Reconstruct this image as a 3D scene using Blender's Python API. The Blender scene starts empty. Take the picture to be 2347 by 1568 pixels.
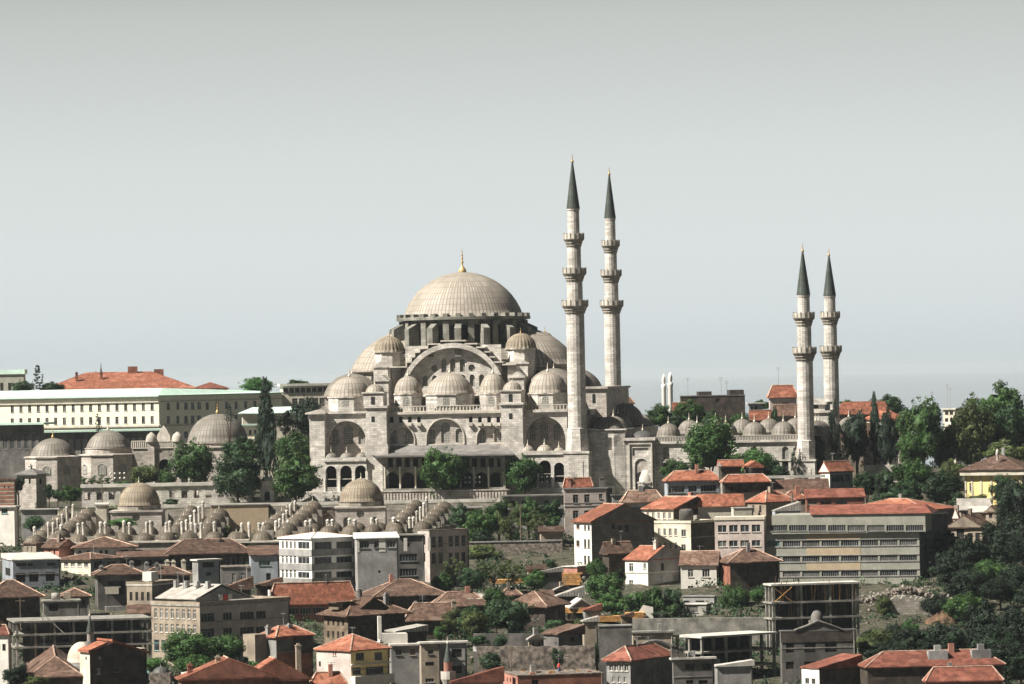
import bpy, math, random
from math import sin, cos, pi, radians, atan2, sqrt
from mathutils import Vector
from mathutils.geometry import delaunay_2d_cdt
R_ = random.Random(7)
sc = bpy.context.scene
COL = sc.collection
# ------------------------------------------------------------------ camera
# positions are read off the photograph in a 2347 x 1568 frame and turned into real points at a real distance
FL, CX, CY, ROLL, ZC, HZ = 11002.0, 1173.5, 784.0, radians(1.1), 85.0, 76.0   # HZ: the sea horizon lies this far below the middle
cam_d = bpy.data.cameras.new('camera'); cam = bpy.data.objects.new('camera', cam_d); COL.objects.link(cam)
cam.location = (0, 0, ZC); cam.rotation_euler = (radians(90), ROLL, 0)
cam_d.shift_x = -HZ * sin(ROLL) / 2347.0; cam_d.shift_y = HZ * cos(ROLL) / 2347.0
cam_d.lens = 36 * FL / 2347.0; cam_d.sensor_width = 36; cam_d.clip_start = 1; cam_d.clip_end = 120000
sc.camera = cam
# ------------------------------------------------------------------ light
SUN_A, SUN_E = radians(68), radians(46)      # azimuth left of the line back to the camera, elevation
sdir = Vector((-sin(SUN_A) * cos(SUN_E), -cos(SUN_A) * cos(SUN_E), sin(SUN_E)))
ld = bpy.data.lights.new('sun', 'SUN'); ld.energy = 5.0; ld.angle = radians(0.6); ld.color = (1.0, 0.95, 0.86)
lo = bpy.data.objects.new('sun', ld); COL.objects.link(lo); lo.rotation_euler = sdir.to_track_quat('Z', 'Y').to_euler()
w = bpy.data.worlds.new('World'); sc.world = w; w.use_nodes = True
nt = w.node_tree; nt.nodes.clear()
sky = nt.nodes.new('ShaderNodeTexSky'); sky.sky_type = 'NISHITA'; sky.sun_disc = False
sky.sun_elevation = SUN_E; sky.sun_rotation = atan2(sdir.x, sdir.y); sky.dust_density = 1.5; sky.air_density = 1.0; sky.ozone_density = 1.0; sky.altitude = 90
hs = nt.nodes.new('ShaderNodeHueSaturation'); hs.inputs['Saturation'].default_value = 0.35; hs.inputs['Value'].default_value = 0.72
tint = nt.nodes.new('ShaderNodeMixRGB'); tint.blend_type = 'MULTIPLY'; tint.inputs[0].default_value = 1; tint.inputs[2].default_value = (0.985, 0.985, 0.965, 1)
bg = nt.nodes.new('ShaderNodeBackground'); bg.inputs['Strength'].default_value = 0.066
out = nt.nodes.new('ShaderNodeOutputWorld')
# milky air low over the horizon, sky above the view dimmed to lower the ambient light
tcw = nt.nodes.new('ShaderNodeTexCoord'); spw = nt.nodes.new('ShaderNodeSeparateXYZ'); nt.links.new(tcw.outputs['Generated'], spw.inputs[0])
rw = nt.nodes.new('ShaderNodeValToRGB'); nt.links.new(spw.outputs['Z'], rw.inputs[0])
e_ = rw.color_ramp.elements; e_[0].position = 0.0; e_[0].color = (4.1, 4.5, 4.75, 1); e_[1].position = 0.32; e_[1].color = (0.22, 0.30, 0.42, 1)
for p_, c_ in ((0.012, (4.7, 5.05, 5.25, 1)), (0.026, (4.9, 5.2, 5.3, 1)), (0.045, (4.65, 4.95, 4.95, 1)), (0.075, (3.65, 3.85, 3.8, 1)), (0.11, (1.3, 1.5, 1.5, 1)), (0.16, (0.35, 0.42, 0.5, 1))):
    q_ = e_.new(p_); q_.color = c_
mixw = nt.nodes.new('ShaderNodeMixRGB'); mixw.inputs[0].default_value = 0.92; nt.links.new(rw.outputs[0], mixw.inputs[2])
nt.links.new(sky.outputs[0], hs.inputs['Color']); nt.links.new(hs.outputs[0], mixw.inputs[1]); nt.links.new(mixw.outputs[0], tint.inputs[1]); nt.links.new(tint.outputs[0], bg.inputs['Color']); nt.links.new(bg.outputs[0], out.inputs['Surface'])
sc.view_settings.view_transform = 'Standard'; sc.view_settings.look = 'None'; sc.view_settings.gamma = 1; sc.view_settings.exposure = 1.22
sc.cycles.max_bounces = 5; sc.cycles.diffuse_bounces = 2; sc.cycles.volume_bounces = 0; sc.cycles.use_denoising = True
# ------------------------------------------------------------------ photograph <-> place
def ray(px, py):
    dx, dy = px - CX, py - CY
    return (dx * cos(ROLL) - dy * sin(ROLL)) / FL, (dx * sin(ROLL) + dy * cos(ROLL) - HZ) / FL
def Pt(px, py, Y):
    kx, ky = ray(px, py)
    return Vector((kx * Y, Y, ZC - ky * Y))
def YM(Y):   # the lowest houses stand a little further down the slope
    return Y - 33 if Y <= 858 else (825 + (Y - 858) * 60 / 27 if Y < 885 else Y)
def frame(x0, y0, s):
    return lambda x, y: ((x / s + x0) / 1.6361, (y / s + y0) / 1.6361)
D = lambda x, y: (x, y)
Z1 = frame(1120, 900, 2.0955); Z2 = frame(1120, 1400, 2.0955); Z3 = frame(0, 1300, 2.0955); Z4 = frame(2080, 1300, 2.0955); Z5 = frame(2900, 1300, 2.497)
Q1 = frame(0, 1750, 2.445); Q2 = frame(0, 2100, 2.347); Q3 = frame(900, 1800, 2.347); Q4 = frame(900, 2150, 2.347)
Q5 = frame(1800, 1800, 2.608); Q6 = frame(1800, 2150, 2.347); Q7 = frame(2600, 1700, 1.893); Q8 = frame(2600, 2100, 1.893)
def sstep(a, b, x):
    t = min(1, max(0, (x - a) / (b - a))); return t * t * (3 - 2 * t)
def ground(x, y):
    z = 30 + 0.078 * (y - 800)
    z = min(z, 51.3) + 5.7 * sstep(1069.5, 1071, y)
    if y < 640: z = max(2.0, 17.5 - (640 - y) * 0.05)
    if y > 1330: z = 57 - 57.5 * sstep(1330, 2300, y)
    if y < 1069: z += 0.6 * sin(x * .11 + y * .05) + 0.4 * sin(x * .31 - y * .17)
    return z
# ------------------------------------------------------------------ materials
def mat(name, col, rough=0.85, var=0.25, scale=0.6, kind=None, col2=None, metal=0.0, bump=0.0, brick=None, ribs=False, spots=None, streak=0.0, trans=0.0):
    m = bpy.data.materials.new(name); m.use_nodes = True; n = m.node_tree.nodes; L = m.node_tree.links
    b = n['Principled BSDF']; b.inputs['Roughness'].default_value = rough; b.inputs['Metallic'].default_value = metal
    b.inputs['Specular IOR Level'].default_value = 0.25
    tc = n.new('ShaderNodeTexCoord'); geo = n.new('ShaderNodeNewGeometry')
    def mix(f, a, c, mode='MIX'):
        x = n.new('ShaderNodeMixRGB'); x.blend_type = mode
        for i, v in ((0, f), (1, a), (2, c)):
            if hasattr(v, 'is_output'): L.new(v, x.inputs[i])
            elif i == 0: x.inputs[0].default_value = v
            else: x.inputs[i].default_value = (v[0], v[1], v[2], 1)
        return x.outputs[0]
    def noise(sc_, det=4, vec=None):
        x = n.new('ShaderNodeTexNoise'); x.inputs['Scale'].default_value = sc_; x.inputs['Detail'].default_value = det
        L.new(vec or geo.outputs['Position'], x.inputs['Vector']); return x.outputs['Fac']
    def ramp(f, p0, p1):
        x = n.new('ShaderNodeMapRange'); x.inputs[1].default_value = p0; x.inputs[2].default_value = p1; L.new(f, x.inputs[0]); return x.outputs[0]
    def mth(op, a, c=None):
        x = n.new('ShaderNodeMath'); x.operation = op
        for i, v in ((0, a), (1, c)):
            if v is None: continue
            if hasattr(v, 'is_output'): L.new(v, x.inputs[i])
            else: x.inputs[i].default_value = v
        return x.outputs[0]
    c2 = col2 or tuple(c * (1 - var * 1.6) for c in col)
    c3 = tuple(min(1, c * (1 + var * 0.8)) for c in col)
    f1 = ramp(noise(scale), 0.35, 0.65); c = mix(f1, c2, c3)
    f2 = ramp(noise(scale * 7 + .6, 6), 0.42, 0.62); c = mix(mth('MULTIPLY', f2, 0.38 if not ribs else .25), c, tuple(v * .55 for v in col))
    if streak:
        mp = n.new('ShaderNodeMapping'); mp.inputs['Scale'].default_value = (1.6, 1.6, 0.12); L.new(geo.outputs['Position'], mp.inputs['Vector'])
        f = ramp(noise(1.0, 5, mp.outputs[0]), 0.52, 0.75); c = mix(mth('MULTIPLY', f, streak), c, tuple(v * 0.35 for v in col))
    if brick:
        bw, bh, mortar, mcol, va = brick
        sep = n.new('ShaderNodeSeparateXYZ'); L.new(tc.outputs['Object'], sep.inputs[0])
        cmb = n.new('ShaderNodeCombineXYZ'); L.new(mth('ADD', sep.outputs[0], sep.outputs[1]), cmb.inputs[0]); L.new(sep.outputs[2], cmb.inputs[1])
        bt = n.new('ShaderNodeTexBrick'); L.new(cmb.outputs[0], bt.inputs['Vector']); bt.inputs['Scale'].default_value = 1
        bt.inputs['Brick Width'].default_value = bw; bt.inputs['Row Height'].default_value = bh; bt.inputs['Mortar Size'].default_value = mortar
        bt.inputs['Color1'].default_value = (1 + va, 1 + va, 1 + va, 1); bt.inputs['Color2'].default_value = (1 - va, 1 - va * 1.1, 1 - va * 1.1, 1)
        bt.inputs['Mortar'].default_value = (mcol, mcol, mcol, 1); bt.inputs['Mortar Smooth'].default_value = 0.3
        c = mix(1.0, c, bt.outputs['Color'], 'MULTIPLY')
    if ribs:   # lead sheets: seams by angle and by height round the dome's own centre
        sep = n.new('ShaderNodeSeparateXYZ'); L.new(tc.outputs['Object'], sep.inputs[0])
        at = n.new('ShaderNodeAttribute'); at.attribute_type = 'OBJECT'; at.attribute_name = 'ribs'
        ang = mth('ARCTAN2', sep.outputs[1], sep.outputs[0])
        u = mth('FRACT', mth('MULTIPLY', mth('DIVIDE', ang, 2 * pi), at.outputs['Fac']))
        su = mth('ABSOLUTE', mth('SUBTRACT', u, 0.5)); su = ramp(su, 0.30, 0.45)
        row = mth('FRACT', mth('MULTIPLY', sep.outputs[2], 0.75)); sv = ramp(mth('ABSOLUTE', mth('SUBTRACT', row, 0.5)), 0.40, 0.49)
        cell = n.new('ShaderNodeTexWhiteNoise'); cb = n.new('ShaderNodeCombineXYZ')
        L.new(mth('FLOOR', mth('MULTIPLY', mth('DIVIDE', ang, 2 * pi), at.outputs['Fac'])), cb.inputs[0]); L.new(mth('FLOOR', mth('MULTIPLY', sep.outputs[2], 0.75)), cb.inputs[1]); L.new(cb.outputs[0], cell.inputs['Vector'])
        c = mix(mth('MULTIPLY', cell.outputs['Value'], 0.55), c, tuple(v * 0.55 for v in col))
        c = mix(mth('MULTIPLY', mth('MAXIMUM', su, mth('MULTIPLY', sv, 0.7)), 0.9), c, (col[0] * .42, col[1] * .33, col[2] * .30))
    if spots:
        f = ramp(noise(spots[0], 3), spots[1], spots[1] + .06); c = mix(f, c, spots[2])
    if kind == 'lattice':
        sep = n.new('ShaderNodeSeparateXYZ'); L.new(tc.outputs['Object'], sep.inputs[0])
        cmb = n.new('ShaderNodeCombineXYZ'); L.new(mth('ADD', sep.outputs[0], sep.outputs[1]), cmb.inputs[0]); L.new(sep.outputs[2], cmb.inputs[1])
        vo = n.new('ShaderNodeTexVoronoi'); vo.inputs['Scale'].default_value = 2.6; vo.inputs['Randomness'].default_value = 0.25; L.new(cmb.outputs[0], vo.inputs['Vector'])
        c = mix(ramp(vo.outputs['Distance'], 0.28, 0.42), (0.05, 0.055, 0.055), c)
    if 'tiles' in name:      # patches of older and newer tiles, laid in courses
        mp2 = n.new('ShaderNodeMapping'); mp2.inputs['Scale'].default_value = (.5, .5, 1.3); L.new(geo.outputs['Position'], mp2.inputs['Vector'])
        v2 = n.new('ShaderNodeTexVoronoi'); v2.inputs['Scale'].default_value = 1.0; L.new(mp2.outputs[0], v2.inputs['Vector'])
        sp3 = n.new('ShaderNodeSeparateColor'); L.new(v2.outputs['Color'], sp3.inputs[0]); c = mix(ramp(sp3.outputs[0], 0.35, 1.6), c, tuple(v * .38 for v in col)); c = mix(mth('MULTIPLY', mth('GREATER_THAN', sp3.outputs[1], .86), .45), c, (col[0] * 1.25, col[1] * 1.5, col[2] * 1.6))
    lo_r = .7 if 'tiles' in name else .72 if 'leaf' in name else .8 if 'plaster' in name or name == 'weathered_lead' or name == 'trim_stone' else None
    if lo_r:
        oi = n.new('ShaderNodeObjectInfo'); mr = n.new('ShaderNodeMapRange'); mr.inputs[3].default_value = lo_r; mr.inputs[4].default_value = 1.18; L.new(oi.outputs['Random'], mr.inputs[0])
        cc = n.new('ShaderNodeCombineXYZ'); [L.new(mr.outputs[0], cc.inputs[i]) for i in range(3)]; c = mix(1.0, c, cc.outputs[0], 'MULTIPLY')
    L.new(c, b.inputs['Base Color'])
    if bump:
        bp = n.new('ShaderNodeBump'); bp.inputs['Strength'].default_value = bump; bp.inputs['Distance'].default_value = 0.15
        L.new(noise(scale * 4, 5), bp.inputs['Height']); L.new(bp.outputs[0], b.inputs['Normal'])
    if trans:
        t = n.new('ShaderNodeBsdfTranslucent'); L.new(c, t.inputs['Color']); mx = n.new('ShaderNodeMixShader'); mx.inputs[0].default_value = trans
        o = n['Material Output']; L.new(b.outputs[0], mx.inputs[1]); L.new(t.outputs[0], mx.inputs[2]); L.new(mx.outputs[0], o.inputs['Surface'])
    return m
STN = (1.1, 0.5, 0.035, 0.6, 0.2)
MT = dict(
    stone=mat('ashlar_stone', (0.43, 0.395, 0.355), var=0.16, scale=0.35, brick=STN, bump=0.2, streak=0.35, col2=(0.33, 0.29, 0.25)),
    stone_l=mat('pale_stone', (0.53, 0.498, 0.45), var=0.18, scale=0.4, brick=STN, streak=0.25),
    stone_d=mat('grey_stone', (0.30, 0.275, 0.235), var=0.2, scale=0.5, brick=STN, streak=0.5),
    plainst=mat('trim_stone', (0.47, 0.43, 0.37), var=0.15, scale=0.8, streak=0.3),
    lead=mat('lead_sheet', (0.36, 0.33, 0.28), rough=0.6, var=0.14, scale=0.3, ribs=True),
    lead_c=mat('brown_lead', (0.275, 0.235, 0.175), rough=0.7, var=0.2, scale=0.7, ribs=True),
    sheet=mat('white_sheeting', (0.78, 0.76, 0.72), var=0.06, scale=0.5),
    leaf_k=mat('leaf_shade_green', (0.012, 0.026, 0.011), rough=0.7, var=0.5, scale=0.4, trans=0.1),  # leaf green darkened nearly to black: deep shade painted into the colour
    lead_b=mat('weathered_lead', (0.135, 0.115, 0.088), rough=0.7, var=0.2, scale=0.9, ribs=True),
    lead_g=mat('grey_lead', (0.23, 0.215, 0.185), rough=0.6, var=0.2, scale=0.4, ribs=True),
    lead_d=mat('dark_lead', (0.10, 0.105, 0.10), rough=0.55, var=0.25, scale=0.4, ribs=True),
    lead_r=mat('lead_roof', (0.17, 0.16, 0.15), rough=0.55, var=0.2, scale=0.5, brick=(40, 0.9, 0.04, 0.7, 0.02)),
    cone=mat('cone_lead', (0.066, 0.082, 0.072), rough=0.5, var=0.2, scale=0.5, ribs=True),
    drum=mat('drum_stone', (0.22, 0.215, 0.185), var=0.3, scale=0.4, brick=(1.1, 0.6, 0.03, 0.7, 0.15), streak=0.7),
    gold=mat('gilding', (0.50, 0.35, 0.16), rough=0.5, metal=0.3, var=0.1),
    fin=mat('finial_metal', (0.62, 0.57, 0.47), rough=0.5, var=0.1),
    lattice=mat('window_lattice', (0.33, 0.32, 0.28), kind='lattice', var=0.1),
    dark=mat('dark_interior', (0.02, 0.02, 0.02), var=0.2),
    glass=mat('window_glass', (0.03, 0.035, 0.04), rough=0.15, var=0.4, scale=0.8),
    curtain=mat('curtained_glass', (0.11, 0.11, 0.10), rough=0.4, var=0.3),
    white=mat('white_paint', (0.64, 0.61, 0.55), var=0.08, scale=0.6, streak=0.15),
    cream=mat('cream_plaster', (0.90, 0.85, 0.68), var=0.05, scale=0.2, streak=0.1),
    cream2=mat('cream_wall', (0.58, 0.53, 0.43), var=0.14, scale=0.4, streak=0.3),
    yellow=mat('yellow_plaster', (0.86, 0.68, 0.30), var=0.07, scale=0.4, streak=0.2),
    plaster=mat('grey_plaster', (0.27, 0.262, 0.25), var=0.2, scale=0.4, streak=0.45),
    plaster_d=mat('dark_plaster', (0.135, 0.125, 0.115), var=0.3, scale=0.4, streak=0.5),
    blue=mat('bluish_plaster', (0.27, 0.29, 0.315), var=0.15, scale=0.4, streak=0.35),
    pink=mat('pinkish_plaster', (0.46, 0.39, 0.35), var=0.15, scale=0.4, streak=0.3),
    tan=mat('tan_plaster', (0.29, 0.24, 0.185), var=0.2, scale=0.4, streak=0.4),
    beige=mat('beige_panel', (0.40, 0.315, 0.215), var=0.06, scale=0.5, streak=0.1),
    olive=mat('olive_grey_render', (0.29, 0.285, 0.24), var=0.1, scale=0.4, streak=0.25),
    concrete=mat('raw_concrete', (0.26, 0.245, 0.215), var=0.3, scale=0.7, streak=0.4),
    slab=mat('pale_roof_slab', (0.52, 0.49, 0.44), var=0.2, scale=0.5),
    wood=mat('dark_timber', (0.065, 0.05, 0.04), var=0.35, scale=0.8, brick=(30, 0.25, 0.02, 0.5, 0.1)),
    woodb=mat('brown_timber', (0.17, 0.13, 0.09), var=0.3, scale=0.8, brick=(30, 0.25, 0.02, 0.5, 0.1)),
    board=mat('grey_boards', (0.16, 0.145, 0.125), var=0.2, scale=0.6, brick=(30, 0.3, 0.03, 0.5, 0.12)),
    brick=mat('red_brick', (0.25, 0.105, 0.07), var=0.25, scale=0.6, brick=(0.5, 0.2, 0.02, 0.8, 0.15), streak=0.3),
    brickp=mat('pink_brick', (0.42, 0.20, 0.15), var=0.2, scale=0.6, brick=(0.5, 0.2, 0.02, 0.9, 0.12), streak=0.3),
    tile=mat('orange_tiles', (0.32, 0.118, 0.07), var=0.3, scale=1.4, brick=(0.35, 0.35, 0.05, 0.72, 0.14), spots=(2.2, 0.64, (0.24, 0.10, 0.06)), bump=0.5),
    tile_o=mat('old_brown_tiles', (0.125, 0.072, 0.05), var=0.38, scale=1.2, brick=(0.35, 0.35, 0.06, 0.6, 0.2), spots=(1.8, 0.60, (0.12, 0.085, 0.06)), bump=0.6),
    tile_m=mat('faded_tiles', (0.175, 0.105, 0.075), var=0.38, scale=1.3, brick=(0.35, 0.35, 0.06, 0.65, 0.18), spots=(2.0, 0.60, (0.20, 0.12, 0.085)), bump=0.6),
    tile_p=mat('red_plain_tiles', (0.215, 0.075, 0.05), var=0.28, scale=1.1, brick=(0.35, 0.35, 0.05, 0.75, 0.1), bump=0.4),
    copper=mat('verdigris_copper', (0.50, 0.66, 0.56), rough=0.6, var=0.08, scale=0.3, brick=(60, 1.2, 0.05, 0.85, 0.02)),
    metal=mat('corrugated_metal', (0.42, 0.39, 0.35), rough=0.5, var=0.2, scale=0.6, brick=(0.6, 40, 0.12, 0.6, 0.04)),
    rubble=mat('rubble_stone', (0.24, 0.20, 0.165), var=0.5, scale=1.5, spots=(3.0, 0.55, (0.08, 0.07, 0.06)), bump=1.0),
    bark=mat('bark', (0.09, 0.07, 0.05), var=0.3, scale=2),
    leaf=mat('leaf_green', (0.055, 0.115, 0.030), rough=0.6, var=0.45, scale=0.5, trans=0.3),
    leaf_d=mat('leaf_dark_green', (0.028, 0.062, 0.022), rough=0.6, var=0.4, scale=0.5, trans=0.2),
    leaf_o=mat('leaf_olive', (0.085, 0.115, 0.035), rough=0.6, var=0.4, scale=0.5, trans=0.3),
    leaf_y=mat('leaf_fresh_green', (0.065, 0.15, 0.038), rough=0.6, var=0.4, scale=0.5, trans=0.35),
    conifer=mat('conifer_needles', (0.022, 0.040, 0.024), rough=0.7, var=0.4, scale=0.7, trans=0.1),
    grass=mat('grass', (0.10, 0.14, 0.045), var=0.35, scale=1.5, col2=(0.16, 0.14, 0.07)),
    earth=mat('hillside_earth', (0.058, 0.050, 0.036), var=0.5, scale=0.5, col2=(0.018, 0.026, 0.011), bump=1.0, spots=(1.1, 0.6, (0.12, 0.10, 0.08))),
    lumber=mat('sawn_lumber', (0.62, 0.33, 0.12), var=0.3, scale=1.5, brick=(6, 0.2, 0.03, 0.5, 0.15)),
    red=mat('red_cloth', (0.55, 0.05, 0.04), var=0.1), skin=mat('skin', (0.40, 0.24, 0.17), var=0.05), navy=mat('blue_cloth', (0.05, 0.08, 0.16), var=0.1),
    teal=mat('teal_paint', (0.16, 0.36, 0.34), var=0.15),
)
# ------------------------------------------------------------------ mesh builder
class MB:
    def __init__(s): s.v = []; s.f = []; s.m = []; s.sm = []; s.cur = 0
    def add(s, vs, fs, smooth=False):
        o = len(s.v); s.v += [tuple(v) for v in vs]
        for f in fs: s.f.append(tuple(i + o for i in f)); s.m.append(s.cur); s.sm.append(smooth)
    def box(s, x0, x1, y0, y1, z0, z1):
        vs = [(x, y, z) for z in (z0, z1) for y in (y0, y1) for x in (x0, x1)]
        s.add(vs, [(0, 2, 3, 1), (4, 5, 7, 6), (0, 1, 5, 4), (2, 6, 7, 3), (0, 4, 6, 2), (1, 3, 7, 5)]); return s
    def prism(s, poly, z0, z1, z1f=None):
        n = len(poly)
        top = [(x, y, z1f(x, y) if z1f else z1) for x, y in poly]
        s.add([(x, y, z0) for x, y in poly] + top, [tuple(range(n - 1, -1, -1)), tuple(range(n, 2 * n))] + [(i, (i + 1) % n, n + (i + 1) % n, n + i) for i in range(n)]); return s
    def extr(s, poly, y0, y1):   # polygon in x,z extruded along y
        n = len(poly)
        s.add([(x, y0, z) for x, z in poly] + [(x, y1, z) for x, z in poly], [tuple(range(n)), tuple(range(2 * n - 1, n - 1, -1))] + [(i, n + i, n + (i + 1) % n, (i + 1) % n) for i in range(n)]); return s
    def tube(s, a, b, r0, r1, n=6):
        a, b = Vector(a), Vector(b); d = (b - a).normalized(); u = d.orthogonal().normalized(); w_ = d.cross(u)
        vs = [a + (u * cos(2 * pi * i / n) + w_ * sin(2 * pi * i / n)) * r0 for i in range(n)] + [b + (u * cos(2 * pi * i / n) + w_ * sin(2 * pi * i / n)) * r1 for i in range(n)]
        s.add(vs, [(i, (i + 1) % n, n + (i + 1) % n, n + i) for i in range(n)] + [tuple(range(n - 1, -1, -1)), tuple(range(n, 2 * n))], n > 6); return s
    def lathe(s, prof, n=16, cx=0, cy=0, rot=0, smooth=True, a1=2 * pi, ripple=0, rn=0):
        m = len(prof); full = abs(a1 - 2 * pi) < 1e-6; k = n if full else n + 1; vs = []
        for r, z in prof:
            for i in range(k):
                a = rot + a1 * i / n; rr = r * (1 + ripple * abs(sin(a * rn / 2))) if ripple else r
                vs.append((cx + rr * cos(a), cy + rr * sin(a), z))
        fs = [(j * k + i, j * k + (i + 1) % k, (j + 1) * k + (i + 1) % k, (j + 1) * k + i) for j in range(m - 1) for i in range(n)]
        s.add(vs, fs, smooth); return s
    def plate(s, org, U, outer, holes=(), depth=0.3, W=(0, 0, 1), inner=True):
        """wall face with real openings: 2-D loops along U and W; reveals go inwards (away from the viewer)"""
        org, U, W = Vector(org), Vector(U).normalized(), Vector(W); N = U.cross(W)
        pts = [Vector(p) for p in outer]; faces = [list(range(len(pts)))]
        for h in holes: faces.append(list(range(len(pts), len(pts) + len(h)))); pts += [Vector(p) for p in h]
        if holes:
            v2, _, f2, _, _, of = delaunay_2d_cdt(pts, [], faces, 1, 1e-5)
            keep = [f for f, o in zip(f2, of) if list(o) == [0]]
        else: v2, keep = pts, faces
        s.add([org + U * p[0] + W * p[1] for p in v2], keep)
        for h in holes:
            n = len(h); a = [org + U * p[0] + W * p[1] for p in h]; b = [q - N * depth for q in a]
            s.add(a + b, [(i, (i + 1) % n, n + (i + 1) % n, n + i) for i in range(n)])
        return s
    def build(s, name, m, parent=None, loc=(0, 0, 0), ribs=None, rotz=0, **kw):
        me = bpy.data.meshes.new(name); me.from_pydata(s.v, [], s.f)
        for x in (m if isinstance(m, (list, tuple)) else [m]): me.materials.append(MT[x] if isinstance(x, str) else x)
        me.polygons.foreach_set('material_index', s.m); me.polygons.foreach_set('use_smooth', s.sm); me.update()
        o = bpy.data.objects.new(name, me); COL.objects.link(o); o.location = loc; o.rotation_euler = (0, 0, rotz)
        if parent: o.parent = parent
        if ribs: o['ribs'] = float(ribs)
        for k, v in kw.items(): o[k] = v
        return o
def thing(name, label, cat, loc=(0, 0, 0), rotz=0, group=None):
    o = bpy.data.objects.new(name, None); COL.objects.link(o); o.location = loc; o.rotation_euler = (0, 0, rotz)
    o.empty_display_size = 1; o['label'] = label; o['category'] = cat
    if group: o['group'] = group
    return o
def tag(o, label, cat, group=None, kind=None):
    o['label'] = label; o['category'] = cat
    if group: o['group'] = group
    if kind: o['kind'] = kind
    return o
def arch(u0, u1, z0, z1, n=7, point=0.12):
    """outline of an opening with a slightly pointed head: z0 foot, z1 apex"""
    c = (u0 + u1) / 2; r = (u1 - u0) / 2; sp = max(z0 + .05, z1 - r * (1 + point)); h = z1 - sp
    return [(u0, z0), (u1, z0)] + [(c + r * cos(pi * i / (2 * n)) , sp + h * sin(pi * i / (2 * n)) ** (1 - point)) for i in range(n)] + [(c, z1)] + [(c - r * cos(pi * i / (2 * n)), sp + h * sin(pi * i / (2 * n)) ** (1 - point)) for i in range(n - 1, -1, -1)]
def rect(u0, u1, z0, z1): return [(u0, z0), (u1, z0), (u1, z1), (u0, z1)]
def dome_prof(R, H, n=12, lip=0.12):
    Rs = (R * R + H * H) / (2 * H) if H < R else None
    p = [(R + lip, -0.35), (R + lip, -0.05), (R, 0)]
    for i in range(1, n + 1):
        if Rs: a0 = math.asin(R / Rs); a = a0 * (1 - i / n); p.append((Rs * sin(a), H - Rs * (1 - cos(a))))
        else: a = pi / 2 * i / n; p.append((R * cos(a), H * sin(a)))
    p[-1] = (0.01, H); return p
def finial(parent, loc, h, m='fin'):
    b = MB(); r = h * 0.13
    b.lathe([(r * .5, 0), (r * 1.1, h * .1), (r, h * .22), (r * .3, h * .34), (r * .25, h * .4), (r * .6, h * .46), (r * .22, h * .53), (r * .2, h * .58), (r * .45, h * .63), (r * .16, h * .7), (r * .3, h * .78), (r * .1, h * .84), (0.01, h)], 8)
    return b.build('finial', m, parent, loc)
def dome(parent, loc, R, H, m='lead', ribs=None, fin=1.5, n=32, finm='fin', name='dome', ripple=0, rn=0):
    ribs = ribs or max(16, round(2 * pi * R / 0.95))
    p = [(q[0], q[1]) for q in dome_prof(R, H, 10)]
    o = MB().lathe(p, n, ripple=ripple, rn=rn).build(name, m, parent, loc, ribs=ribs)
    if fin: finial(o, (0, 0, H - .1), fin, finm)
    return o
# ================================================================== THE SETTING
def make_terrain():
    b = MB(); xs = [-6000, -2500, -900, -400, -260] + [-200 + i * 5 for i in range(81)] + [260, 400, 900, 2500, 6000]
    ys = [-6000, -2000, -500, 20, 200, 400, 560] + [640 + i * 6 for i in range(71)] + [1064, 1069.5, 1070, 1070.5, 1071, 1076] + [1090 + 12 * i for i in range(20)] + [1360, 1450, 1600, 1800, 2000, 2300]
    ys = sorted(set(ys))
    vs = [(x, y, ground(x, y)) for y in ys for x in xs]; n = len(xs)
    b.add(vs, [(j * n + i, j * n + i + 1, (j + 1) * n + i + 1, (j + 1) * n + i) for j in range(len(ys) - 1) for i in range(n - 1)], True)
    b.build('hillside_ground', 'earth', kind='structure')
make_terrain()
sea = mat('sea_water', (0.10, 0.13, 0.145), rough=0.12, var=0.15, scale=0.01, bump=0.0)  # water lightened, so part of the distance haze sits in its colour
sea.node_tree.nodes['Principled BSDF'].inputs['Specular IOR Level'].default_value = 0.6
_b = MB(); _b.add([(-60000, 1500, 0), (60000, 1500, 0), (60000, 70000, 0), (-60000, 70000, 0)], [(0, 1, 2, 3)]); _b.build('sea', sea, kind='structure')
# ================================================================== THE MOSQUE
TH = radians(9.5); cT, sT = cos(TH), sin(TH)
kx, _ = ray(*Z1(1295, 700)); MO = Vector((0, 1085, 57)); VD = 30.0
# origin so that the dome centre (u=0, v=VD) stands on the ray of the dome's axis
Yd = 1085 + VD * cT; MO.x = kx * Yd - VD * sT
def mp(x, y, v, fr=D):
    px, py = fr(x, y); kx, ky = ray(px, py)
    u = (kx * (MO.y + v * cT) - MO.x - v * sT) / (cT + kx * sT)
    return u, ZC - ky * (MO.y - u * sT + v * cT) - MO.z
mosque = thing('grand_mosque', 'huge grey stone mosque, one great lead dome over stacked smaller domes', 'mosque', MO, -TH)
def mu(x, v, fr, y=600): return mp(x, y, v, fr)[0]
def mz(y, v, fr, x=1200): return mp(x, y, v, fr)[1]
def pane(parent, h, v, m='lattice', name='window', org=(0, 0, 0), U=(1, 0, 0)):
    b = MB(); b.plate(Vector(org) + Vector((0, v, 0)), U, h); return b.build(name, m, parent)
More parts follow.
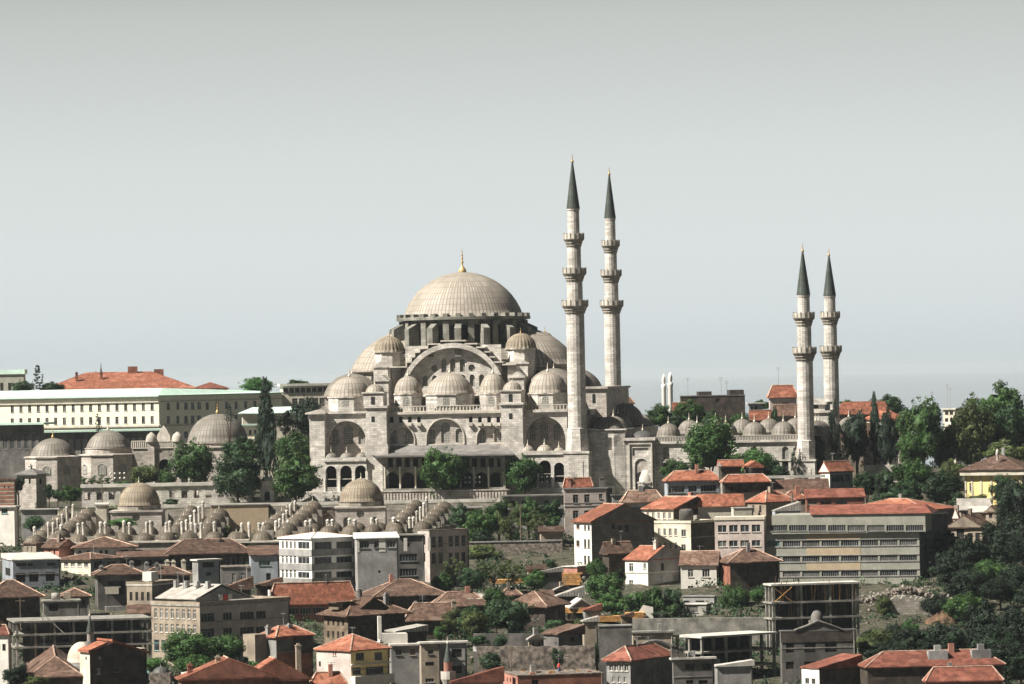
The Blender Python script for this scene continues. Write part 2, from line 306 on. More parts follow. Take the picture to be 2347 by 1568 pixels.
# -- main dome, drum, buttresses
uc = 0.0
_, zb = mp(1295, 595, VD - 14, Z1); _, zt = mp(1295, 252, VD, Z1)
RD = 13.95
dome(mosque, (0, VD, zb), RD, zt - zb, 'lead', ribs=96, fin=0, n=96)
fo = MB().lathe([(0.85, 0.0), (0.98, 0.34), (0.85, 0.82), (0.51, 1.29), (0.21, 1.77), (0.19, 2.31), (0.36, 2.58), (0.17, 2.86), (0.17, 3.26), (0.32, 3.47), (0.13, 3.67), (0.13, 4.08), (0.26, 4.22), (0.09, 4.42), (0.09, 4.9), (0.17, 5.1), (0.04, 5.3), (0.02, 5.85)], 12).build('great_finial', ['gold'], mosque, (0, VD, zt - .25))
zc1 = mp(1295, 628, VD - 15, Z1)[1]; zd0 = mp(1295, 830, VD - 15, Z1)[1] - 3
b = MB(); b.lathe([(14.0, zd0), (14.0, zc1), (15.6, zc1 + .15), (15.6, zc1 + .75), (13.9, zc1 + 1.0), (13.9, zb - .3)], 64, 0, VD, smooth=False)
b.build('drum', 'drum', mosque)
b = MB()
for k in range(32):
    a = pi * 2 * k / 32 + pi / 32; c, s_ = cos(a), sin(a)
    q = [(14.0, -.55), (15.5, -.55), (15.5, .55), (14.0, .55)]
    b.prism([(c * x - s_ * y, VD + s_ * x + c * y) for x, y in q], zc1 + .76, zc1 + 1.55)
b.build('cornice_block', 'drum', mosque)
for k in range(32):
    a = pi * 2 * k / 32 + pi / 16 * 0 + pi / 32 * 0; c, s_ = cos(a), sin(a)
    # windows between piers
    T = Vector((-s_, c, 0)); o = Vector((c * 14.06, VD + s_ * 14.06, 0))
    b = MB(); hh = arch(-.62, .62, zc1 - 5.4, zc1 - 1.0); b.plate(o, T if False else -T, hh); 
    if s_ < 0.35: b.build('window', 'dark', mosque)
for k in range(32):
    a = pi * 2 * (k + .5) / 32; c, s_ = cos(a), sin(a)
    if s_ > 0.55: continue
    big = (k % 2 == 0); w_ = 0.75 if big else 0.7; ro = 17.2 if big else 15.0
    lo_ = zd0 if not big else zd0 + 0.5
    q = [(13.9, -w_), (ro, -w_), (ro, w_), (13.9, w_)]
    b = MB(); f = (lambda x, y, c=c, s_=s_: zc1 - 0.25 - (2.4 * ((x * c + (y - VD) * s_) - 15.2) / 3.0 if (x * c + (y - VD) * s_) > 15.3 else 0)) if big else None
    b.prism([(c * x - s_ * y, VD + s_ * x + c * y) for x, y in q], lo_, zc1 - .05, f)
    b.build('drum_buttress', 'drum', mosque)
# square base under the drum
zs = mp(1295, 845, 16, Z1)[1]
b = MB(); b.box(-17.2, 17.2, VD - 13.6, VD + 14, zs - 14, zs - .4); b.box(-15.6, 15.6, VD - 14.6, VD + 15, zs - 14, zs - 1.2)
b.build('dome_base', 'stone_d', mosque)
# stepped gable with the great arch
VG = 12.4
def g(x, y): return mp(x, y, VG, Z1)
stp = [(1115, 800), (1305, 800), (1305, 822), (1395, 822), (1395, 850), (1460, 850), (1460, 885), (1500, 885), (1500, 925), (1535, 925), (1535, 965), (1600, 965), (1600, 985), (1700, 985)]
stl = [(1700, 1250), (720, 1250), (720, 1005), (850, 1005), (850, 965), (890, 965), (890, 925), (915, 925), (915, 888), (955, 888), (955, 858), (1020, 858), (1020, 825), (1115, 825)]
outer = [g(*p) for p in stl[1:] + stp] + [g(1700, 1250)]
# ring
uL, z0 = g(868, 1070); uR, _ = g(1553, 1040); zA = g(1207, 848)[1]; ucn = (uL + uR) / 2; hw = (uR - uL) / 2
def seg(u, hw, zb_, zt_, n=20):  # segmental arch outline from foot to foot over the crown
    h = zt_ - zb_; Rs = (hw * hw + h * h) / (2 * h); a0 = math.asin(min(1, hw / Rs)) if h < hw else pi / 2
    return [(u + Rs * sin(a0 * (1 - 2 * i / n)), zt_ - Rs + Rs * cos(a0 * (1 - 2 * i / n))) for i in range(n + 1)]
zft = z0; inn = seg(ucn, hw, zft, zA); foot = g(1200, 1249)[1]
hole = [(ucn - hw, foot + .6), (ucn + hw, foot + .6)] + inn
b = MB(); b.plate((0, VG, 0), (1, 0, 0), outer, [hole], 1.3)
n_ = len(outer); b.add([(p[0], VG, p[1]) for p in outer] + [(p[0], VG + 3.5, p[1]) for p in outer], [(i, n_ + i, n_ + (i + 1) % n_, (i + 1) % n_) for i in range(n_)])
b.build('stepped_gable', 'stone', mosque)
b = MB(); o1 = seg(ucn, hw, zft, zA); o2 = seg(ucn, hw + 1.15, zft - .1, zA + 1.15)
m_ = len(o1)
b.add([(p[0], VG - .35, p[1]) for p in o1] + [(p[0], VG - .35, p[1]) for p in o2] + [(p[0], VG + .02, p[1]) for p in o2] + [(p[0], VG + .3, p[1]) for p in o1],
      [(i, i + 1, m_ + i + 1, m_ + i) for i in range(m_ - 1)] + [(m_ + i, m_ + i + 1, 2 * m_ + i + 1, 2 * m_ + i) for i in range(m_ - 1)] + [(i, 3 * m_ + i, 3 * m_ + i + 1, i + 1) for i in range(m_ - 1)])
b.build('archivolt', 'stone_l', mosque)
b = MB()
for i in range(0, len(stp) - 1, 2):
    (a, z), (c, _) = g(*stp[i]), g(*stp[i + 1]); b.box(a, c + .25, VG - .3, VG + 3.8, z, z + .32)
for x0, x1, y in ((1020, 1115, 825), (955, 1020, 858), (915, 955, 888), (890, 915, 925), (850, 890, 965), (720, 850, 1005)):
    (a, z), (c, _) = g(x0, y), g(x1, y); b.box(a - .25, c, VG - .3, VG + 3.8, z, z + .32)
b.build('gable_coping', 'plainst', mosque)
VT = VG + 1.3
holes = []
for x, y0, y1 in ((1140, 935, 1040), (1210, 930, 1035), (1285, 937, 1035), (993, 1065, 1150), (1068, 1064, 1150), (1215, 1062, 1150), (1290, 1060, 1150), (1362, 1057, 1150), (1437, 1056, 1150), (930, 1090, 1150), (1495, 1082, 1150)):
    u, zt_ = mp(x, y0, VT, Z1); _, zb_ = mp(x, y1, VT, Z1); holes.append(arch(u - .6, u + .6, zb_, zt_))
for x, y in ((1065, 1008), (1360, 1005)):
    u, z = mp(x, y, VT, Z1); holes.append([(u + .8 * cos(2 * pi * i / 14), z + .8 * sin(2 * pi * i / 14)) for i in range(14)])
b = MB(); b.plate((0, VT - .02, 0), (1, 0, 0), rect(ucn - hw - 1, ucn + hw + 1, foot, zA + .6), holes, .5); b.build('tympanum', 'stone_l', mosque)
for h in holes: pane(mosque, h, VT + .45)
# half domes left and right, their drums
for sgn in (-1, 1):
    zs_ = mp(485 if sgn < 0 else 1990, 1015 if sgn < 0 else 975, VD - 6, Z1)[1]
    o = dome(mosque, (sgn * 13.2, VD, zs_), 13.3, 8.6, 'lead', ribs=70, fin=0, n=72, name='half_dome')
    b = MB(); b.lathe([(12.9, zs_ - 7), (12.9, zs_ - .9), (13.8, zs_ - .7), (13.8, zs_ - .3), (12.9, zs_ - .3)], 40, sgn * 13.2, VD, smooth=False); b.build('half_drum', 'stone_d', mosque)
    for k in range(13):
        a = pi + pi * (k + .5) / 13 - pi / 2 * 0; c, s_ = cos(a), sin(a)
        if sgn * c < -.1: continue
        b = MB(); b.plate(Vector((sgn * 13.2 + 12.97 * c, VD + 12.97 * s_, 0)), (-s_, c, 0), arch(-.7, .7, zs_ - 4.6, zs_ - 1.4)); b.build('window', 'dark', mosque)
    # outer exedra domes and end block
    for vv in (14.5, 45.5):
        dome(mosque, (sgn * 23.5, vv, zs_ - 6.0), 6.6, 5.0, 'lead_g', fin=1.6)
    b = MB(); b.box(min(sgn * 12, sgn * 29.5), max(sgn * 12, sgn * 29.5), 12, 48, 20, zs_ - 6.2); b.build('end_block', 'stone', mosque)
# weight towers with ribbed domes
def weight(x, yb, v, hwz, yt, ybody, fr=Z1):
    u, z = mp(x, yb, v, fr); zt_ = mp(x, yt, v, fr)[1]; r = hwz / 3.4285 / 11002 * (MO.y + v)
    zl = mp(x, ybody, v, fr)[1]
    b = MB(); b.lathe([(r * .98, zl - 9), (r * .98, z - .5), (r * 1.1, z - .35), (r * 1.1, z - .05), (r, z)], 8, u, v, rot=pi / 8, smooth=False); t = b.build('weight_tower', 'stone_l', mosque)
    d = dome(t, (u, v, z), r * .97, (zt_ - z), 'lead_c', ribs=24, fin=1.5, n=96, finm='gold', ripple=.06, rn=24); return u
ul = weight(712, 872, 17, 118, 756, 990); ur = weight(1747, 847, 17, 118, 732, 960)
weight(1935, 830, 43, 80, 722, 930)
# buttress stages below the towers
for x0, x1, yt, v0, yb in ((588, 700, 1003, 13.5, 1110), (600, 705, 1112, 9, 1250), (1640, 1800, 975, 13.5, 1070), (1655, 1770, 1085, 9, 1250)):
    u0, z = mp(x0, yt, v0, Z1); u1, _ = mp(x1, yt, v0, Z1)
    b = MB(); b.box(u0, u1, v0, 20, 20, z); b.box(u0 - .3, u1 + .3, v0 - .3, 20, z, z + .35)
    b.extr([(u0 + .2, z + .35), (u1 - .2, z + .35), ((u0 + u1) / 2, z + 1.5)], v0 - .1, 19.5); b.build('buttress_stage', 'stone_l', mosque)
# side domes over the aisle
VA = 6.6
for x, yb, hwz, yt in ((400, 175, 163, 28), (862, 150, 110, 22), (1190, 152, 188, -3), (1528, 147, 106, 2), (1960, 145, 150, -12)):
    u, z = mp(x, yb, VA, Z2); r = hwz / 3.4285 / 11002 * 1093; h = mp(x, yt, VA, Z2)[1] - z
    dome(mosque, (u, VA, z), r, h, 'lead', fin=2.4, n=48)
    zl = mp(x, 262, VA, Z2)[1] - 1
    b = MB(); rr = r * 1.0; b.lathe([(rr * 1.04, zl), (rr * 1.04, z - .55), (rr * 1.1, z - .5), (rr * 1.1, z - .3), (rr, z - .28)], 8, u, VA, rot=pi / 8, smooth=False); b.build('dome_drum', 'stone_l', mosque)
    dd = rr * 1.04 * cos(pi / 8)
    pane(mosque, arch(u - .75, u + .75, zl + 1.2, zl + 3.4), VA - dd - .03)
# roof terrace over the aisle and cornice
def F(x, y, v=1.5): return mp(x, y, v, Z2)
zr = F(1150, 300)[1]
b = MB(); b.box(F(75, 320, 3)[0], F(2290, 300, 3)[0], 3.2, 56, zr - 1.4, zr - .1); b.build('aisle_roof', 'lead_r', mosque)
# central wall, three arches of windows
u0, u1 = F(670, 300)[0], F(1610, 300)[0]
zg = 0.0
cz = F(1150, 318)[1]
holes = []; rec = []
for xa, xb, yt, yb in ((705, 915, 418, 556), (1000, 1305, 358, 554), (1395, 1610, 406, 548)):
    ua, zt_ = F(xa, yt); ub, zb_ = F(xb, yb); holes.append(arch(ua, ub, zb_, zt_, 9))
small = []
for x in (730, 802, 873, 945, 1352, 1424, 1496, 1568):
    u, z = F(x, 368); small.append(rect(u - .42, u + .42, z - .55, z + .75))
b = MB(); b.plate((0, 1.5, 0), (1, 0, 0), rect(u0, u1, zg, cz), holes + small, .7)
b.build('side_wall', 'stone_l', mosque)
inner = []
for (xa, xb, y0, y1) in ((712, 772, 440, 556), (838, 905, 440, 552), (1022, 1075, 440, 552), (1118, 1192, 390, 548), (1232, 1288, 435, 545), (1410, 1472, 435, 546), (1535, 1592, 430, 543)):
    ua, zt_ = mp(xa, y0, 2.2, Z2); ub, zb_ = mp(xb, y1, 2.2, Z2); inner.append(arch(ua, ub, zb_ + .1, zt_))
b = MB(); b.plate((0, 2.2, 0), (1, 0, 0), rect(u0, u1, zg, cz), inner, .4); b.build('arch_infill', 'stone', mosque)
for h in inner: pane(mosque, h, 2.55)
for h in small:
    pane(mosque, h, 2.0, 'dark'); (ua, za), (ub, _) = h[0], h[1]
    MB().box(ua - .1, ub + .1, .75, 1.5, za - .75, za - .1).build('corbel', 'plainst', mosque)
# arch hood mouldings
b = MB()
for h in holes:
    pts = [p for p in h[1:]] + [h[0]]; c0 = sum(p[0] for p in h) / len(h)
    for p, q in zip(pts, pts[1:]): b.tube((p[0], 1.42, p[1]), (q[0], 1.42, q[1]), .2, .2, 5)
b.build('arch_moulding', 'plainst', mosque)
MB().box(u0, u1, .9, 3.3, cz, cz + .55).build('cornice', 'plainst', mosque)
def balustrade(ua, ub, v, z, h, parent, step=.75, m='plainst'):
    b = MB(); b.box(ua, ub, v - .12, v + .12, z, z + .18); b.box(ua, ub, v - .16, v + .16, z + h - .2, z + h)
    n = int((ub - ua) / step)
    for i in range(n + 1): x = ua + (ub - ua) * i / n; b.box(x - .13, x + .13, v - .1, v + .1, z + .18, z + h - .2)
    return b.build('balustrade', m, parent)
balustrade(u0, u1, 1.3, cz + .55, 1.35, mosque)
# piers with domed lanterns
for x0, x1, cxx, yb, yt, wb, wt, hwz in ((530, 690, 597, 152, 85, 155, 265, 70), (1592, 1760, 1677, 135, 62, 140, 240, 68)):
    ua, ub = F(x0, 400, -1.2)[0], F(x1, 400, -1.2)[0]; zt_ = F(cxx, wt + 8, -1.2)[1]; zl = F(cxx, 560, -1.2)[1]
    b = MB(); b.box(ua, ub, -1.2, 4, zl, zt_); b.box(ua - .3, ub + .3, -1.7, 4, 0, zl); b.box(ua - .3, ub + .3, -1.6, 4, zt_, zt_ + .5)
    zc_ = F(cxx, yb + 6, -1)[1]; u, _ = F(cxx, yb, 1)
    b.box(u - 2.3, u + 2.3, -.9, 3.7, zt_ + .5, zc_); b.box(u - 2.6, u + 2.6, -1.2, 4, zc_, zc_ + .3)
    b.build('pier', 'stone_l', mosque)
    z2 = (zt_ + zc_) / 2; pane(mosque, rect(u - .5, u + .4, z2 - .9, z2 + .9), -.93, 'dark'); pane(mosque, rect(u - .45, u + .35, zt_ - 3.2, zt_ - 1.9), -1.23, 'dark')
    h = F(cxx, yt, 1)[1] - zc_ - .3; dome(mosque, (u, 1.4, zc_ + .3), 2.15, h, 'lead', fin=1.1)
# corner bays
def bay(x0, x1, ax0, ax1, yt, yfoot, ytop, vw, lat, arc, ymid, domes_, ybase, dp=1.8):
    ua, ub = F(x0, 500, vw)[0], F(x1, 500, vw)[0]; zt_ = F((x0 + x1) / 2, ytop, vw)[1]
    h = arch(F(ax0, 500, vw)[0], F(ax1, 500, vw)[0], F(x0, yfoot, vw)[1], F(x0, yt, vw)[1], 10)
    b = MB(); b.plate((0, vw, 0), (1, 0, 0), rect(ua, ub, 0, zt_), [h], dp); b.box(ua - .2, ub + .2, vw - .6, vw + 2, zt_, zt_ + .55)
    b.build('bay_wall', 'stone_l', mosque)
    ins = []
    for (xa, xb, y0, y1) in lat:
        a_, z1_ = F(xa, y0, vw + dp); c_, z0_ = F(xb, y1, vw + dp); ins.append(arch(a_, c_, z0_, z1_))
    b = MB(); b.plate((0, vw + dp, 0), (1, 0, 0), rect(ua, ub, 0, zt_), ins, .35); b.build('arch_infill', 'stone', mosque)
    for q in ins: pane(mosque, q, vw + dp + .3)
    # two-storey arcade in front, small domes on it
    va = vw - 3.6; zm = F((x0 + x1) / 2, ymid, va)[1]; hs_ = []
    for xa, xb, y0, y1 in arc:
        a_, z1_ = F(xa, y0, va); c_, z0_ = F(xb, y1, va); hs_.append(arch(a_, c_, z0_, z1_, 8))
    ua2, ub2 = F(x0, 800, va)[0], F(x1, 800, va)[0]
    b = MB(); b.plate((0, va, 0), (1, 0, 0), rect(ua2, ub2, 0, zm), hs_, .6); b.box(ua2, ub2, va - .35, vw - .05, zm, zm + .5); b.box(ua2, ub2, va - .35, va - .1, zm + .5, zm + .9)
    b.build('arcade', 'stone_l', mosque)
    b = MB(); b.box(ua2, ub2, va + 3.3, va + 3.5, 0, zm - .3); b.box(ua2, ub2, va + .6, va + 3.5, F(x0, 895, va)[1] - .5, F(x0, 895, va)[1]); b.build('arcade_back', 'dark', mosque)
    for (xa, xb, y0, y1) in arc:
        a_, z1_ = F(xa, y0, va); c_, z0_ = F(xb, y1, va)
        MB().box(a_ - .45, a_ - .1, va - .12, va - .01, z0_ + .2, z1_ - 3).build('column', 'white', mosque)
        b = MB(); b.box(a_, c_, va + .15, va + .25, z0_, z0_ + 1.3); b.build('balustrade', 'lattice', mosque)
        MB().box(a_, c_, va + .3, va + .38, z1_ - 3.1, z1_ - 2.98).build('tie_rod', 'fin', mosque)
    for x, hwz, yd, ytd in domes_:
        u, z = F(x, yd, va + 1.7); dome(mosque, (u, va + 1.7, zm + .5), hwz / 3.4285 / 11002 * 1085, F(x, ytd, va + 1.7)[1] - zm - .5, 'lead_g' if x < 1000 else 'lead', fin=1.6, n=24)
bay(200, 535, 225, 530, 378, 690, 318, 1.2, ((258, 312, 440, 558), (350, 428, 405, 556), (468, 520, 450, 556)), ((210, 300, 728, 940), (325, 420, 726, 938), (440, 536, 724, 935)), 692,
    ((255, 55, 680, 622), (378, 58, 680, 622), (500, 55, 680, 620)), 960)
bay(1758, 2112, 1765, 2095, 345, 640, 305, 1.2, ((1810, 1862, 395, 525), (1890, 1965, 380, 525), (2000, 2060, 395, 525)), ((1780, 1868, 690, 900), (1885, 1985, 685, 905), (2005, 2090, 702, 902)), 640,
    ((1800, 55, 625, 566), (1932, 64, 625, 560), (2045, 45, 615, 582)), 960, 4.2)
balustrade(F(1758, 290)[0], F(2112, 290)[0], 1.0, F(1900, 290, 1)[1], 1.3, mosque)
# left corner buttress
ua, ub = F(85, 500, -1)[0], F(205, 500, -1)[0]; zt_ = F(140, 322, -1)[1]; zl = F(140, 568, -1)[1]
b = MB(); b.box(ua, ub, -1, 6, 0, zt_); b.box(ua + 1.2, ub + .15, -1.9, -1, 0, zl); b.box(ua - .8, ub + .4, -1.8, 6.5, zt_, zt_ + .35)
b.extr([(ua - .8, zt_ + .35), (ub + .4, zt_ + .35), (ub - .6, zt_ + 1.3), (ua + 1.4, zt_ + .9)], -1.4, 6); b.build('corner_buttress', 'stone_l', mosque)
b = MB(); ue, uf = F(85, 500, 4)[0], F(2290, 500, 4)[0]; b.box(ue + .3, uf - 1, 6.2, 57, 0, zr - 1.45); b.build('hall_wall', 'stone', mosque)
# the porch between the piers: lead eaves over a two-storey gallery
ze, zw = mp(1150, 640, -7.9, Z2)[1], mp(1150, 562, 1.5, Z2)[1]
ea, eb = mp(598, 640, -7.9, Z2)[0], mp(1692, 630, -7.9, Z2)[0]; wa, wb_ = F(672, 565)[0], F(1612, 560)[0]
b = MB(); b.add([(ea, -7.9, ze), (eb, -7.9, ze), (wb_, 1.5, zw), (wa, 1.5, zw), (ea, -7.9, ze - .35), (eb, -7.9, ze - .35), (wb_ + 2, 1.5, ze - .35), (wa - 2, 1.5, ze - .35), (wb_ + 2.5, -1.3, ze + .2), (wa - 2.5, -1.3, ze + .2)],
             [(0, 1, 8, 2, 3, 9), (4, 7, 6, 5), (0, 4, 5, 1), (0, 9, 7, 4), (1, 5, 6, 8)]); b.build('porch_roof', 'lead_r', mosque)
va = -4.4
zgal = ze - .36
arcs = []
for xa, xb in ((685, 790), (805, 912), (926, 1032), (1046, 1150), (1164, 1266), (1280, 1375), (1385, 1485), (1500, 1605)):
    a_, z1_ = mp(xa, 778, va, Z2); c_, z0_ = mp(xb, 905, va, Z2); arcs.append(arch(a_, c_, z0_, z1_, 8))
ups = []
for i in range(14):
    x = 700 + i * 66; a_, z1_ = mp(x, 668, va, Z2); c_, z0_ = mp(x + 42, 738, va, Z2); ups.append(rect(a_, c_, z0_, z1_))
pa, pb = mp(660, 800, va, Z2)[0], mp(1625, 800, va, Z2)[0]
b = MB(); b.plate((0, va, 0), (1, 0, 0), rect(pa, pb, 0, zgal), arcs + ups, .5); b.box(pa, pb, va - .25, va - .002, arcs[0][0][1] - .5, arcs[0][0][1] - .05)
for e in (pa, pb - .6): b.box(e, e + .6, va + .02, 1.4, 0, zgal - .02)
b.build('gallery_arcade', 'drum', mosque)
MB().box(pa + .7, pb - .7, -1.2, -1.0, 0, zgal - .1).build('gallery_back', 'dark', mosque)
for h in arcs:
    MB().box(h[0][0] - .42, h[0][0] - .12, va - .15, va - .02, h[0][1], h[0][1] + 5).build('column', 'fin', mosque)
# terrace with ribbed retaining wall at the foot
ta, tb = mp(640, 950, -9, Z2)[0], mp(1640, 950, -9, Z2)[0]; zt1 = mp(1150, 925, -9, Z2)[1]
b = MB(); b.box(ta, tb, -9, va, -.4, zt1)
n = 40
for i in range(n): x = ta + (tb - ta) * (i + .5) / n; b.box(x - .22, x + .22, -9.25, -9, -.4, zt1 - .35)
b.box(ta - .2, tb + .2, -9.4, -8.6, zt1, zt1 + .25); b.build('terrace', 'stone', mosque)
b = MB(); b.box(F(85, 900, -1.9)[0] - 2, ta, -4.5, 0, -.4, F(200, 930, -2)[1]); b.build('plinth', 'stone_l', mosque)
# hall end facing the courtyard
def G(x, y, v=1.5): return mp(x, y, v, Z4)
b = MB(); u0e = F(2290, 500, 4)[0] - 1
ux, zx = G(405, 330, 12); b.box(u0e - 8, ux, 12, 48, zr - 2, zx); b.box(u0e - 8.5, ux + .4, 11.5, 48.5, zx, zx + .5)
b.build('end_block', 'stone', mosque)
ux2, zx2 = G(455, 470, 8); pane(mosque, arch(G(296, 400, 12)[0], G(320, 400, 12)[0], G(300, 445, 12)[1], G(300, 370, 12)[1]), 11.95, 'dark')
# tall portico before the courtyard, a row of domes running back
zp = G(470, 648, 5)[1]; ua_, ub_ = G(262, 800, 1.5)[0], G(552, 800, 1.5)[0]
b = MB(); b.plate((0, 1.5, 0), (1, 0, 0), rect(ua_, ub_, 0, G(400, 668)[1]), [rect(G(388, 0)[0], G(435, 0)[0], G(400, 815)[1], G(400, 715)[1]), rect(G(385, 0)[0], G(437, 0)[0], G(400, 1090)[1], G(400, 1005)[1])], .5)
b.box(ua_, ub_, 2.1, 57, 0, zp - .2); b.box(ub_ - 2.5, ub_, 1.5, 2.1, 0, G(400, 668)[1]); b.box(ua_ - .3, ub_ + .4, 1.1, 57.4, zp - .2, zp + .1)
b.build('portico', 'stone_l', mosque)
for i, v in enumerate((5, 12, 19, 29.5, 40, 47, 54)):
    r = 3.3 if i != 3 else 4.4; up = .3 if i not in (2, 3, 4) else (2.2 if i == 3 else .8)
    dome(mosque, (ua_ + (ub_ - ua_) * .52, v, zp + up), r, r * .78, 'lead_g', fin=1.8, n=28)
# courtyard: walls, portal, domed arcades on all sides
uq = G(1912, 800)[0] + 1.5; zq = G(1300, 757)[1]; ww = []
for x in (877, 1100, 1340, 1568, 1812):
    for y0, y1, in ((785, 885), (905, 1010)):
        a_, z1_ = G(x - 26, y0); c_, z0_ = G(x + 26, y1); ww.append(arch(a_, c_, z0_, z1_) if y0 < 900 else rect(a_, c_, z0_, z1_))
b = MB(); b.plate((0, 1.5, 0), (1, 0, 0), rect(ub_, uq, 0, zq), ww, .45); b.box(ub_, uq, 1.97, 2.6, 0, zq); b.box(uq - .9, uq, 2.6, 56, 0, zq); b.box(ub_, uq, 54, 56, 0, zq); b.box(ub_ - .3, uq + .3, 1.0, 9, zq, zq + .4); b.box(ub_, uq + .3, 48, 56.3, zq, zq + .4); b.box(uq - 8, uq + .3, 9, 48, zq, zq + .4)
b.box(ub_ + .4, uq, 1.32, 1.499, G(1200, 900)[1] - .2, G(1200, 900)[1] + .15)
b.build('courtyard_wall', 'stone_l', mosque)
for i, h in enumerate(ww): pane(mosque, h, 1.88, 'lattice' if i % 2 == 0 else 'dark')
pu0, pu1 = G(548, 900, .2)[0], G(785, 900, .2)[0]; zpp = G(660, 738, .2)[1]
ph = arch(G(612, 0, .2)[0], G(712, 0, .2)[0], 0, G(660, 880, .2)[1]); pn = rect(G(595, 0, .2)[0], G(722, 0, .2)[0], G(660, 858, .2)[1], G(660, 795, .2)[1])
b = MB(); b.plate((0, .2, 0), (1, 0, 0), rect(pu0, pu1, 0, zpp), [ph, pn], .35); b.box(pu0, pu0 + .5, .2, 1.5, 0, zpp); b.box(pu1 - .5, pu1, .2, 1.5, 0, zpp); b.box(pu0 - .3, pu1 + .3, -.3, 2.5, zpp, zpp + .6)
b.build('side_portal', 'stone_l', mosque)
fr_ = MB()
for a_, c_, y0, y1 in ((565, 575, 765, 1110), (742, 752, 765, 1110), (565, 752, 758, 768)): fr_.box(G(a_, 0, .2)[0], G(c_, 0, .2)[0], -.1, .199, G(660, y1, .2)[1], G(660, y0, .2)[1])
fr_.build('portal_frame', 'plainst', mosque); pane(mosque, pn, .5, 'stone_l', 'inscription_panel')
pane(mosque, ph, .5, 'stone', 'arch_infill'); dh = arch(G(618, 0, .2)[0], G(690, 0, .2)[0], .05, G(660, 985, .2)[1]); pane(mosque, dh, .47, 'dark', 'doorway')
balustrade(pu1 + .3, uq, 1.2, zq + .4, 1.25, mosque, .62)
u, z = G(690, 712, 5); dome(mosque, (u, 5.5, zq + .4), 3.0, 2.7, 'lead_d', fin=1.6)
cx5 = [G(x, 700, 6)[0] for x in (897, 1123, 1348, 1573, 1800)]; sp_ = cx5[1] - cx5[0]
zdm = G(900, 697, 6)[1] - .25
MB().box(ub_, uq, 2.7, 9, zq + .41, zdm).build('arcade_roof', 'lead_r', mosque)
for i, u in enumerate(cx5 + [cx5[-1] + sp_]): dome(mosque, (u, 5.6, zdm), sp_ * .42, 2.95, 'lead_g', fin=1.9, n=28)
for i in range(7): dome(mosque, (cx5[0] - sp_ * .2 + sp_ * i * .96, 52, zdm + .3), sp_ * .42, 2.9, 'lead_g', fin=1.9, n=28)
for i in range(6): dome(mosque, (cx5[-1] + sp_, 13 + i * 6.6, zdm), sp_ * .42, 2.9, 'lead_g', fin=1.7, n=24)
# crown portal at the far end of the courtyard
ua_, z1_ = mp(2040, 520, 25, Z4); ub_, _ = mp(2175, 520, 25, Z4)
zt_ = mp(2100, 455, 25, Z4)[1]
b = MB(); b.box(ua_ - 3, uq + 3.5, 22, 36, 0, z1_); b.box(ua_ - 3.4, uq + 3.9, 21.6, 36.4, z1_, z1_ + .5); b.box(ua_ - 2, uq + 2.5, 23, 35, z1_ + .5, zt_); b.box(ua_ - 2.5, uq + 3.0, 22.5, 35.5, zt_, zt_ + .6)
for i in range(9): x = ua_ - 2 + (uq + 4.5 - ua_) * (i + .5) / 9; b.extr([(x - .5, zt_ + .6), (x + .5, zt_ + .6), (x, zt_ + 1.7)], 22.6, 23.1)
b.build('crown_portal', 'stone_l', mosque)
um_ = (ua_ + uq) / 2 + .5; pane(mosque, rect(um_ - .5, um_ + .6, z1_ - 0 + 1.0, z1_ + 2.8), 22.98, 'dark'); pane(mosque, rect(um_ - 1.8, um_ + 1.2, 6, z1_ - 2), 21.97, 'stone')
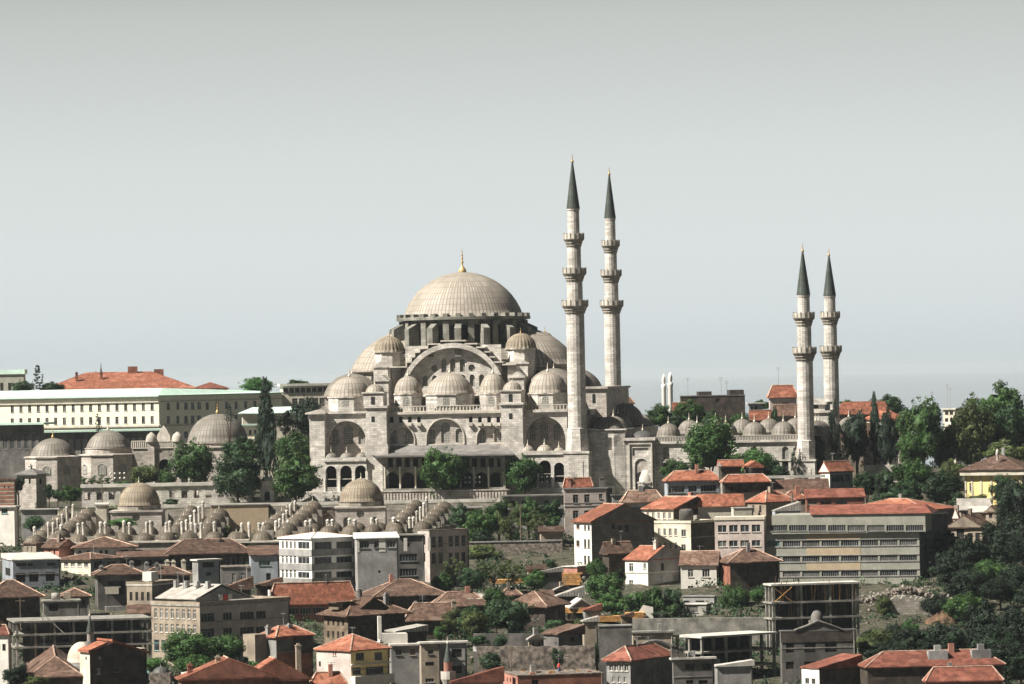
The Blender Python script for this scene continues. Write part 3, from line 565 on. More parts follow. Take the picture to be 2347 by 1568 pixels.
# -- minarets: (axis px at foot, foot y), shaft profile read off the photograph
def minaret(label, x, v, ytip, ycone, balc, yring, yplinth, wsh, wbase, group='minarets of the grand mosque'):
    """axis column x (2347 frame, at mid height), v local depth; balc = list of y of balcony floors top to bottom"""
    ymid = balc[-1]; u, _ = mp(x, ymid, v)
    Yw = MO.y - u * sT + v * cT; k = Yw / FL
    wpos = Vector((MO.x + u * cT + v * sT, Yw, MO.z))
    t = thing('minaret', label, 'minaret', wpos, -TH + pi / 16, group)
    zz = lambda y: mp(x, y, v)[1]
    r1 = wsh / 2 * k; ztip, zcn = zz(ytip), zz(ycone); zr_, zpl = zz(yring), zz(yplinth)
    rb = wbase / 2 * k
    b = MB(); b.lathe([(rb * 1.02, zpl), (rb * 1.0, zpl + .3), (r1 * 1.12, zr_ - .3), (r1 * 1.14, zr_), (r1 * 1.02, zr_ + .15)], 8, smooth=False, rot=pi / 16); b.build('flared_foot', 'stone_l', t)
    b = MB(); b.box(-rb, rb, -rb, rb, -.5, zpl - .5); b.box(-rb - .2, rb + .2, -rb - .2, rb + .2, zpl - .5, zpl); 
    for s_ in ((-rb * .55, rb * .55, -rb - .1, -rb - .02, 1.2, zpl - 2.2),): b.box(*s_)
    b.build('base', 'stone_l', t, rotz=-pi / 16)
    lv = [zz(y) for y in balc][::-1]; rr = r1; zprev = zr_ + .1
    for i, zb_ in enumerate(lv):
        b = MB(); b.lathe([(rr, zprev), (rr * .98, zb_ - 1.2)], 16, smooth=False); b.build('shaft', 'stone_l', t)
        rb2 = rr * (1.42 if i == 0 else 1.46)
        b = MB(); b.lathe([(rr, zb_ - 1.9), (rr * 1.12, zb_ - 1.5), (rr * 1.1, zb_ - 1.3), (rr * 1.25, zb_ - .9), (rr * 1.22, zb_ - .7), (rb2, zb_ - .2), (rb2, zb_), (rr * .8, zb_ + .02)], 16, smooth=False); bc = b.build('balcony', 'stone_d', t)
        b = MB(); b.lathe([(rb2 - .1, zb_), (rb2 + .02, zb_), (rb2 + .02, zb_ + 1.15), (rb2 - .1, zb_ + 1.15), (rb2 - .1, zb_)], 16, smooth=False); b.build('railing', 'plainst', bc)
        b = MB(); b.lathe([(rb2 + .03, zb_ - .1), (rb2 + .09, zb_ - .1), (rb2 + .09, zb_ + .12), (rb2 + .03, zb_ + .12)], 16, smooth=False)
        for k2 in range(16): a = 2 * pi * k2 / 16; b.box((rb2) * cos(a) - .1, rb2 * cos(a) + .1, rb2 * sin(a) - .1, rb2 * sin(a) + .1, zb_ - .1, zb_ + 1.35)
        b.build('railing_rib', 'stone_d', bc)
        rr *= .87; zprev = zb_
    b = MB(); b.lathe([(rr, zprev), (rr * .97, zcn - .5), (rr * 1.06, zcn - .4), (rr * 1.06, zcn)], 16, smooth=False); b.build('shaft', 'stone_l', t)
    fh = (ztip - zcn) * .17
    b = MB(); b.lathe([(rr * 1.12, zcn), (rr * 1.1, zcn + .15), (rr * .06 + .1, ztip - fh)], 16); b.build('cone_roof', 'cone', t, ribs=16)
    finial(t, (0, 0, ztip - fh - .2), fh + .2, 'gold')
    return t
minaret('tallest minaret with three balconies, nearest to us at the right end of the great domes', 1318, -.2, 350, 478, [548, 627, 701], 982, 1034, 42, 57)
minaret('three-balcony minaret behind and right of the tallest one, its foot hidden by the porch domes', 1402, 60, 380, 500, [563, 631, 701], 990, 1040, 37, 50)
minaret('left one of the two shorter two-balcony minarets, in front at the courtyard corner', 1844, 0.5, 556, 676, [729, 809], 1010, 1052, 38, 42)
minaret('rightmost minaret, two-balcony, beyond the crown portal at the far courtyard corner', 1904, 56, 567, 678, [727, 805], 1000, 1040, 35, 40)
# ================================================================== HOUSES
def tface(C, d, px, py):
    """distance from corner C along horizontal direction d to the ray through a pixel"""
    kx, ky = ray(px, py); t = (kx * C[1] - C[0]) / (d[0] - kx * d[1]); return t, ZC - ky * (C[1] + t * d[1])
def window_mesh(ww, hh, cols=2, rows=1, sill=True, bar=.07, depth=.16):
    b = MB(); b.cur = 0; b.add([(0, depth, 0), (ww, depth, 0), (ww, depth, hh), (0, depth, hh)], [(0, 1, 2, 3)])
    b.cur = 1
    for x0, x1, z0, z1 in [(0, bar, 0, hh), (ww - bar, ww, 0, hh), (bar, ww - bar, 0, bar), (bar, ww - bar, hh - bar, hh)] + [(ww * i / cols - bar / 2, ww * i / cols + bar / 2, bar, hh - bar) for i in range(1, cols)] + ([(bar, ww - bar, hh * .68, hh * .68 + bar)] if rows > 1 else []):
        b.box(x0, x1, depth - .06, depth - .004, z0, z1)
    if sill: b.cur = 2; b.box(-.08, ww + .08, -.12, depth - .01, -.1, -.005)
    return b
WIN = {}
import bmesh
from mathutils import noise as mn
def roughen(o, amp):
    bm = bmesh.new(); bm.from_mesh(o.data); bmesh.ops.subdivide_edges(bm, edges=bm.edges[:], cuts=5, use_grid_fill=True)
    q = Vector((o.parent.location.x * .37, o.parent.location.y * .21, 0)) if o.parent else Vector()
    for v in bm.verts: v.co.z += amp * (mn.noise(v.co * .45 + q) * 1.6 + mn.noise(v.co * 1.6 + q) * .8)
    bm.to_mesh(o.data); bm.free()
def add_window(parent, org, rot, ww, hh, cols, rows, mats, sill, name='window', label=None):
    if mats[0] == 'glass' and R_.random() < .3: mats = ('curtain',) + tuple(mats[1:])
    key = (round(ww, 2), round(hh, 2), cols, rows, mats, sill, name)
    if key in WIN: o = WIN[key].copy(); COL.objects.link(o); o.parent = parent; o.location = org; o.rotation_euler = (0, 0, rot); o.name = name
    else: o = window_mesh(ww, hh, cols, rows, sill).build(name, list(mats), parent, org, rotz=rot); WIN[key] = o
    return o
def ridge_roof(t, kind, A, B, Ht, h, ov, m, wall='plaster', fascia=.2, caps=True, off=(0, 0), wm=None):
    """roof over the rectangle 0..A (x) by 0..B (y), eaves at Ht"""
    x0, x1, y0, y1 = -ov + off[0], A + ov, -ov + off[1], B + ov; b = MB(); f = fascia
    bm = [(x0, y0), (x1, y0), (x1, y1), (x0, y1)]
    low = [(x, y, Ht) for x, y in bm]; up = [(x, y, Ht + f) for x, y in bm]
    W_, L_ = x1 - x0, y1 - y0; lines = []
    if kind in ('hip', 'pyr'):
        if W_ >= L_: e = L_ / 2 if kind == 'hip' else W_ / 2; p, q = (x0 + e, (y0 + y1) / 2, Ht + f + h), (x1 - e, (y0 + y1) / 2, Ht + f + h); fs = [(4, 5, 9, 8), (5, 6, 9), (6, 7, 8, 9), (7, 4, 8)]; lines = [(4, 8), (7, 8), (5, 9), (6, 9), (8, 9)]
        else: e = W_ / 2 if kind == 'hip' else L_ / 2; p, q = ((x0 + x1) / 2, y0 + e, Ht + f + h), ((x0 + x1) / 2, y1 - e, Ht + f + h); fs = [(4, 5, 8), (5, 6, 9, 8), (6, 7, 9), (7, 4, 8, 9)]; lines = [(4, 8), (5, 8), (6, 9), (7, 9), (8, 9)]
        if W_ >= L_ and p[0] > q[0]: p = q = ((x0 + x1) / 2, (y0 + y1) / 2, p[2])
        if W_ < L_ and p[1] > q[1]: p = q = ((x0 + x1) / 2, (y0 + y1) / 2, p[2])
        vs = low + up + [p, q]
    elif kind == 'gable_a':   # ridge along x: gable seen on the left face
        vs = low + up + [(x0, (y0 + y1) / 2, Ht + f + h), (x1, (y0 + y1) / 2, Ht + f + h)]; fs = [(4, 5, 9, 8), (6, 7, 8, 9), (5, 6, 9), (7, 4, 8)]; lines = [(8, 9)]
    elif kind == 'gable_b':
        vs = low + up + [((x0 + x1) / 2, y0, Ht + f + h), ((x0 + x1) / 2, y1, Ht + f + h)]; fs = [(5, 6, 9, 8), (7, 4, 8, 9), (4, 5, 8), (6, 7, 9)]; lines = [(8, 9)]
    elif kind == 'shed':      # high at the back
        vs = low + [(x0, y0, Ht + f), (x1, y0, Ht + f), (x1, y1, Ht + f + h), (x0, y1, Ht + f + h)]; fs = [(4, 5, 6, 7)]
    elif kind == 'shed_l':    # high at the right
        vs = low + [(x0, y0, Ht + f), (x1, y0, Ht + f + h), (x1, y1, Ht + f + h), (x0, y1, Ht + f)]; fs = [(4, 5, 6, 7)]
    b.add(vs, fs + [(3, 2, 1, 0), (0, 1, 5, 4), (1, 2, 6, 5), (2, 3, 7, 6), (3, 0, 4, 7)])
    if kind.startswith('gable'):     # walled gable triangles under the overhang
        g_ = MB(); hh = h * (1 - ov / (max(W_, .1) / 2 if kind == 'gable_b' else L_ / 2))
        if kind == 'gable_b': g_.extr([(0, Ht + f), (A, Ht + f), (A / 2, Ht + f + hh)], y0 - .02, y0 - .01)
        else: g_.add([(x0 - .015, 0, Ht + f), (x0 - .015, B, Ht + f), (x0 - .015, B / 2, Ht + f + hh)], [(0, 2, 1)])
        g_.build('gable', wm or wall, t)
    o = b.build('roof', m, t); roughen(o, .11 if m in ('tile_o', 'tile_m') else .05)
    if caps and lines and m not in ('metal', 'slab', 'lead_r', 'copper'):
        c = MB()
        for i, j in lines: c.tube(vs[i], vs[j], .13, .13, 5)
        c.build('ridge_tiles', 'capm', o)
    return o
MT['capm'] = mat('pale_ridge_tiles', (0.50, 0.33, 0.25), var=0.3, scale=2)
FR = dict(w=('glass', 'white', 'slab'), g=('glass', 'plaster', 'plaster'), d=('dark', 'wood', 'plaster_d'), t=('glass', 'teal', 'plaster'), b=('glass', 'plaster_d', 'concrete'), r=('glass', 'brick', 'slab'), o=('dark', 'concrete', 'concrete'))
def house(fr, name, label, cat, xl, xc, xr, yt, Y, r, wall='plaster', roof=('flat', .3, .3, 'slab'), wins=(), dep=9.0, wallR=None, chim=(), z0=None, para=0, caps=True, group=None, bands=(), extra=None):
    Y = YM(Y); C = Pt(*fr(xc, yt), Y); r = radians(r); da, db = (cos(r), sin(r)), (-sin(r), cos(r))
    A = tface(C, da, *fr(xr, yt))[0] if xr > xc else dep; B = tface(C, db, *fr(xl, yt))[0] if xl < xc else dep
    A, B = abs(A), abs(B)
    zb = (min(ground(C.x, C.y), ground(C.x + da[0] * A, C.y + da[1] * A), ground(C.x + db[0] * B, C.y + db[1] * B)) - 1.2) if z0 is None else z0
    Ht = C.z - zb; t = thing(name, label, cat, (C.x, C.y, zb), r, group)
    hol = {'R': [], 'L': []}; todo = []
    for spec in wins:
        face, x0, x1, n, wf, rows = spec[:6]; sty = spec[6] if len(spec) > 6 else 'w'; cols = spec[7] if len(spec) > 7 else 2; nm = spec[8] if len(spec) > 8 else 'window'
        d = da if face == 'R' else db
        for (y0, y1) in rows:
            t0, zt0 = tface(C, d, *fr(x0, y0)); t1, zt1 = tface(C, d, *fr(x1, y0)); _, zb0 = tface(C, d, *fr(x0, y1)); _, zb1 = tface(C, d, *fr(x1, y1))
            lo_t, hi_t = min(t0, t1), max(t0, t1); zt_, zl = (zt0 + zt1) / 2 - zb, (zb0 + zb1) / 2 - zb
            Lf = A if face == 'R' else B; lo_t = max(lo_t, .15); hi_t = min(hi_t, Lf - .15); zt_ = min(zt_, Ht - .15); zl = max(zl, .3)
            if zt_ - zl < .25 or hi_t - lo_t < .3: continue
            p = (hi_t - lo_t) / n; w_ = p * wf
            for i in range(n):
                c = lo_t + p * (i + .5); a0, a1 = c - w_ / 2, c + w_ / 2
                hol[face].append(rect(a0, a1, zl, zt_)); todo.append((face, a0, a1, zl, zt_, sty, cols, nm))
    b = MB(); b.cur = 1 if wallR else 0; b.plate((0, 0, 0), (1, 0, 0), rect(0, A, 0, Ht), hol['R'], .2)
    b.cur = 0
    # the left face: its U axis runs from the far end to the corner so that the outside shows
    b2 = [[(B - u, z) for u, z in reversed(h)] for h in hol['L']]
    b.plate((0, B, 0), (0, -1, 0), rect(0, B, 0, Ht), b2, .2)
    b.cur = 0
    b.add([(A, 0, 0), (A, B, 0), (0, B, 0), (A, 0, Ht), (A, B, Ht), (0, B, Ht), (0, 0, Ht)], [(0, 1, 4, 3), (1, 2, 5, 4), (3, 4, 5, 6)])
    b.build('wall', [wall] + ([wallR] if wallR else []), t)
    for face, a0, a1, zl, zt_, sty, cols, nm in todo:
        if face == 'R': add_window(t, (a0, 0, zl), 0, a1 - a0, zt_ - zl, cols, 2 if zt_ - zl > 1.5 else 1, FR[sty], sty != 'd', nm)
        else: add_window(t, (0, a1, zl), -pi / 2, a1 - a0, zt_ - zl, cols, 2 if zt_ - zl > 1.5 else 1, FR[sty], sty != 'd', nm)
    for y, hgt, m in bands:      # string courses
        z = tface(C, da, *fr(xc, y))[1] - zb; q = MB(); q.box(-.1, A + .02, -.1, -.003, z, z + hgt); q.box(-.1, -.003, -.003, B, z, z + hgt); q.build('string_course', m, t)
    roof = roof or ()
    if roof:
        k, h, ov, m = roof[:4]
        if k == 'flat':
            q = MB(); q.box(-ov, A + ov, -ov, B + ov, Ht + .01, Ht + .01 + h)
            q.build('roof', m, t)
            if para:
                q = MB(); zz = Ht + .012 + h
                for bx in ((-ov, A + ov, -ov, -ov + .2), (-ov, -ov + .2, -ov + .2, B + ov), (A + ov - .2, A + ov, -ov + .2, B + ov), (-ov + .2, A + ov - .2, B + ov - .2, B + ov)): q.box(*bx, zz, zz + para)
                q.build('parapet', wall, t)
        else: ridge_roof(t, k, A, B, Ht + .01, h * (1 if Y > 1390 else .88), ov, m, caps=caps, wall=wall, wm=wallR if k == 'gable_b' else None)
    if wall not in ('wood', 'woodb', 'rubble', 'stone', 'beige') and Ht > 5 and Y < 1075 and xr > xc:
        q = MB(); q.tube((A - .25, -.1, .2), (A - .25, -.1, Ht - .05), .09, .09, 5)
        q.build('drainpipe', R_.choice(('plaster_d', 'dark', 'concrete')), t)
        if Ht > 8 and len(wins) and R_.random() < .5: q = MB(); zz = Ht - R_.uniform(2.8, 3.2); q.box(-.06, A + .03, -.07, -.004, zz, zz + .16); q.build('ledge', 'concrete', t)
    for cx, cy, ch, m in chim:
        x, y = A * cx, B * cy; q = MB(); q.box(x - .4, x + .4, y - .35, y + .35, Ht - .2, Ht + ch); q.box(x - .5, x + .5, y - .45, y + .45, Ht + ch, Ht + ch + .15); q.box(x - .25, x + .25, y - .2, y + .2, Ht + ch + .151, Ht + ch + .45); q.build('chimney', m, t)
    if roof and roof[0] in ('hip', 'gable_b', 'gable_a') and name not in ('university_building', 'palace_block', 'palace_wing', 'side_pavilion', 'ruin', 'guard_house') and Y < 1075:
        hh = roof[1] * .55
        if not chim and R_.random() < .75:
            x, y = A * R_.uniform(.3, .7), B * R_.uniform(.3, .6); q = MB(); w_ = R_.uniform(.3, .5); q.box(x - w_, x + w_, y - w_ * .8, y + w_ * .8, Ht, Ht + roof[1] + R_.uniform(.5, 1.3)); q.build('chimney', R_.choice(('plaster', 'brickp', 'tan')), t)
        if R_.random() < .6: antenna(t, A * R_.uniform(.3, .7), B * R_.uniform(.35, .65), Ht + roof[1] * .6, R_.uniform(2, 3.6))
    elif roof and roof[0] == 'flat' and A > 6 and Y < 1060:
        if R_.random() < .7: antenna(t, A * R_.uniform(.2, .8), B * R_.uniform(.2, .6), Ht, R_.uniform(2.5, 4))
        if R_.random() < .6: x, y = A * R_.uniform(.2, .7), B * R_.uniform(.2, .6); q = MB(); q.box(x, x + R_.uniform(.6, 1.6), y, y + 1, Ht + .2, Ht + R_.uniform(1, 1.9)); q.build('roof_vent', R_.choice(('plaster', 'tan', 'concrete')), t)
    t['dims'] = [A, B, Ht]
    if extra: extra(t, A, B, Ht)
    return t
def antenna(t, x, y, z, h=3.0):
    b = MB(); b.tube((x, y, z), (x, y, z + h), .05, .05, 4)
    for k in (0, .35, .7): b.tube((x - .7 + k * .3, y, z + h - k), (x + .7 - k * .3, y, z + h - k), .035, .035, 4)
    b.tube((x, y - .8, z + h - .15), (x, y + .6, z + h - .15), .035, .035, 4); b.build('antenna', 'plaster', t)
# ---------------------------------------------------------------- buildings beyond, left
uni = thing('university_building', 'long cream two-wing building with pale green copper roof and rows of windows', 'building', Pt(*Z3(1247, 392), 1330))
def wing(t, P0, P1, wall, wins, zlow, ztop, fr):
    """one wing between two points, its front in the plane through them"""
    L = (P1 - P0); L.z = 0; ln = L.length; U = L.normalized(); org = P0 - t.location; hs_ = []; td = []
    for x0, x1, n, wf, rows in wins:
        for y0, y1 in rows:
            q = []
            for x, y in ((x0, y0), (x1, y0), (x0, y1), (x1, y1)): q.append(tface(P0, (U.x, U.y), *fr(x, y)))
            a, c = q[0][0], q[1][0]; zt_ = (q[0][1] + q[1][1]) / 2 - t.location.z; zl = (q[2][1] + q[3][1]) / 2 - t.location.z
            for i in range(n):
                m_ = a + (c - a) * (i + .5) / n; w_ = (c - a) / n * wf / 2; hs_.append(rect(m_ - w_, m_ + w_, zl, zt_)); td.append((m_ - w_, zl, 2 * w_, zt_ - zl))
    b = MB(); o2 = Vector((org.x, org.y, 0)); b.plate(o2, U, rect(0, ln, zlow, ztop), hs_, .4); b.build('wall', wall, t)
    ang = atan2(U.y, U.x)
    for a, z, w_, h_ in td: add_window(t, (o2.x + U.x * a, o2.y + U.y * a, z), ang, w_, h_, 2, 2, FR['g'], True)
    return U, ln
c0 = Pt(*Z3(1247, 392), 1330); cl = Pt(*Z3(-120, 412), 1346); cr = Pt(*Z3(2215, 362), 1392)
cl.z = cr.z = c0.z
wing(uni, cl, c0, 'cream', [(62, 1230, 17, .36, [(455, 508), (555, 610)])], -26, 0, Z3)
wing(uni, c0, cr, 'cream', [(1285, 1435, 2, .32, [(440, 495), (545, 602)]), (1435, 1590, 3, .55, [(438, 492), (542, 600)]), (1590, 2040, 6, .32, [(432, 488), (538, 596)]), (1265, 1500, 3, .4, [(670, 720)])], -26, 0, Z3)
def pl(*pts): return [p - uni.location for p in pts]
back = Vector((18, 60, 0)); b = MB(); ov = Vector((0, -1.0, 0)); up = Vector((0, 0, .35)); rise = Vector((0, 14, 2.3))
L0, L1, L2 = pl(cl, c0, cr); b.add([L0 + ov, L1 + ov, L2 + ov + Vector((1, 0, 0)), L0 + ov + up, L1 + ov + up, L2 + ov + up + Vector((1, 0, 0)), L0 + rise, L1 + rise, L2 + rise + Vector((-8, -2, -1.6)), L0 + rise + back, L2 + rise + Vector((-8, 40, -1.6))],
    [(0, 1, 4, 3), (1, 2, 5, 4), (3, 4, 7, 6), (4, 5, 8, 7), (6, 7, 8, 10, 9), (2, 10, 8, 5)]); b.build('copper_roof', 'copper', uni)
b = MB(); zc_ = Pt(*Z3(1247, 628), 1330).z - uni.location.z
for P_, Q_ in ((L0, L1), (L1, L2)):
    d = (Q_ - P_).normalized(); n_ = Vector((d.y, -d.x, 0)); a = P_ + n_ * .3
    for z, hh in ((zc_, .5), (-1.6, .35)): v = [P_ + Vector((0, 0, z)), Q_ + Vector((0, 0, z)), Q_ + n_ * .35 + Vector((0, 0, z)), P_ + n_ * .35 + Vector((0, 0, z))]; b.add(v + [p + Vector((0, 0, hh)) for p in v], [(0, 1, 2, 3), (7, 6, 5, 4), (3, 2, 6, 7), (2, 1, 5, 6), (0, 3, 7, 4)])
b.build('cornice', 'cream2', uni)
# low colonnade in front of it
co = thing('colonnade', 'low dark colonnade with a thin green copper roof below the cream facade', 'colonnade', Pt(*Z3(1200, 660), 1300))
x0 = Pt(*Z3(150, 672), 1300).x - co.location.x; x1 = 1.5
b = MB(); b.box(x0, x1 + 1, -3.2, 8, 0, .5); b.build('copper_roof', 'copper', co); b = MB(); b.box(x0, x1, -1.5, 6, -1.9, -.01); b.build('architrave', 'plaster_d', co)
b = MB(); b.box(x0, x1, 5, 6, -9, -1.9); b.build('back_wall', 'plaster_d', co)
for i in range(20): xx = x0 + (x1 - x0) * (i + .5) / 20; MB().box(xx - .75, xx + .75, -1.4, .1, -9, -1.91).build('column', 'plaster', co)
house(Z3, 'hall_building', 'dark hall with tall window strips and a flat green copper roof at the left edge', 'building', -200, 300, 345, 612, 1230, 78, 'plaster_d', ('flat', .5, 2.2, 'copper'), [('L', -100, 290, 7, .55, [(680, 805)], 'g', 3)])
house(Z3, 'ministry_block', 'dark grey stone block with arched windows and a green parapet, far left on the skyline', 'building', -300, 185, 200, 215, 1500, 80, 'olive', ('flat', 1.4, .5, 'copper'), [('L', -80, 170, 4, .4, [(285, 345)], 'd')])
house(Z3, 'palace_block', 'broad building whose big orange hipped roof rises behind the green copper roof', 'building', 300, 320, 1540, 352, 1480, 4, 'cream2', ('hip', 5.4, .6, 'tile'), [], dep=34, chim=((.23, .25, 5.4, 'brick'), (.39, .3, 5.4, 'brick'), (.35, .6, 5.4, 'brick')), caps=False,
      extra=lambda t, A, B, Ht: (MB().box(A * .56, A * .56 + 3, B * .45, B * .45 + 4, Ht + 4, Ht + 7.2).box(A * .73, A * .73 + 3, B * .45, B * .45 + 4, Ht + 4, Ht + 6.2), None)[0].build('chimney_stack', 'brick', t))
house(Z3, 'palace_wing', 'small red hipped roof peeping over the copper roof beside the big orange one', 'building', 1520, 1525, 1790, 335, 1500, 4, 'cream2', ('hip', 1.9, .6, 'tile_p'), [], dep=24, caps=False)
house(Z3, 'office_block', 'pale flat-roofed office block with window bands behind the dark trees left of the mosque', 'building', 2200, 2220, 2600, 312, 1400, 6, 'cream2', ('flat', .7, .8, 'slab'), [('R', 2150, 2580, 8, .8, [(322, 360)], 'g', 3), ('R', 2290, 2560, 5, .8, [(405, 455)], 'g', 3)], dep=14)
sp = thing('distant_spire', 'thin dark spire on a brick base above the big orange roof', 'spire', Pt(*Z3(795, 250), 1505)); MB().lathe([(.7, -1), (.9, .1), (.55, .6), (.12, 3.6), (.05, 5.0)], 12).build('spire', 'cone', sp, ribs=8); MB().box(-1, 1, -1, 1, -6, -.2).build('base', 'brick', sp)
house(Z3, 'side_pavilion', 'pale pavilion with a shallow green copper roof behind the cypress', 'building', 1900, 1905, 2400, 530, 1260, 5, 'cream2', ('hip', 1.7, .9, 'copper'), [('R', 1940, 2040, 2, .4, [(655, 690)], 'g')], dep=16, caps=False)
house(Z3, 'side_annex', 'low cream annex with green copper eaves right of the big mausoleum dome', 'building', 1890, 1892, 2030, 622, 1240, 5, 'cream', ('flat', .4, .8, 'copper'), [('R', 1945, 2030, 2, .45, [(655, 690)], 'g')], dep=10)
# ---------------------------------------------------------------- mausoleums and the precinct
def octa(fr, name, label, cxp, yb, hwp, ytop, ybody, Y, bodyw, nsides=8, m='stone', led='lead_g', fin=3.0, ydrum=None, rot=pi / 8, winrows=(), fm='gold', ribs=None):
    C = Pt(*fr(cxp, yb), Y); z0 = ground(C.x, C.y) - .5; t = thing(name, label, 'mausoleum', (C.x, C.y, z0), -TH)
    sc_ = (fr(1, 0)[0] - fr(0, 0)[0]); r = hwp * sc_ / FL * Y; h = C.z - z0; H = (Pt(*fr(cxp, ytop), Y).z - C.z)
    dome(t, (0, 0, h), r, H, led, fin=fin, n=48, finm=fm, ribs=ribs)
    rb = bodyw * sc_ / FL * Y; hb = h
    if ydrum: hb = Pt(*fr(cxp, ydrum), Y).z - z0; MB().lathe([(r * 1.06, hb - .2), (r * 1.06, h - .6), (r * 1.1, h - .5), (r * 1.1, h - .36)], 24, smooth=False).build('drum', m, t)
    rc = rb / cos(pi / nsides); cr_ = rc if not ydrum else rc
    b = MB(); b.lathe([(rc, 0), (rc, hb - .7), (rc * 1.05, hb - .5), (rc * 1.05, hb - .2), (r * .9, hb + .1)], nsides, rot=rot, smooth=False); b.build('wall', m, t)
    for k in range(nsides):
        a = rot + pi / nsides + 2 * pi * k / nsides; c, s_ = cos(a), sin(a)
        if s_ > .3: continue
        for y0, y1, hw_ in winrows:
            zt_, zl = Pt(*fr(cxp, y0), Y - rb).z - z0, Pt(*fr(cxp, y1), Y - rb).z - z0
            f = MB(); f.plate((c * (rb + .02), s_ * (rb + .02), 0), (-s_, c, 0), arch(-hw_ - .3, hw_ + .3, zl - .3, zt_ + .3), [arch(-hw_, hw_, zl, zt_)], -.12); f.build('window_surround', 'plainst', t)
            g_ = MB(); g_.plate((c * (rb + .05), s_ * (rb + .05), 0), (-s_, c, 0), arch(-hw_, hw_, zl, zt_)); g_.build('window', 'lattice', t)
    return t
octa(Z3, 'small_mausoleum', 'leftmost grey domed mausoleum with a gilded finial and one arched window', 418, 856, 180, 718, 1110, 1150, 205, winrows=((940, 1008, .9), (1080, 1120, .85)), fin=2.6)
octa(Z3, 'middle_mausoleum', 'octagonal domed mausoleum on a low drum with framed lattice windows, second from the left', 852, 783, 172, 657, 1080, 1165, 215, ydrum=838, winrows=((922, 1005, 1.0),), fin=2.4, fm='fin')
octa(Z3, 'large_mausoleum', 'largest mausoleum, wide dome with gilded finial rising behind the round trees', 1713, 740, 238, 527, 1000, 1190, 262, ydrum=775, winrows=((830, 900, 1.2),), fin=3.2)
gw = thing('tomb_gateway', 'carved stone gateway with a dark arch and wavy balustrade between two mausoleums', 'gate', Pt(*Z3(1250, 800), 1160), -TH)
gz = ground(0, 1160) - gw.location.z; sx = lambda x: (x - 1250) / 3.4285 / FL * 1160
b = MB(); b.plate((0, 0, 0), (1, 0, 0), rect(sx(1040), sx(1440), gz, 0), [arch(sx(1238), sx(1345), gz + .1, sx(0) * 0 - 8.5 / 1.0 * 0 - 2.6)], 1.0); b.box(sx(1040), sx(1440), 1.0, 5, gz, 0); b.build('wall', 'stone_d', gw)
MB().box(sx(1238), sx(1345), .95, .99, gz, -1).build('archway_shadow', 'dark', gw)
balustrade(sx(1030), sx(1440), -.2, .05, 1.9, gw, .5)
b = MB(); b.extr([(sx(1232), 1.6), (sx(1345), 1.6), (sx(1340), 3.2), (sx(1310), 4.9), (sx(1292), 5.6), (sx(1274), 4.9), (sx(1240), 3.2)], -.4, .4); b.build('crest', 'plainst', gw)
for x in (1190, 1400): MB().lathe([(1.4, 1.6), (1.4, 2.4), (1.1, 3.2), (.4, 3.8), (.01, 4.0)], 12, sx(x), 0).build('pier_cap', 'plainst', gw); MB().box(sx(x) - .8, sx(x) + .8, -.7, -.01, gz, 1.6).build('pier', 'stone', gw)
# precinct wall with square windows
pw = thing('precinct_wall', 'long pale stone precinct wall pierced by square grated windows below the trees', 'wall', Pt(*Z3(640, 1110), 1083))
pe = Pt(*Z3(2350, 1092), 1083); d = pe - pw.location; ln = d.x; zt_ = 0; gz = ground(0, 1083) - pw.location.z - .5; hs_ = []
for i in range(18):
    a = (648 + 95.2 * i - 640) / 1710 * ln + .4
    if i in (6,): continue
    hs_.append(rect(a, a + 1.35, -4.2 + 1.4, -1.5 + .4)) if 1 else None
b = MB(); b.plate((0, 0, 0), (1, 0, 0), rect(0, ln, gz, 0), hs_, .6); b.box(0, ln, .6, .8, -1.1, 0); b.box(0, ln, .6, .8, gz, -2.8); b.build('wall', 'stone_l', pw)
MB().box(-.2, ln, -.35, 1.1, .01, .75).build('coping', 'slab', pw)
for h in hs_:
    q = MB(); x0, x1, z0, z1 = h[0][0], h[1][0], h[0][1], h[2][1]
    for k in range(3): q.box(x0 + .3 + k * .35, x0 + .36 + k * .35, .25, .31, z0, z1)
    for k in (0, 1): q.box(x0, x1, .24, .32, z0 + .5 + k * .6, z0 + .56 + k * .6)
    q.box(x0 - .15, x1 + .15, -.08, -.003, z1, z1 + .2); q.build('window_grate', 'plaster_d', pw)
gp = thing('gatehouse', 'small stone gatehouse with a pale dome cap in the precinct wall', 'gatehouse', Pt(*Z3(2100, 1215), 1078)); k = 1 / 3.4285 / FL * 1078
b = MB(); b.plate((0, 0, 0), (1, 0, 0), rect(-52 * k, 52 * k, -.6, 150 * k), [arch(-22 * k, 22 * k, .1, 78 * k)], .5); b.box(-52 * k, 52 * k, .5, 4, -.6, 150 * k); b.box(-58 * k, 58 * k, -.3, 4.3, 150 * k, 158 * k); b.build('wall', 'stone_l', gp)
MB().lathe([(48 * k, 0), (44 * k, 15 * k), (25 * k, 28 * k), (5 * k, 34 * k), (4 * k, 50 * k), (.01, 52 * k)], 16).build('dome_cap', 'slab', gp, (0, 1.8, 158 * k)); MB().box(-22 * k, 22 * k, .46, .49, .1, 78 * k).build('door', 'dark', gp)
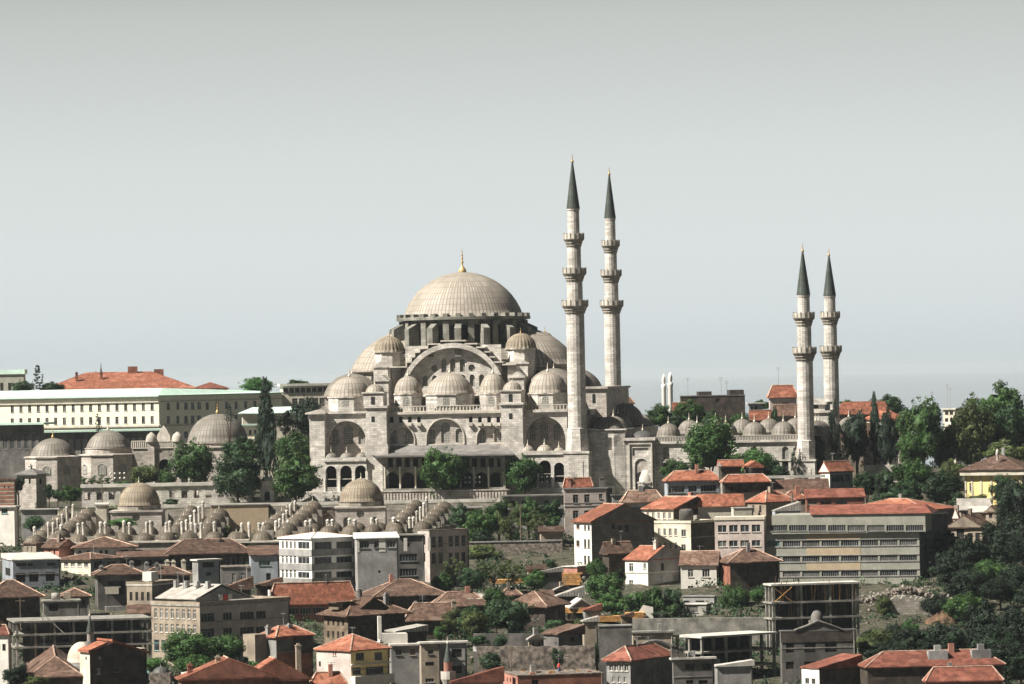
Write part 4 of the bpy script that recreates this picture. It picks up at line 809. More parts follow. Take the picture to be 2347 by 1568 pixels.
# white kerb of the road on the terrace, lawn
b = MB(); p0, p1 = Pt(*Q1(1400, 385), 1072), Pt(*Q5(200, 235), 1072); zz = ground(0, 1075) + .004
b.box(p0.x, p1.x, 1071.6, 1072.3, zz - .6, zz + .55); tag(b.build('road_wall', 'slab'), 'low white parapet wall of the road running below the lawn', 'wall')
b = MB(); b.box(-75, 40, 1073, 1076.5, 56.9, 57.03); b.build('road', 'plaster', kind='structure')
b = MB(); rr = random.Random(3)
for i in range(2600):
    x, y = rr.uniform(-92, 20), rr.uniform(1076.7, 1081.5); h = rr.uniform(.25, .7); a = rr.uniform(0, pi); dx, dy = .12 * cos(a), .12 * sin(a)
    b.add([(x - dx, y - dy, 57), (x + dx, y + dy, 57), (x + rr.uniform(-.2, .2), y, 57 + h)], [(0, 1, 2)])
b.build('grass', 'grass', kind='stuff')
b = MB(); b.box(-92, 25, 1076.6, 1082.4, 56.95, 57.06); b.build('lawn', 'grass', kind='structure')
# ---------------------------------------------------------------- the two stepped colleges (madrasas)
def chimney_(parent, P, w_, h, pale=True):
    t = MB(); t.lathe([(w_, 0), (w_ * .95, h - 1.0), (w_ * 1.15, h - .95), (w_ * 1.15, h - .8)], 8, smooth=False); c = t.build('chimney', 'plainst' if pale else 'stone_d', parent, P); c.rotation_euler = (R_.uniform(-.035, .035), R_.uniform(-.035, .035), R_.uniform(0, 3)); c.scale = (R_.uniform(.85, 1.1),) * 2 + (R_.uniform(.9, 1.05),)
    q = MB(); q.lathe([(w_ * .95, h - .8), (w_ * .95, h - .35), (w_ * 1.2, h - .3), (w_ * 1.05, h - .05), (w_ * .6, h + .12), (.01, h + .22)], 8, smooth=False); q.build('chimney_cap', 'slab' if pale else 'plainst', c)
def madrasa(label, frn, front, second, wings, chims, dersh, yfront):
    base = Pt(*frn(*front[0][:2]), 1036); z0 = ground(base.x, 1036) - 3
    t = thing('madrasa', label, 'madrasa', (base.x, 1036, z0), 0, 'stepped domed colleges below the mosque'); L = t.location
    def P(x, y, Y, f=frn): return Pt(*f(x, y), Y) - L
    k = 1 / (2.347 if frn is Q3 else 2.445) / 1.6361 / FL
    a, c = P(front[0][0] - 110, yfront, 1033), P(front[-1][0] + 110, yfront, 1033)
    MB().box(a.x, c.x, -3.3, 2.4, -3, a.z - .2).build('front_wall', 'stone_d', t); MB().box(a.x - .2, c.x + .2, -3.7, 3.2, a.z - .19, a.z + .15).build('cornice', 'plainst', t)
    for x, y, hw, h in front:
        p = P(x, y, 1036); dome(t, p, hw * k * 1036 * R_.uniform(.93, 1.03), h * k * 1036 * R_.uniform(.92, 1.08), 'lead_b', fin=.9, n=24, ribs=16)
    if second:
        q0, q1 = P(second[0][0] - 95, second[0][1], 1044), P(second[-1][0] + 95, second[0][1], 1044)
        MB().box(q0.x, q1.x, 3, 13, -3, q0.z - .2).build('cell_range', 'stone_d', t)
        for x, y, hw, h in second: dome(t, P(x, y, 1043), hw * k * 1043, h * k * 1043, 'lead_b', fin=0, n=24, ribs=16)
    for (x0, y0, x1, y1, n, hw, Y0) in wings:
        for i in range(n):
            f = i / (n - 1); Y = Y0 + f * 21; p = P(x0 + (x1 - x0) * f, y0 + (y1 - y0) * f, Y); r = hw * k * Y
            MB().box(p.x - r, p.x + r, p.y - 2.2, p.y + 2.2, -3, p.z - .02).build('cell', 'stone_d', t)
            dome(t, p, r * R_.uniform(1.02, 1.14), r * R_.uniform(.9, 1.05), 'lead_b', fin=1.1, n=24, ribs=16)
    for x, yb, yt, Y, w_ in chims:
        p = P(x, yb, Y); q = P(x, yt, Y); chimney_(t, p - Vector((0, 0, .6)), w_ * k * Y, q.z - p.z + .6, Y < 1046 or x % 2 == 0)
    # domed classroom
    x, yb, hw, yt, bx0, bx1, fd = dersh; Y = 1056; f = fd
    p = P(x, yb, Y, f); q = P(x, yt, Y, f); kk = (f(1, 0)[0] - f(0, 0)[0]) / FL * Y
    u0, u1 = P(bx0, yb, Y, f).x, P(bx1, yb, Y, f).x; zc_ = p.z - 1.6
    wz = [arch(u0 + 1.7, u0 + 3.1, zc_ - 5.4, zc_ - 1.9), arch(u1 - 3.1, u1 - 1.7, zc_ - 5.4, zc_ - 1.9)]; cm = (u0 + u1) / 2
    wz.append([(cm + .85 * cos(2 * pi * i / 16), zc_ - 1.2 + .85 * sin(2 * pi * i / 16)) for i in range(16)])
    b = MB(); yf = p.y - 5.2; b.plate((0, yf, 0), (1, 0, 0), rect(u0, u1, -3, zc_), wz, .4); b.box(u0, u1, yf + .41, p.y + 6, -3, zc_)
    b.box(u0 - .3, u1 + .3, yf - .3, p.y + 6.3, zc_, zc_ + .35); b.build('classroom', 'stone', t)
    for h in wz: g_ = MB(); g_.plate((0, yf + .36, 0), (1, 0, 0), h); g_.build('window', 'lattice', t)
    MB().lathe([(hw * kk * 1.04, zc_ + .3), (hw * kk * 1.04, p.z - .3), (hw * kk * 1.08, p.z - .2)], 12, p.x, p.y, smooth=False).build('classroom_drum', 'stone_d', t)
    dome(t, p, hw * kk, q.z - p.z, 'lead_c', fin=1.6, n=48, ribs=40)
    return t, P
fr1 = [(310, 703, 92, 78), (512, 692, 92, 85), (715, 690, 92, 78), (920, 688, 92, 80), (1125, 686, 92, 80), (1326, 684, 92, 82), (1535, 682, 92, 85), (1733, 680, 92, 85), (1966, 674, 92, 85), (2168, 672, 92, 85)]
ch1 = [(722, 610, 512, 1039, 15), (767, 615, 512, 1039, 15), (926, 610, 510, 1039, 15), (968, 612, 510, 1039, 15), (1138, 605, 505, 1039, 15), (1188, 625, 507, 1039, 15), (1346, 600, 505, 1039, 15), (1384, 610, 505, 1039, 15), (1521, 600, 507, 1039, 15), (1560, 600, 505, 1039, 15),
       (446, 640, 515, 1039, 14), (488, 600, 505, 1039, 14), (560, 620, 530, 1039, 14), (576, 560, 425, 1050, 14), (620, 510, 375, 1053, 14), (668, 450, 338, 1057, 13), (320, 610, 557, 1041, 16), (533, 570, 470, 1046, 14),
       (1672, 640, 502, 1039, 15), (1710, 560, 490, 1042, 14), (1755, 590, 515, 1040, 14), (1796, 610, 515, 1040, 14), (1845, 665, 515, 1038, 15), (1750, 500, 443, 1050, 14), (1788, 510, 400, 1052, 14), (1828, 500, 365, 1054, 14), (1862, 450, 318, 1058, 14), (1968, 590, 512, 1039, 15), (2220, 600, 510, 1039, 13), (2289, 665, 512, 1036, 14)]
m1, _ = madrasa('left stepped college of small brown lead domes and paired chimneys, before the mausoleums', Q1, fr1, [(765, 630, 92, 82), (968, 628, 92, 82), (1165, 626, 92, 82), (1365, 622, 92, 82), (1535, 618, 88, 80)],
        [(330, 690, 590, 470, 6, 70, 1040), (560, 650, 800, 462, 6, 86, 1040), (1620, 600, 1750, 430, 5, 75, 1042), (1870, 650, 2010, 462, 5, 90, 1041)], ch1, (1277, 345, 190, 145, 1030, 1495, Q1), 712)
fr2 = [(0, 530, 85, 70), (195, 522, 90, 78), (388, 488, 82, 66), (580, 482, 85, 72), (782, 470, 85, 72), (978, 466, 85, 72), (1172, 464, 85, 72), (1368, 456, 85, 72)]
ch2 = [(18, 480, 375, 1039, 14), (86, 515, 378, 1037, 14), (168, 430, 372, 1039, 14), (206, 430, 374, 1039, 14), (315, 470, 358, 1039, 14), (350, 440, 345, 1041, 14), (382, 420, 300, 1046, 14), (415, 380, 255, 1049, 14), (446, 330, 218, 1053, 14), (482, 300, 178, 1057, 13), (425, 450, 365, 1040, 14),
       (580, 440, 355, 1039, 14), (622, 440, 352, 1039, 14), (772, 430, 342, 1039, 16), (818, 435, 342, 1039, 16), (965, 425, 342, 1039, 15), (1010, 430, 342, 1039, 15), (1160, 420, 340, 1039, 15), (1206, 430, 342, 1039, 15), (1356, 415, 330, 1039, 16), (1394, 420, 350, 1040, 13),
       (1495, 400, 330, 1042, 13), (1525, 395, 320, 1043, 13), (1557, 385, 275, 1047, 13), (1590, 350, 232, 1050, 13), (1618, 300, 200, 1054, 13), (1645, 260, 152, 1058, 13)]
m2, _ = madrasa('right stepped college of small brown lead domes, directly before the mosque porch', Q3, fr2, [(640, 450, 82, 70), (825, 445, 82, 72), (1030, 442, 82, 72), (1225, 440, 82, 70)],
        [(230, 440, 460, 270, 6, 70, 1040), (420, 450, 640, 262, 6, 84, 1040), (1360, 430, 1545, 240, 6, 72, 1040), (1610, 440, 1790, 262, 6, 80, 1040)], ch2, (1068, 180, 192, -10, 845, 1282, Q3), 548)
# ================================================================== THE TOWN ON THE SLOPE
H = house
# ---- left, frame Q1
H(Q1, 'cottage', 'tiny white shed with a teal window at the left edge of the photo', 'house', -60, 130, 165, 372, 1046, 75, 'white', ('flat', .3, .5, 'slab'), [('L', 8, 75, 1, .85, [(385, 430)], 't', 3)], dep=4)
H(Q1, 'ruined_tower', 'striped brick and stone wall stub at the left edge beside the grey guard house', 'ruin', -80, 130, 150, 128, 1076, 78, 'tan', ('shed', .6, .2, 'tile_o'), [('L', 20, 100, 2, .25, [(165, 200)], 'd')], dep=6, caps=False,
  extra=lambda t, A, B, Ht: [MB().box(-.06, -.005, .1, B, Ht - 1.2 - i * .9, Ht - .75 - i * .9).build('brick_band', 'brick', t) for i in range(6)])
H(Q1, 'guard_house', 'small stone guard house with two square windows and a lead roof below the leftmost mausoleum', 'house', 155, 330, 425, 78, 1082, 66, 'stone', ('hip', 1.5, .6, 'lead_r'), [('L', 190, 300, 2, .32, [(110, 158)], 'd'), ('R', 352, 392, 1, .5, [(110, 165)], 'd')], chim=((.45, .55, 2.0, 'slab'),), caps=False)
H(Q1, 'flat_roof_shed', 'low shed with white roof strip between the bushes and the left college', 'shed', 190, 192, 525, 398, 1066, 2, 'plaster', ('flat', .25, .4, 'slab'), dep=5)
H(Q1, 'small_house', 'little cream house with four small windows at the foot of the left college', 'house', 214, 330, 405, 712, 1024, 62, 'tan', ('flat', .25, .3, 'tile_o'), [('L', 235, 310, 2, .45, [(735, 785)], 'w'), ('R', 345, 380, 1, .5, [(738, 785)], 'w')], dep=6)
H(Q1, 'brick_house', 'red brick house under a sagging tiled roof beside the little cream house', 'house', 405, 540, 690, 745, 1018, 58, 'brickp', ('gable_b', 1.8, .5, 'tile_o'), [('L', 430, 520, 2, .3, [(760, 810)], 'd')], wallR=None)
H(Q1, 'warehouse', 'bluish white flat-roofed block with big dark windows on the left', 'building', 20, 118, 552, 862, 968, 14, 'blue', ('shed', .9, .25, 'slab'), [('R', 140, 250, 1, .85, [(885, 912)], 'd'), ('R', 245, 310, 1, .75, [(885, 912)], 'd'), ('R', 425, 515, 1, .85, [(880, 908)], 'd'), ('R', 130, 370, 2, .72, [(972, 1058), (1108, 1180)], 'd', 3), ('R', 405, 515, 1, .78, [(966, 1050), (1098, 1180)], 'd', 3), ('L', 35, 110, 1, .6, [(930, 1000)], 'd')])
H(Q1, 'terrace_house', 'upper storey of a long terrace with a white wall under brown tiles', 'house', 670, 682, 1238, 755, 1010, 4, 'white', ('hip', 2.3, .7, 'tile_o'), [('R', 690, 850, 2, .35, [(768, 792)], 'd'), ('R', 900, 1000, 2, .55, [(765, 800)], 'd'), ('R', 1090, 1190, 1, .7, [(762, 800)], 'd')], dep=8)
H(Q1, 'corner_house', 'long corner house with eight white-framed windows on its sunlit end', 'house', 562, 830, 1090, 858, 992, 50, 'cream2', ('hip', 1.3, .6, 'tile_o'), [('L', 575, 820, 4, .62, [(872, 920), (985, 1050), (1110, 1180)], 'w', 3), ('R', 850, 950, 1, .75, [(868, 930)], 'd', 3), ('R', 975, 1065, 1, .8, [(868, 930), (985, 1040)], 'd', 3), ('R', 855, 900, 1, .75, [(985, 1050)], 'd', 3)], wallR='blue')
H(Q1, 'row_house', 'shaded row house with a brown lean-to tile roof left of the hipped mansion', 'house', 1080, 1092, 1530, 838, 1000, 6, 'plaster_d', ('shed', 1.1, .4, 'tile_o'), [('R', 1100, 1520, 4, .6, [(855, 915)], 'd', 2)], dep=6)
H(Q1, 'mansion', 'wide dark timber mansion under a broad brown hipped roof behind the grey tower', 'house', 1518, 1540, 2290, 812, 1004, 8, 'wood', ('hip', 3.3, .9, 'tile_o'), [('R', 1580, 1640, 1, .5, [(835, 905)], 'g'), ('R', 1640, 1750, 2, .55, [(835, 905)], 'g'), ('R', 2040, 2290, 5, .55, [(830, 895)], 'g')], dep=9, chim=((.66, .4, 2.8, 'plaster_d'),))
H(Q1, 'stair_tower', 'narrow grey rendered tower with a white flat roof and small dark openings', 'tower', 1763, 1815, 2020, 866, 968, 30, 'plaster', ('flat', .3, .35, 'slab'), [('R', 1850, 1965, 1, .9, [(875, 925)], 'd', 3), ('R', 1885, 1940, 1, .85, [(970, 1000)], 'd'), ('R', 1890, 1940, 1, .85, [(1065, 1095)], 'd')], wallR='blue')
H(Q1, 'ruin_facade', 'roofless grey facade with empty windows right of the narrow tower', 'ruin', 2010, 2025, 2560, 925, 978, 6, 'plaster_d', ('flat', .15, .2, 'rubble'), [('R', 2100, 2340, 3, .4, [(975, 1060)], 'w', 2), ('R', 2360, 2440, 1, .6, [(965, 1030)], 'w')], dep=7)
H(Q3, 'green_house', 'greenish grey narrow house under brown tiles left of the white apartment block', 'house', 80, 95, 345, 668, 972, 4, 'blue', ('shed', 1.2, .4, 'tile_o'), [('R', 160, 270, 1, .9, [(705, 755)], 't', 3), ('R', 225, 275, 1, .8, [(820, 880)], 'd')], dep=6)
H(Q1, 'balcony_house', 'shabby house with a deep shaded balcony under patchy red tiles', 'house', 870, 895, 1300, 1000, 938, 10, 'plaster_d', ('hip', 2.0, .8, 'tile_o'), [('R', 975, 1150, 1, .9, [(1050, 1180)], 'd', 3)], dep=9, chim=((.1, .2, 1.6, 'plaster'), (.8, .3, 2.3, 'plaster')),
  extra=lambda t, A, B, Ht: (MB().box(A * .15, A * .8, -1.6, -.05, Ht - 7.2, Ht - 6.0).box(A * .15, A * .5, -1.5, -.05, Ht - 2.4, Ht - 2.2).build('balcony', 'plaster', t), MB().box(A * .15, A * .45, -1.7, -1.6, Ht - 3.6, Ht - 2.3).build('awning', 'cream2', t)))
H(Q1, 'chimney_house', 'dark house with a ragged roofline of many short chimneys', 'house', 1290, 1310, 1740, 1005, 946, 8, 'plaster_d', ('hip', 1.9, .6, 'tile_o'), [('R', 1680, 1740, 1, .6, [(1020, 1090)], 'd')], dep=9, chim=((.1, .3, 2.4, 'plaster'), (.32, .3, 2.2, 'plaster'), (.55, .5, 2.6, 'cream2'), (.68, .5, 2.5, 'cream2'), (.9, .5, 2.6, 'cream2')))
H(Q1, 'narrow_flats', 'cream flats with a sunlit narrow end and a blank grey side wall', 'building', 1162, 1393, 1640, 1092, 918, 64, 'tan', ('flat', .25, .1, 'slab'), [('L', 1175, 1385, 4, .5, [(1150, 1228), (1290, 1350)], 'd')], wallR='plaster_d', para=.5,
  extra=lambda t, A, B, Ht: (MB().box(.3, 3.0, B * .05, B * .4, Ht + .9, Ht + 2.6).build('roof_hut', 'white', t)))
H(Q1, 'lean_to', 'small lean-to with a slanting mossy roof right of the narrow tower', 'shed', 2030, 2040, 2300, 1130, 926, 12, 'wood', ('shed_l', 2.6, .5, 'tile_m'), [('R', 2080, 2200, 1, .5, [(1150, 1210)], 'd')], dep=6, chim=((.95, .4, 4.0, 'plaster'),))
H(Q3, 'lean_to', 'brown lean-to roof tucked against the foot of the white apartment block', 'shed', 135, 148, 362, 935, 930, 8, 'wood', ('shed_l', 1.6, .4, 'tile_m'), [], dep=6)
# ---- left lower, frame Q2
H(Q2, 'tiled_house', 'big old brown-tiled house in shadow at the left edge above the concrete frame', 'house', -160, -120, 350, 340, 905, 12, 'wood', ('hip', 3.4, 1.0, 'tile_o'), [], dep=14)
H(Q2, 'flat_shop', 'low dark flat-roofed shop with a metal roof tank', 'building', 376, 386, 700, 372, 900, 8, 'plaster_d', ('flat', .3, .3, 'concrete'), [('R', 420, 520, 1, .8, [(390, 450)], 'd')], dep=6, extra=lambda t, A, B, Ht: MB().lathe([(.0, 0), (.8, 0), (.8, 1.3), (0.01, 1.35)], 12, A * .35, 2).build('roof_tank', 'metal', t, (0, 0, Ht + .3)))
def penthouse(t, A, B, Ht):
    b = MB(); b.extr([(B * 0 + .5, Ht + .9), (A * .62, Ht + .9), (A * .3, Ht + 3.3)], 1.5, 1.7); b.build('attic_gable', 'plaster', t)
    q = MB(); q.add([(.3, 1.4, Ht + 1.2), (A * .3, 1.4, Ht + 3.6), (A * .3, B * .95, Ht + 3.6), (.3, B * .95, Ht + 1.2), (.3, 1.4, Ht + 1.35), (A * .3, 1.4, Ht + 3.75), (A * .3, B * .95, Ht + 3.75), (.3, B * .95, Ht + 1.35), (A * .66, 1.4, Ht + .9), (A * .66, B * .95, Ht + .9), (A * .66, 1.4, Ht + 1.05), (A * .66, B * .95, Ht + 1.05)],
        [(4, 5, 6, 7), (0, 4, 7, 3), (0, 1, 5, 4), (5, 10, 11, 6), (1, 8, 10, 5), (0, 3, 2, 1), (1, 2, 9, 8), (8, 9, 11, 10)]); q.build('attic_roof', 'metal', t)
    for i in range(4): MB().box(A * .2, A * .2 + .8, B * (.2 + .22 * i), B * (.2 + .22 * i) + .7, Ht + 2, Ht + 4.3).build('chimney', 'plaster', t)
    for k, m in enumerate(('white', 'red', 'white')): MB().box(A * .25 + k * 1.1, A * .25 + k * 1.1 + .9, .9, .95, Ht + .9, Ht + 1.9).build('laundry', m, t)
    antenna(t, 2, B * .5, Ht + 3, 3); antenna(t, 3, B * .7, Ht + 3, 3)
H(Q2, 'corner_flats', 'long corner block of flats with a corrugated attic roof and laundry above the round trees', 'building', 1332, 1757, 2550, 412, 872, 44, 'tan', ('flat', .3, .15, 'concrete'), [('L', 1345, 1735, 8, .52, [(432, 515), (565, 640)], 'w'), ('R', 1745, 1890, 1, .95, [(470, 545), (605, 680)], 'g', 4), ('R', 1955, 2050, 1, .85, [(462, 530), (597, 660)], 'g', 3), ('R', 2110, 2240, 1, .95, [(455, 525), (590, 665)], 'g', 4), ('R', 2250, 2345, 1, .9, [(448, 518), (585, 650)], 'g', 3), ('L', 1345, 1540, 3, .7, [(705, 800)], 't', 1, 'door')], wallR='pink', para=.5, extra=penthouse)
# concrete skeletons
def skeleton(fr, label, xl, xc, xr, ylev, Y, r, slab='concrete', ncol=(5, 2), back='dark', extra=None, name='concrete_frame', ztop=None):
    Y = YM(Y); C = Pt(*fr(xc, ylev[0]), Y); r = radians(r); da, db = (cos(r), sin(r)), (-sin(r), cos(r))
    A = abs(tface(C, da, *fr(xr, ylev[0]))[0]); B = abs(tface(C, db, *fr(xl, ylev[0]))[0])
    zb = min(ground(C.x, C.y), ground(C.x + da[0] * A, C.y + da[1] * A)) - 1; t = thing(name, label, 'unfinished building', (C.x, C.y, zb), r)
    zs_ = [Pt(*fr(xc, y), Y).z - zb for y in ylev]; prev = 0
    for i, z in enumerate(zs_):
        q = MB(); q.box(-.3, A + .3, -.3, B + .3, z - .32, z); q.build('floor_slab', slab if i == 0 else 'concrete', t)
    levels = [0] + sorted(zs_)
    for i in range(len(levels) - 1):
        z0_, z1_ = levels[i], levels[i + 1] - .33
        for a in range(ncol[0] + 1):
            for b_ in range(ncol[1] + 1):
                x, y = A * a / ncol[0], B * b_ / ncol[1]; x = min(max(x, .2), A - .2); y = min(max(y, .2), B - .2)
                MB().box(x - .2, x + .2, y - .2, y + .2, z0_ + .003, z1_ + .002).build('column', 'concrete', t)
        MB().box(A * .1, A * .98, B - .9, B - .7, z0_ + .003, z1_).build('inner_wall', back, t)
    t['dims'] = [A, B, levels[-1]]
    if extra: extra(t, A, B, levels)
    return t
skeleton(Q2, 'bare concrete frame of a long three-storey building behind the small minaret', 75, 140, 1325, [540, 655, 765], 858, 12, slab='concrete', ncol=(7, 2), back='plaster_d',
  extra=lambda t, A, B, L: [MB().box(A * .15, A * .6, B * .3, B * .8, L[1] + .01, L[1] + .25).build('floor_screed', 'slab', t), MB().tube((A * .2, .5, L[-1]), (A * .2, .5, L[-1] + 1.2), .1, .1, 5).tube((A * .2, .5, L[-1] + 1.2), (A * .36, -1, L[-1] - 2.5), .07, .07, 5).build('hoist', 'concrete', t)])
H(Q2, 'white_house', 'white house corner cut by the left edge beside the concrete frame', 'house', -150, 70, 90, 665, 838, 76, 'white', ('hip', 1.8, .4, 'tile_p'), [('L', -40, 60, 2, .6, [(740, 800)], 'd')], dep=9)
# small mosque
sm = thing('small_mosque', 'small neighbourhood mosque with a pale dome at the lower left', 'mosque', Pt(*Q2(690, 885), 805)); zg_ = ground(sm.location.x, 805) - 1 - sm.location.z; k = 1 / 2.347 / 1.6361 / FL * 805
dome(sm, (30 * k, 0, 0), 128 * k, 165 * k, mat('pale_dome_plaster', (0.52, 0.42, 0.34), var=.1), fin=0, n=32, ribs=10)
MB().lathe([(150 * k, zg_), (150 * k, -1.4), (158 * k, -1.3), (158 * k, -.7), (140 * k, -.6), (140 * k, -.2)], 12, 30 * k, 0, smooth=False).build('drum', 'plaster', sm)
def small_minaret(fr, label, x, ytip, ycone, ybal, yfoot, Y, wsh, shaft, balm, wcone):
    Y = YM(Y); C = Pt(*fr(x, ybal), Y); z0 = ground(C.x, Y) - 1; t = thing('small_minaret', label, 'minaret', (C.x, C.y, z0)); kk = (fr(1, 0)[0] - fr(0, 0)[0]) / FL * Y
    zz = lambda y: Pt(*fr(x, y), Y).z - z0; r = wsh * kk / 2
    MB().lathe([(r * 1.15, 0), (r * 1.1, zz(ybal) - 1.2), (r * 1.7, zz(ybal))], 14, smooth=False).build('lower_shaft', 'plaster', t)
    q = MB(); q.lathe([(r * 1.2, zz(ybal) - 1.1), (r * 1.72, zz(ybal) - .3), (r * 1.72, zz(ybal) + 1.0), (r * 1.58, zz(ybal) + 1.0), (r * 1.58, zz(ybal) + .05), (r, zz(ybal) + .05)], 14, smooth=False); q.build('balcony', balm, t)
    MB().lathe([(r, zz(ybal)), (r * .97, zz(ycone) - .2), (r * 1.1, zz(ycone))], 14).build('upper_shaft', shaft, t)
    MB().lathe([(wcone * kk / 2, zz(ycone)), (wcone * kk / 2 * .55, zz(ycone) * .65 + zz(ytip) * .35), (.12, zz(ytip) - 1.2), (.03, zz(ytip) - 1.1)], 14).build('cone_roof', 'cone', t, ribs=14)
    finial(t, (0, 0, zz(ytip) - 1.25), 1.3)
small_minaret(Q2, 'stubby minaret with a grey lead cone beside the small pale dome, lower left', 795, 430, 640, 768, 900, 832, 56, 'pink', 'plaster', 72)
H(Q2, 'gabled_house', 'tall dark timber house in shadow with broken tiled gable edges, lower left', 'house', 700, 788, 1290, 800, 820, 28, 'cream2', None, [('L', 745, 770, 1, .5, [(850, 880)], 'd'), ('R', 850, 885, 1, .85, [(955, 1005)], 'w'), ('R', 1000, 1060, 1, .85, [(945, 985)], 'b'), ('R', 868, 890, 1, .8, [(848, 868)], 'w')], wallR='wood',
  extra=lambda t, A, B, Ht: (MB().extr([(0, Ht), (A, Ht - 1.2), (A, Ht - .6), (A * .45, Ht + 1.2)], .02, .2).build('gable', 'wood', t), MB().extr([(A * .38, Ht + 1.4), (A * 1.04, Ht - .9), (A * 1.04, Ht - .6), (A * .38, Ht + 1.75)], -.5, 6).extr([(-.4, Ht - .3), (A * .3, Ht + 1.0), (A * .3, Ht + 1.35), (-.4, Ht + .1)], -.5, 4).build('roof', 'tile', t)))
for m_ in [o for o in bpy.data.objects if o.name.startswith('wall') and o.parent and o.parent.name == 'gabled_house']:
    pass
H(Q2, 'low_house', 'low house under a sunlit old tiled roof beside the small pale dome', 'house', 255, 265, 715, 1045, 822, 6, 'wood', ('hip', 3.6, .5, 'tile_m'), [], dep=11)
H(Q2, 'roof_cluster', 'orange ridged roof with mortar-dotted tiles at the bottom edge', 'house', 1570, 1600, 2420, 1060, 800, 10, 'brick', ('gable_b', 3.6, .6, 'tile'), [], dep=12, chim=((.1, .3, 2.2, 'brick'), (.4, .2, 3.4, 'tan')))
H(Q2, 'white_shed', 'low shed with white roof sheet at the bottom edge, left of orange roofs', 'shed', 1610, 1618, 1820, 1010, 806, 8, 'plaster_d', ('shed_l', .9, .3, 'slab'), [], dep=3)
for i, (x, y, hw, l) in enumerate(((1415, 990, 75, 'dark lead bath dome at the bottom edge, larger of two'), (1800, 975, 65, 'smaller grey bath dome near the white shed roof'))):
    C = Pt(*Q2(x, y), 779); t = thing('bath_dome', l, 'dome', (C.x, C.y, ground(C.x, 779) - 1)); kk = 1 / 2.347 / 1.6361 / FL * 779; h = C.z - t.location.z
    MB().box(-hw * kk * 1.2, hw * kk * 1.2, -hw * kk * 1.2, hw * kk * 1.2, 0, h - .05).build('wall', 'rubble', t); dome(t, (0, 0, h), hw * kk, hw * kk * .7, 'lead_d', fin=.6, n=24, ribs=12)
# ---- middle, frames Q3 and Q4
H(Q3, 'white_flats', 'white apartment block with grey bands, sunlit left end and white roof, centre left', 'building', 345, 628, 1010, 522, 944, 40, 'sheet', ('hip', 1.1, .35, 'sheet'),
  [('L', 358, 500, 4, .62, [(540, 605), (662, 735), (792, 862)], 'w'), ('L', 505, 615, 1, .92, [(545, 608), (678, 738), (810, 865)], 'w', 3), ('R', 652, 808, 1, .96, [(545, 610), (678, 738), (808, 868), (945, 995)], 'g', 4), ('R', 845, 990, 1, .96, [(540, 605), (672, 735), (803, 862), (938, 990)], 'g', 4)], wallR='sheet',
  bands=(), extra=lambda t, A, B, Ht: [MB().box(-.14, A - .02, -.14, -.004, Ht - z1, Ht - z0).box(-.14, -.004, -.004, B, Ht - z1, Ht - z0).build('spandrel_band', 'plaster', t) for z0, z1 in ((2.05, 3.35), (4.85, 6.15), (7.75, 9.3))])
H(Q3, 'blank_block', 'tall grey rendered wall block with three top windows joined to the white flats', 'building', 1008, 1030, 1392, 520, 943, 8, 'plaster', ('shed', 1.0, .25, 'sheet'), [('R', 1040, 1140, 1, .92, [(540, 600)], 'g', 4), ('R', 1175, 1268, 1, .92, [(537, 597)], 'g', 3), ('R', 1288, 1370, 1, .92, [(534, 595)], 'g', 3), ('R', 1215, 1240, 1, .9, [(795, 818)], 'd'), ('R', 1325, 1337, 1, .9, [(875, 886)], 'd')], dep=9,
  extra=lambda t, A, B, Ht: [MB().box(x, x + w_, -.05, -.004, Ht - 2.6, Ht - .02).build('white_panel', 'white', t) for x, w_ in ((.1, .35), (4.3, 1.3), (9.2, .7), (14.0, .5))])
H(Q3, 'recessed_block', 'recessed dark block with two rows of broken windows right of the blank grey wall', 'building', 1385, 1390, 1620, 490, 957, 8, 'plaster_d', ('flat', .3, .3, 'slab'), [('R', 1400, 1560, 1, .98, [(650, 715), (780, 845)], 'g', 6), ('R', 1465, 1495, 1, .9, [(555, 590)], 'd')], dep=8)
H(Q3, 'burnt_building', 'pinkish roofless building with sky showing through its upper windows', 'ruin', 1562, 1665, 2012, 448, 972, 40, 'pink', ('flat', .15, .1, 'rubble'), [('R', 1672, 1795, 2, .62, [(498, 590), (642, 735)], 'b'), ('R', 1825, 1995, 3, .62, [(490, 580), (638, 735)], 'b'), ('L', 1605, 1640, 1, .5, [(490, 570), (640, 720)], 'd')],
  extra=lambda t, A, B, Ht: MB().extr([(0, Ht + .2), (A * .7, Ht + .2), (A * .75, Ht + 1.1), (A * .4, Ht + .8)], .4, .7).build('broken_parapet', 'rubble', t))
H(Q3, 'school', 'long glazed brick building under a wide orange hipped roof with white gable step', 'building', 270, 280, 1010, 1108, 912, 12, 'brickp', ('hip', 4.6, .7, 'tile'), [('R', 285, 980, 6, .86, [(1122, 1180), (1250, 1310), (1390, 1440)], 'w', 4)], dep=16,
  extra=lambda t, A, B, Ht: (MB().box(-.5, -.2, -.5, B * .9, Ht - 2, Ht + 3.0).build('gable_step', 'white', t)))
H(Q4, 'grey_annex', 'grey annex with teal windows left of the long orange roof', 'building', -250, -240, 272, 282, 900, 5, 'plaster', ('flat', .3, .25, 'slab'), [('R', 5, 120, 1, .95, [(340, 410), (475, 545)], 'g', 3), ('R', 145, 225, 1, .95, [(330, 400), (465, 535)], 'g', 3)], dep=8)
H(Q4, 'wooden_house', 'dark wooden house with a faded brown hipped roof right below the blank grey wall', 'house', 1095, 1200, 1800, 212, 912, 14, 'wood', ('hip', 3.3, .9, 'tile_m'), [('R', 1260, 1310, 1, .7, [(230, 285)], 'b'), ('R', 1370, 1760, 5, .35, [(225, 285)], 'b')], dep=10)
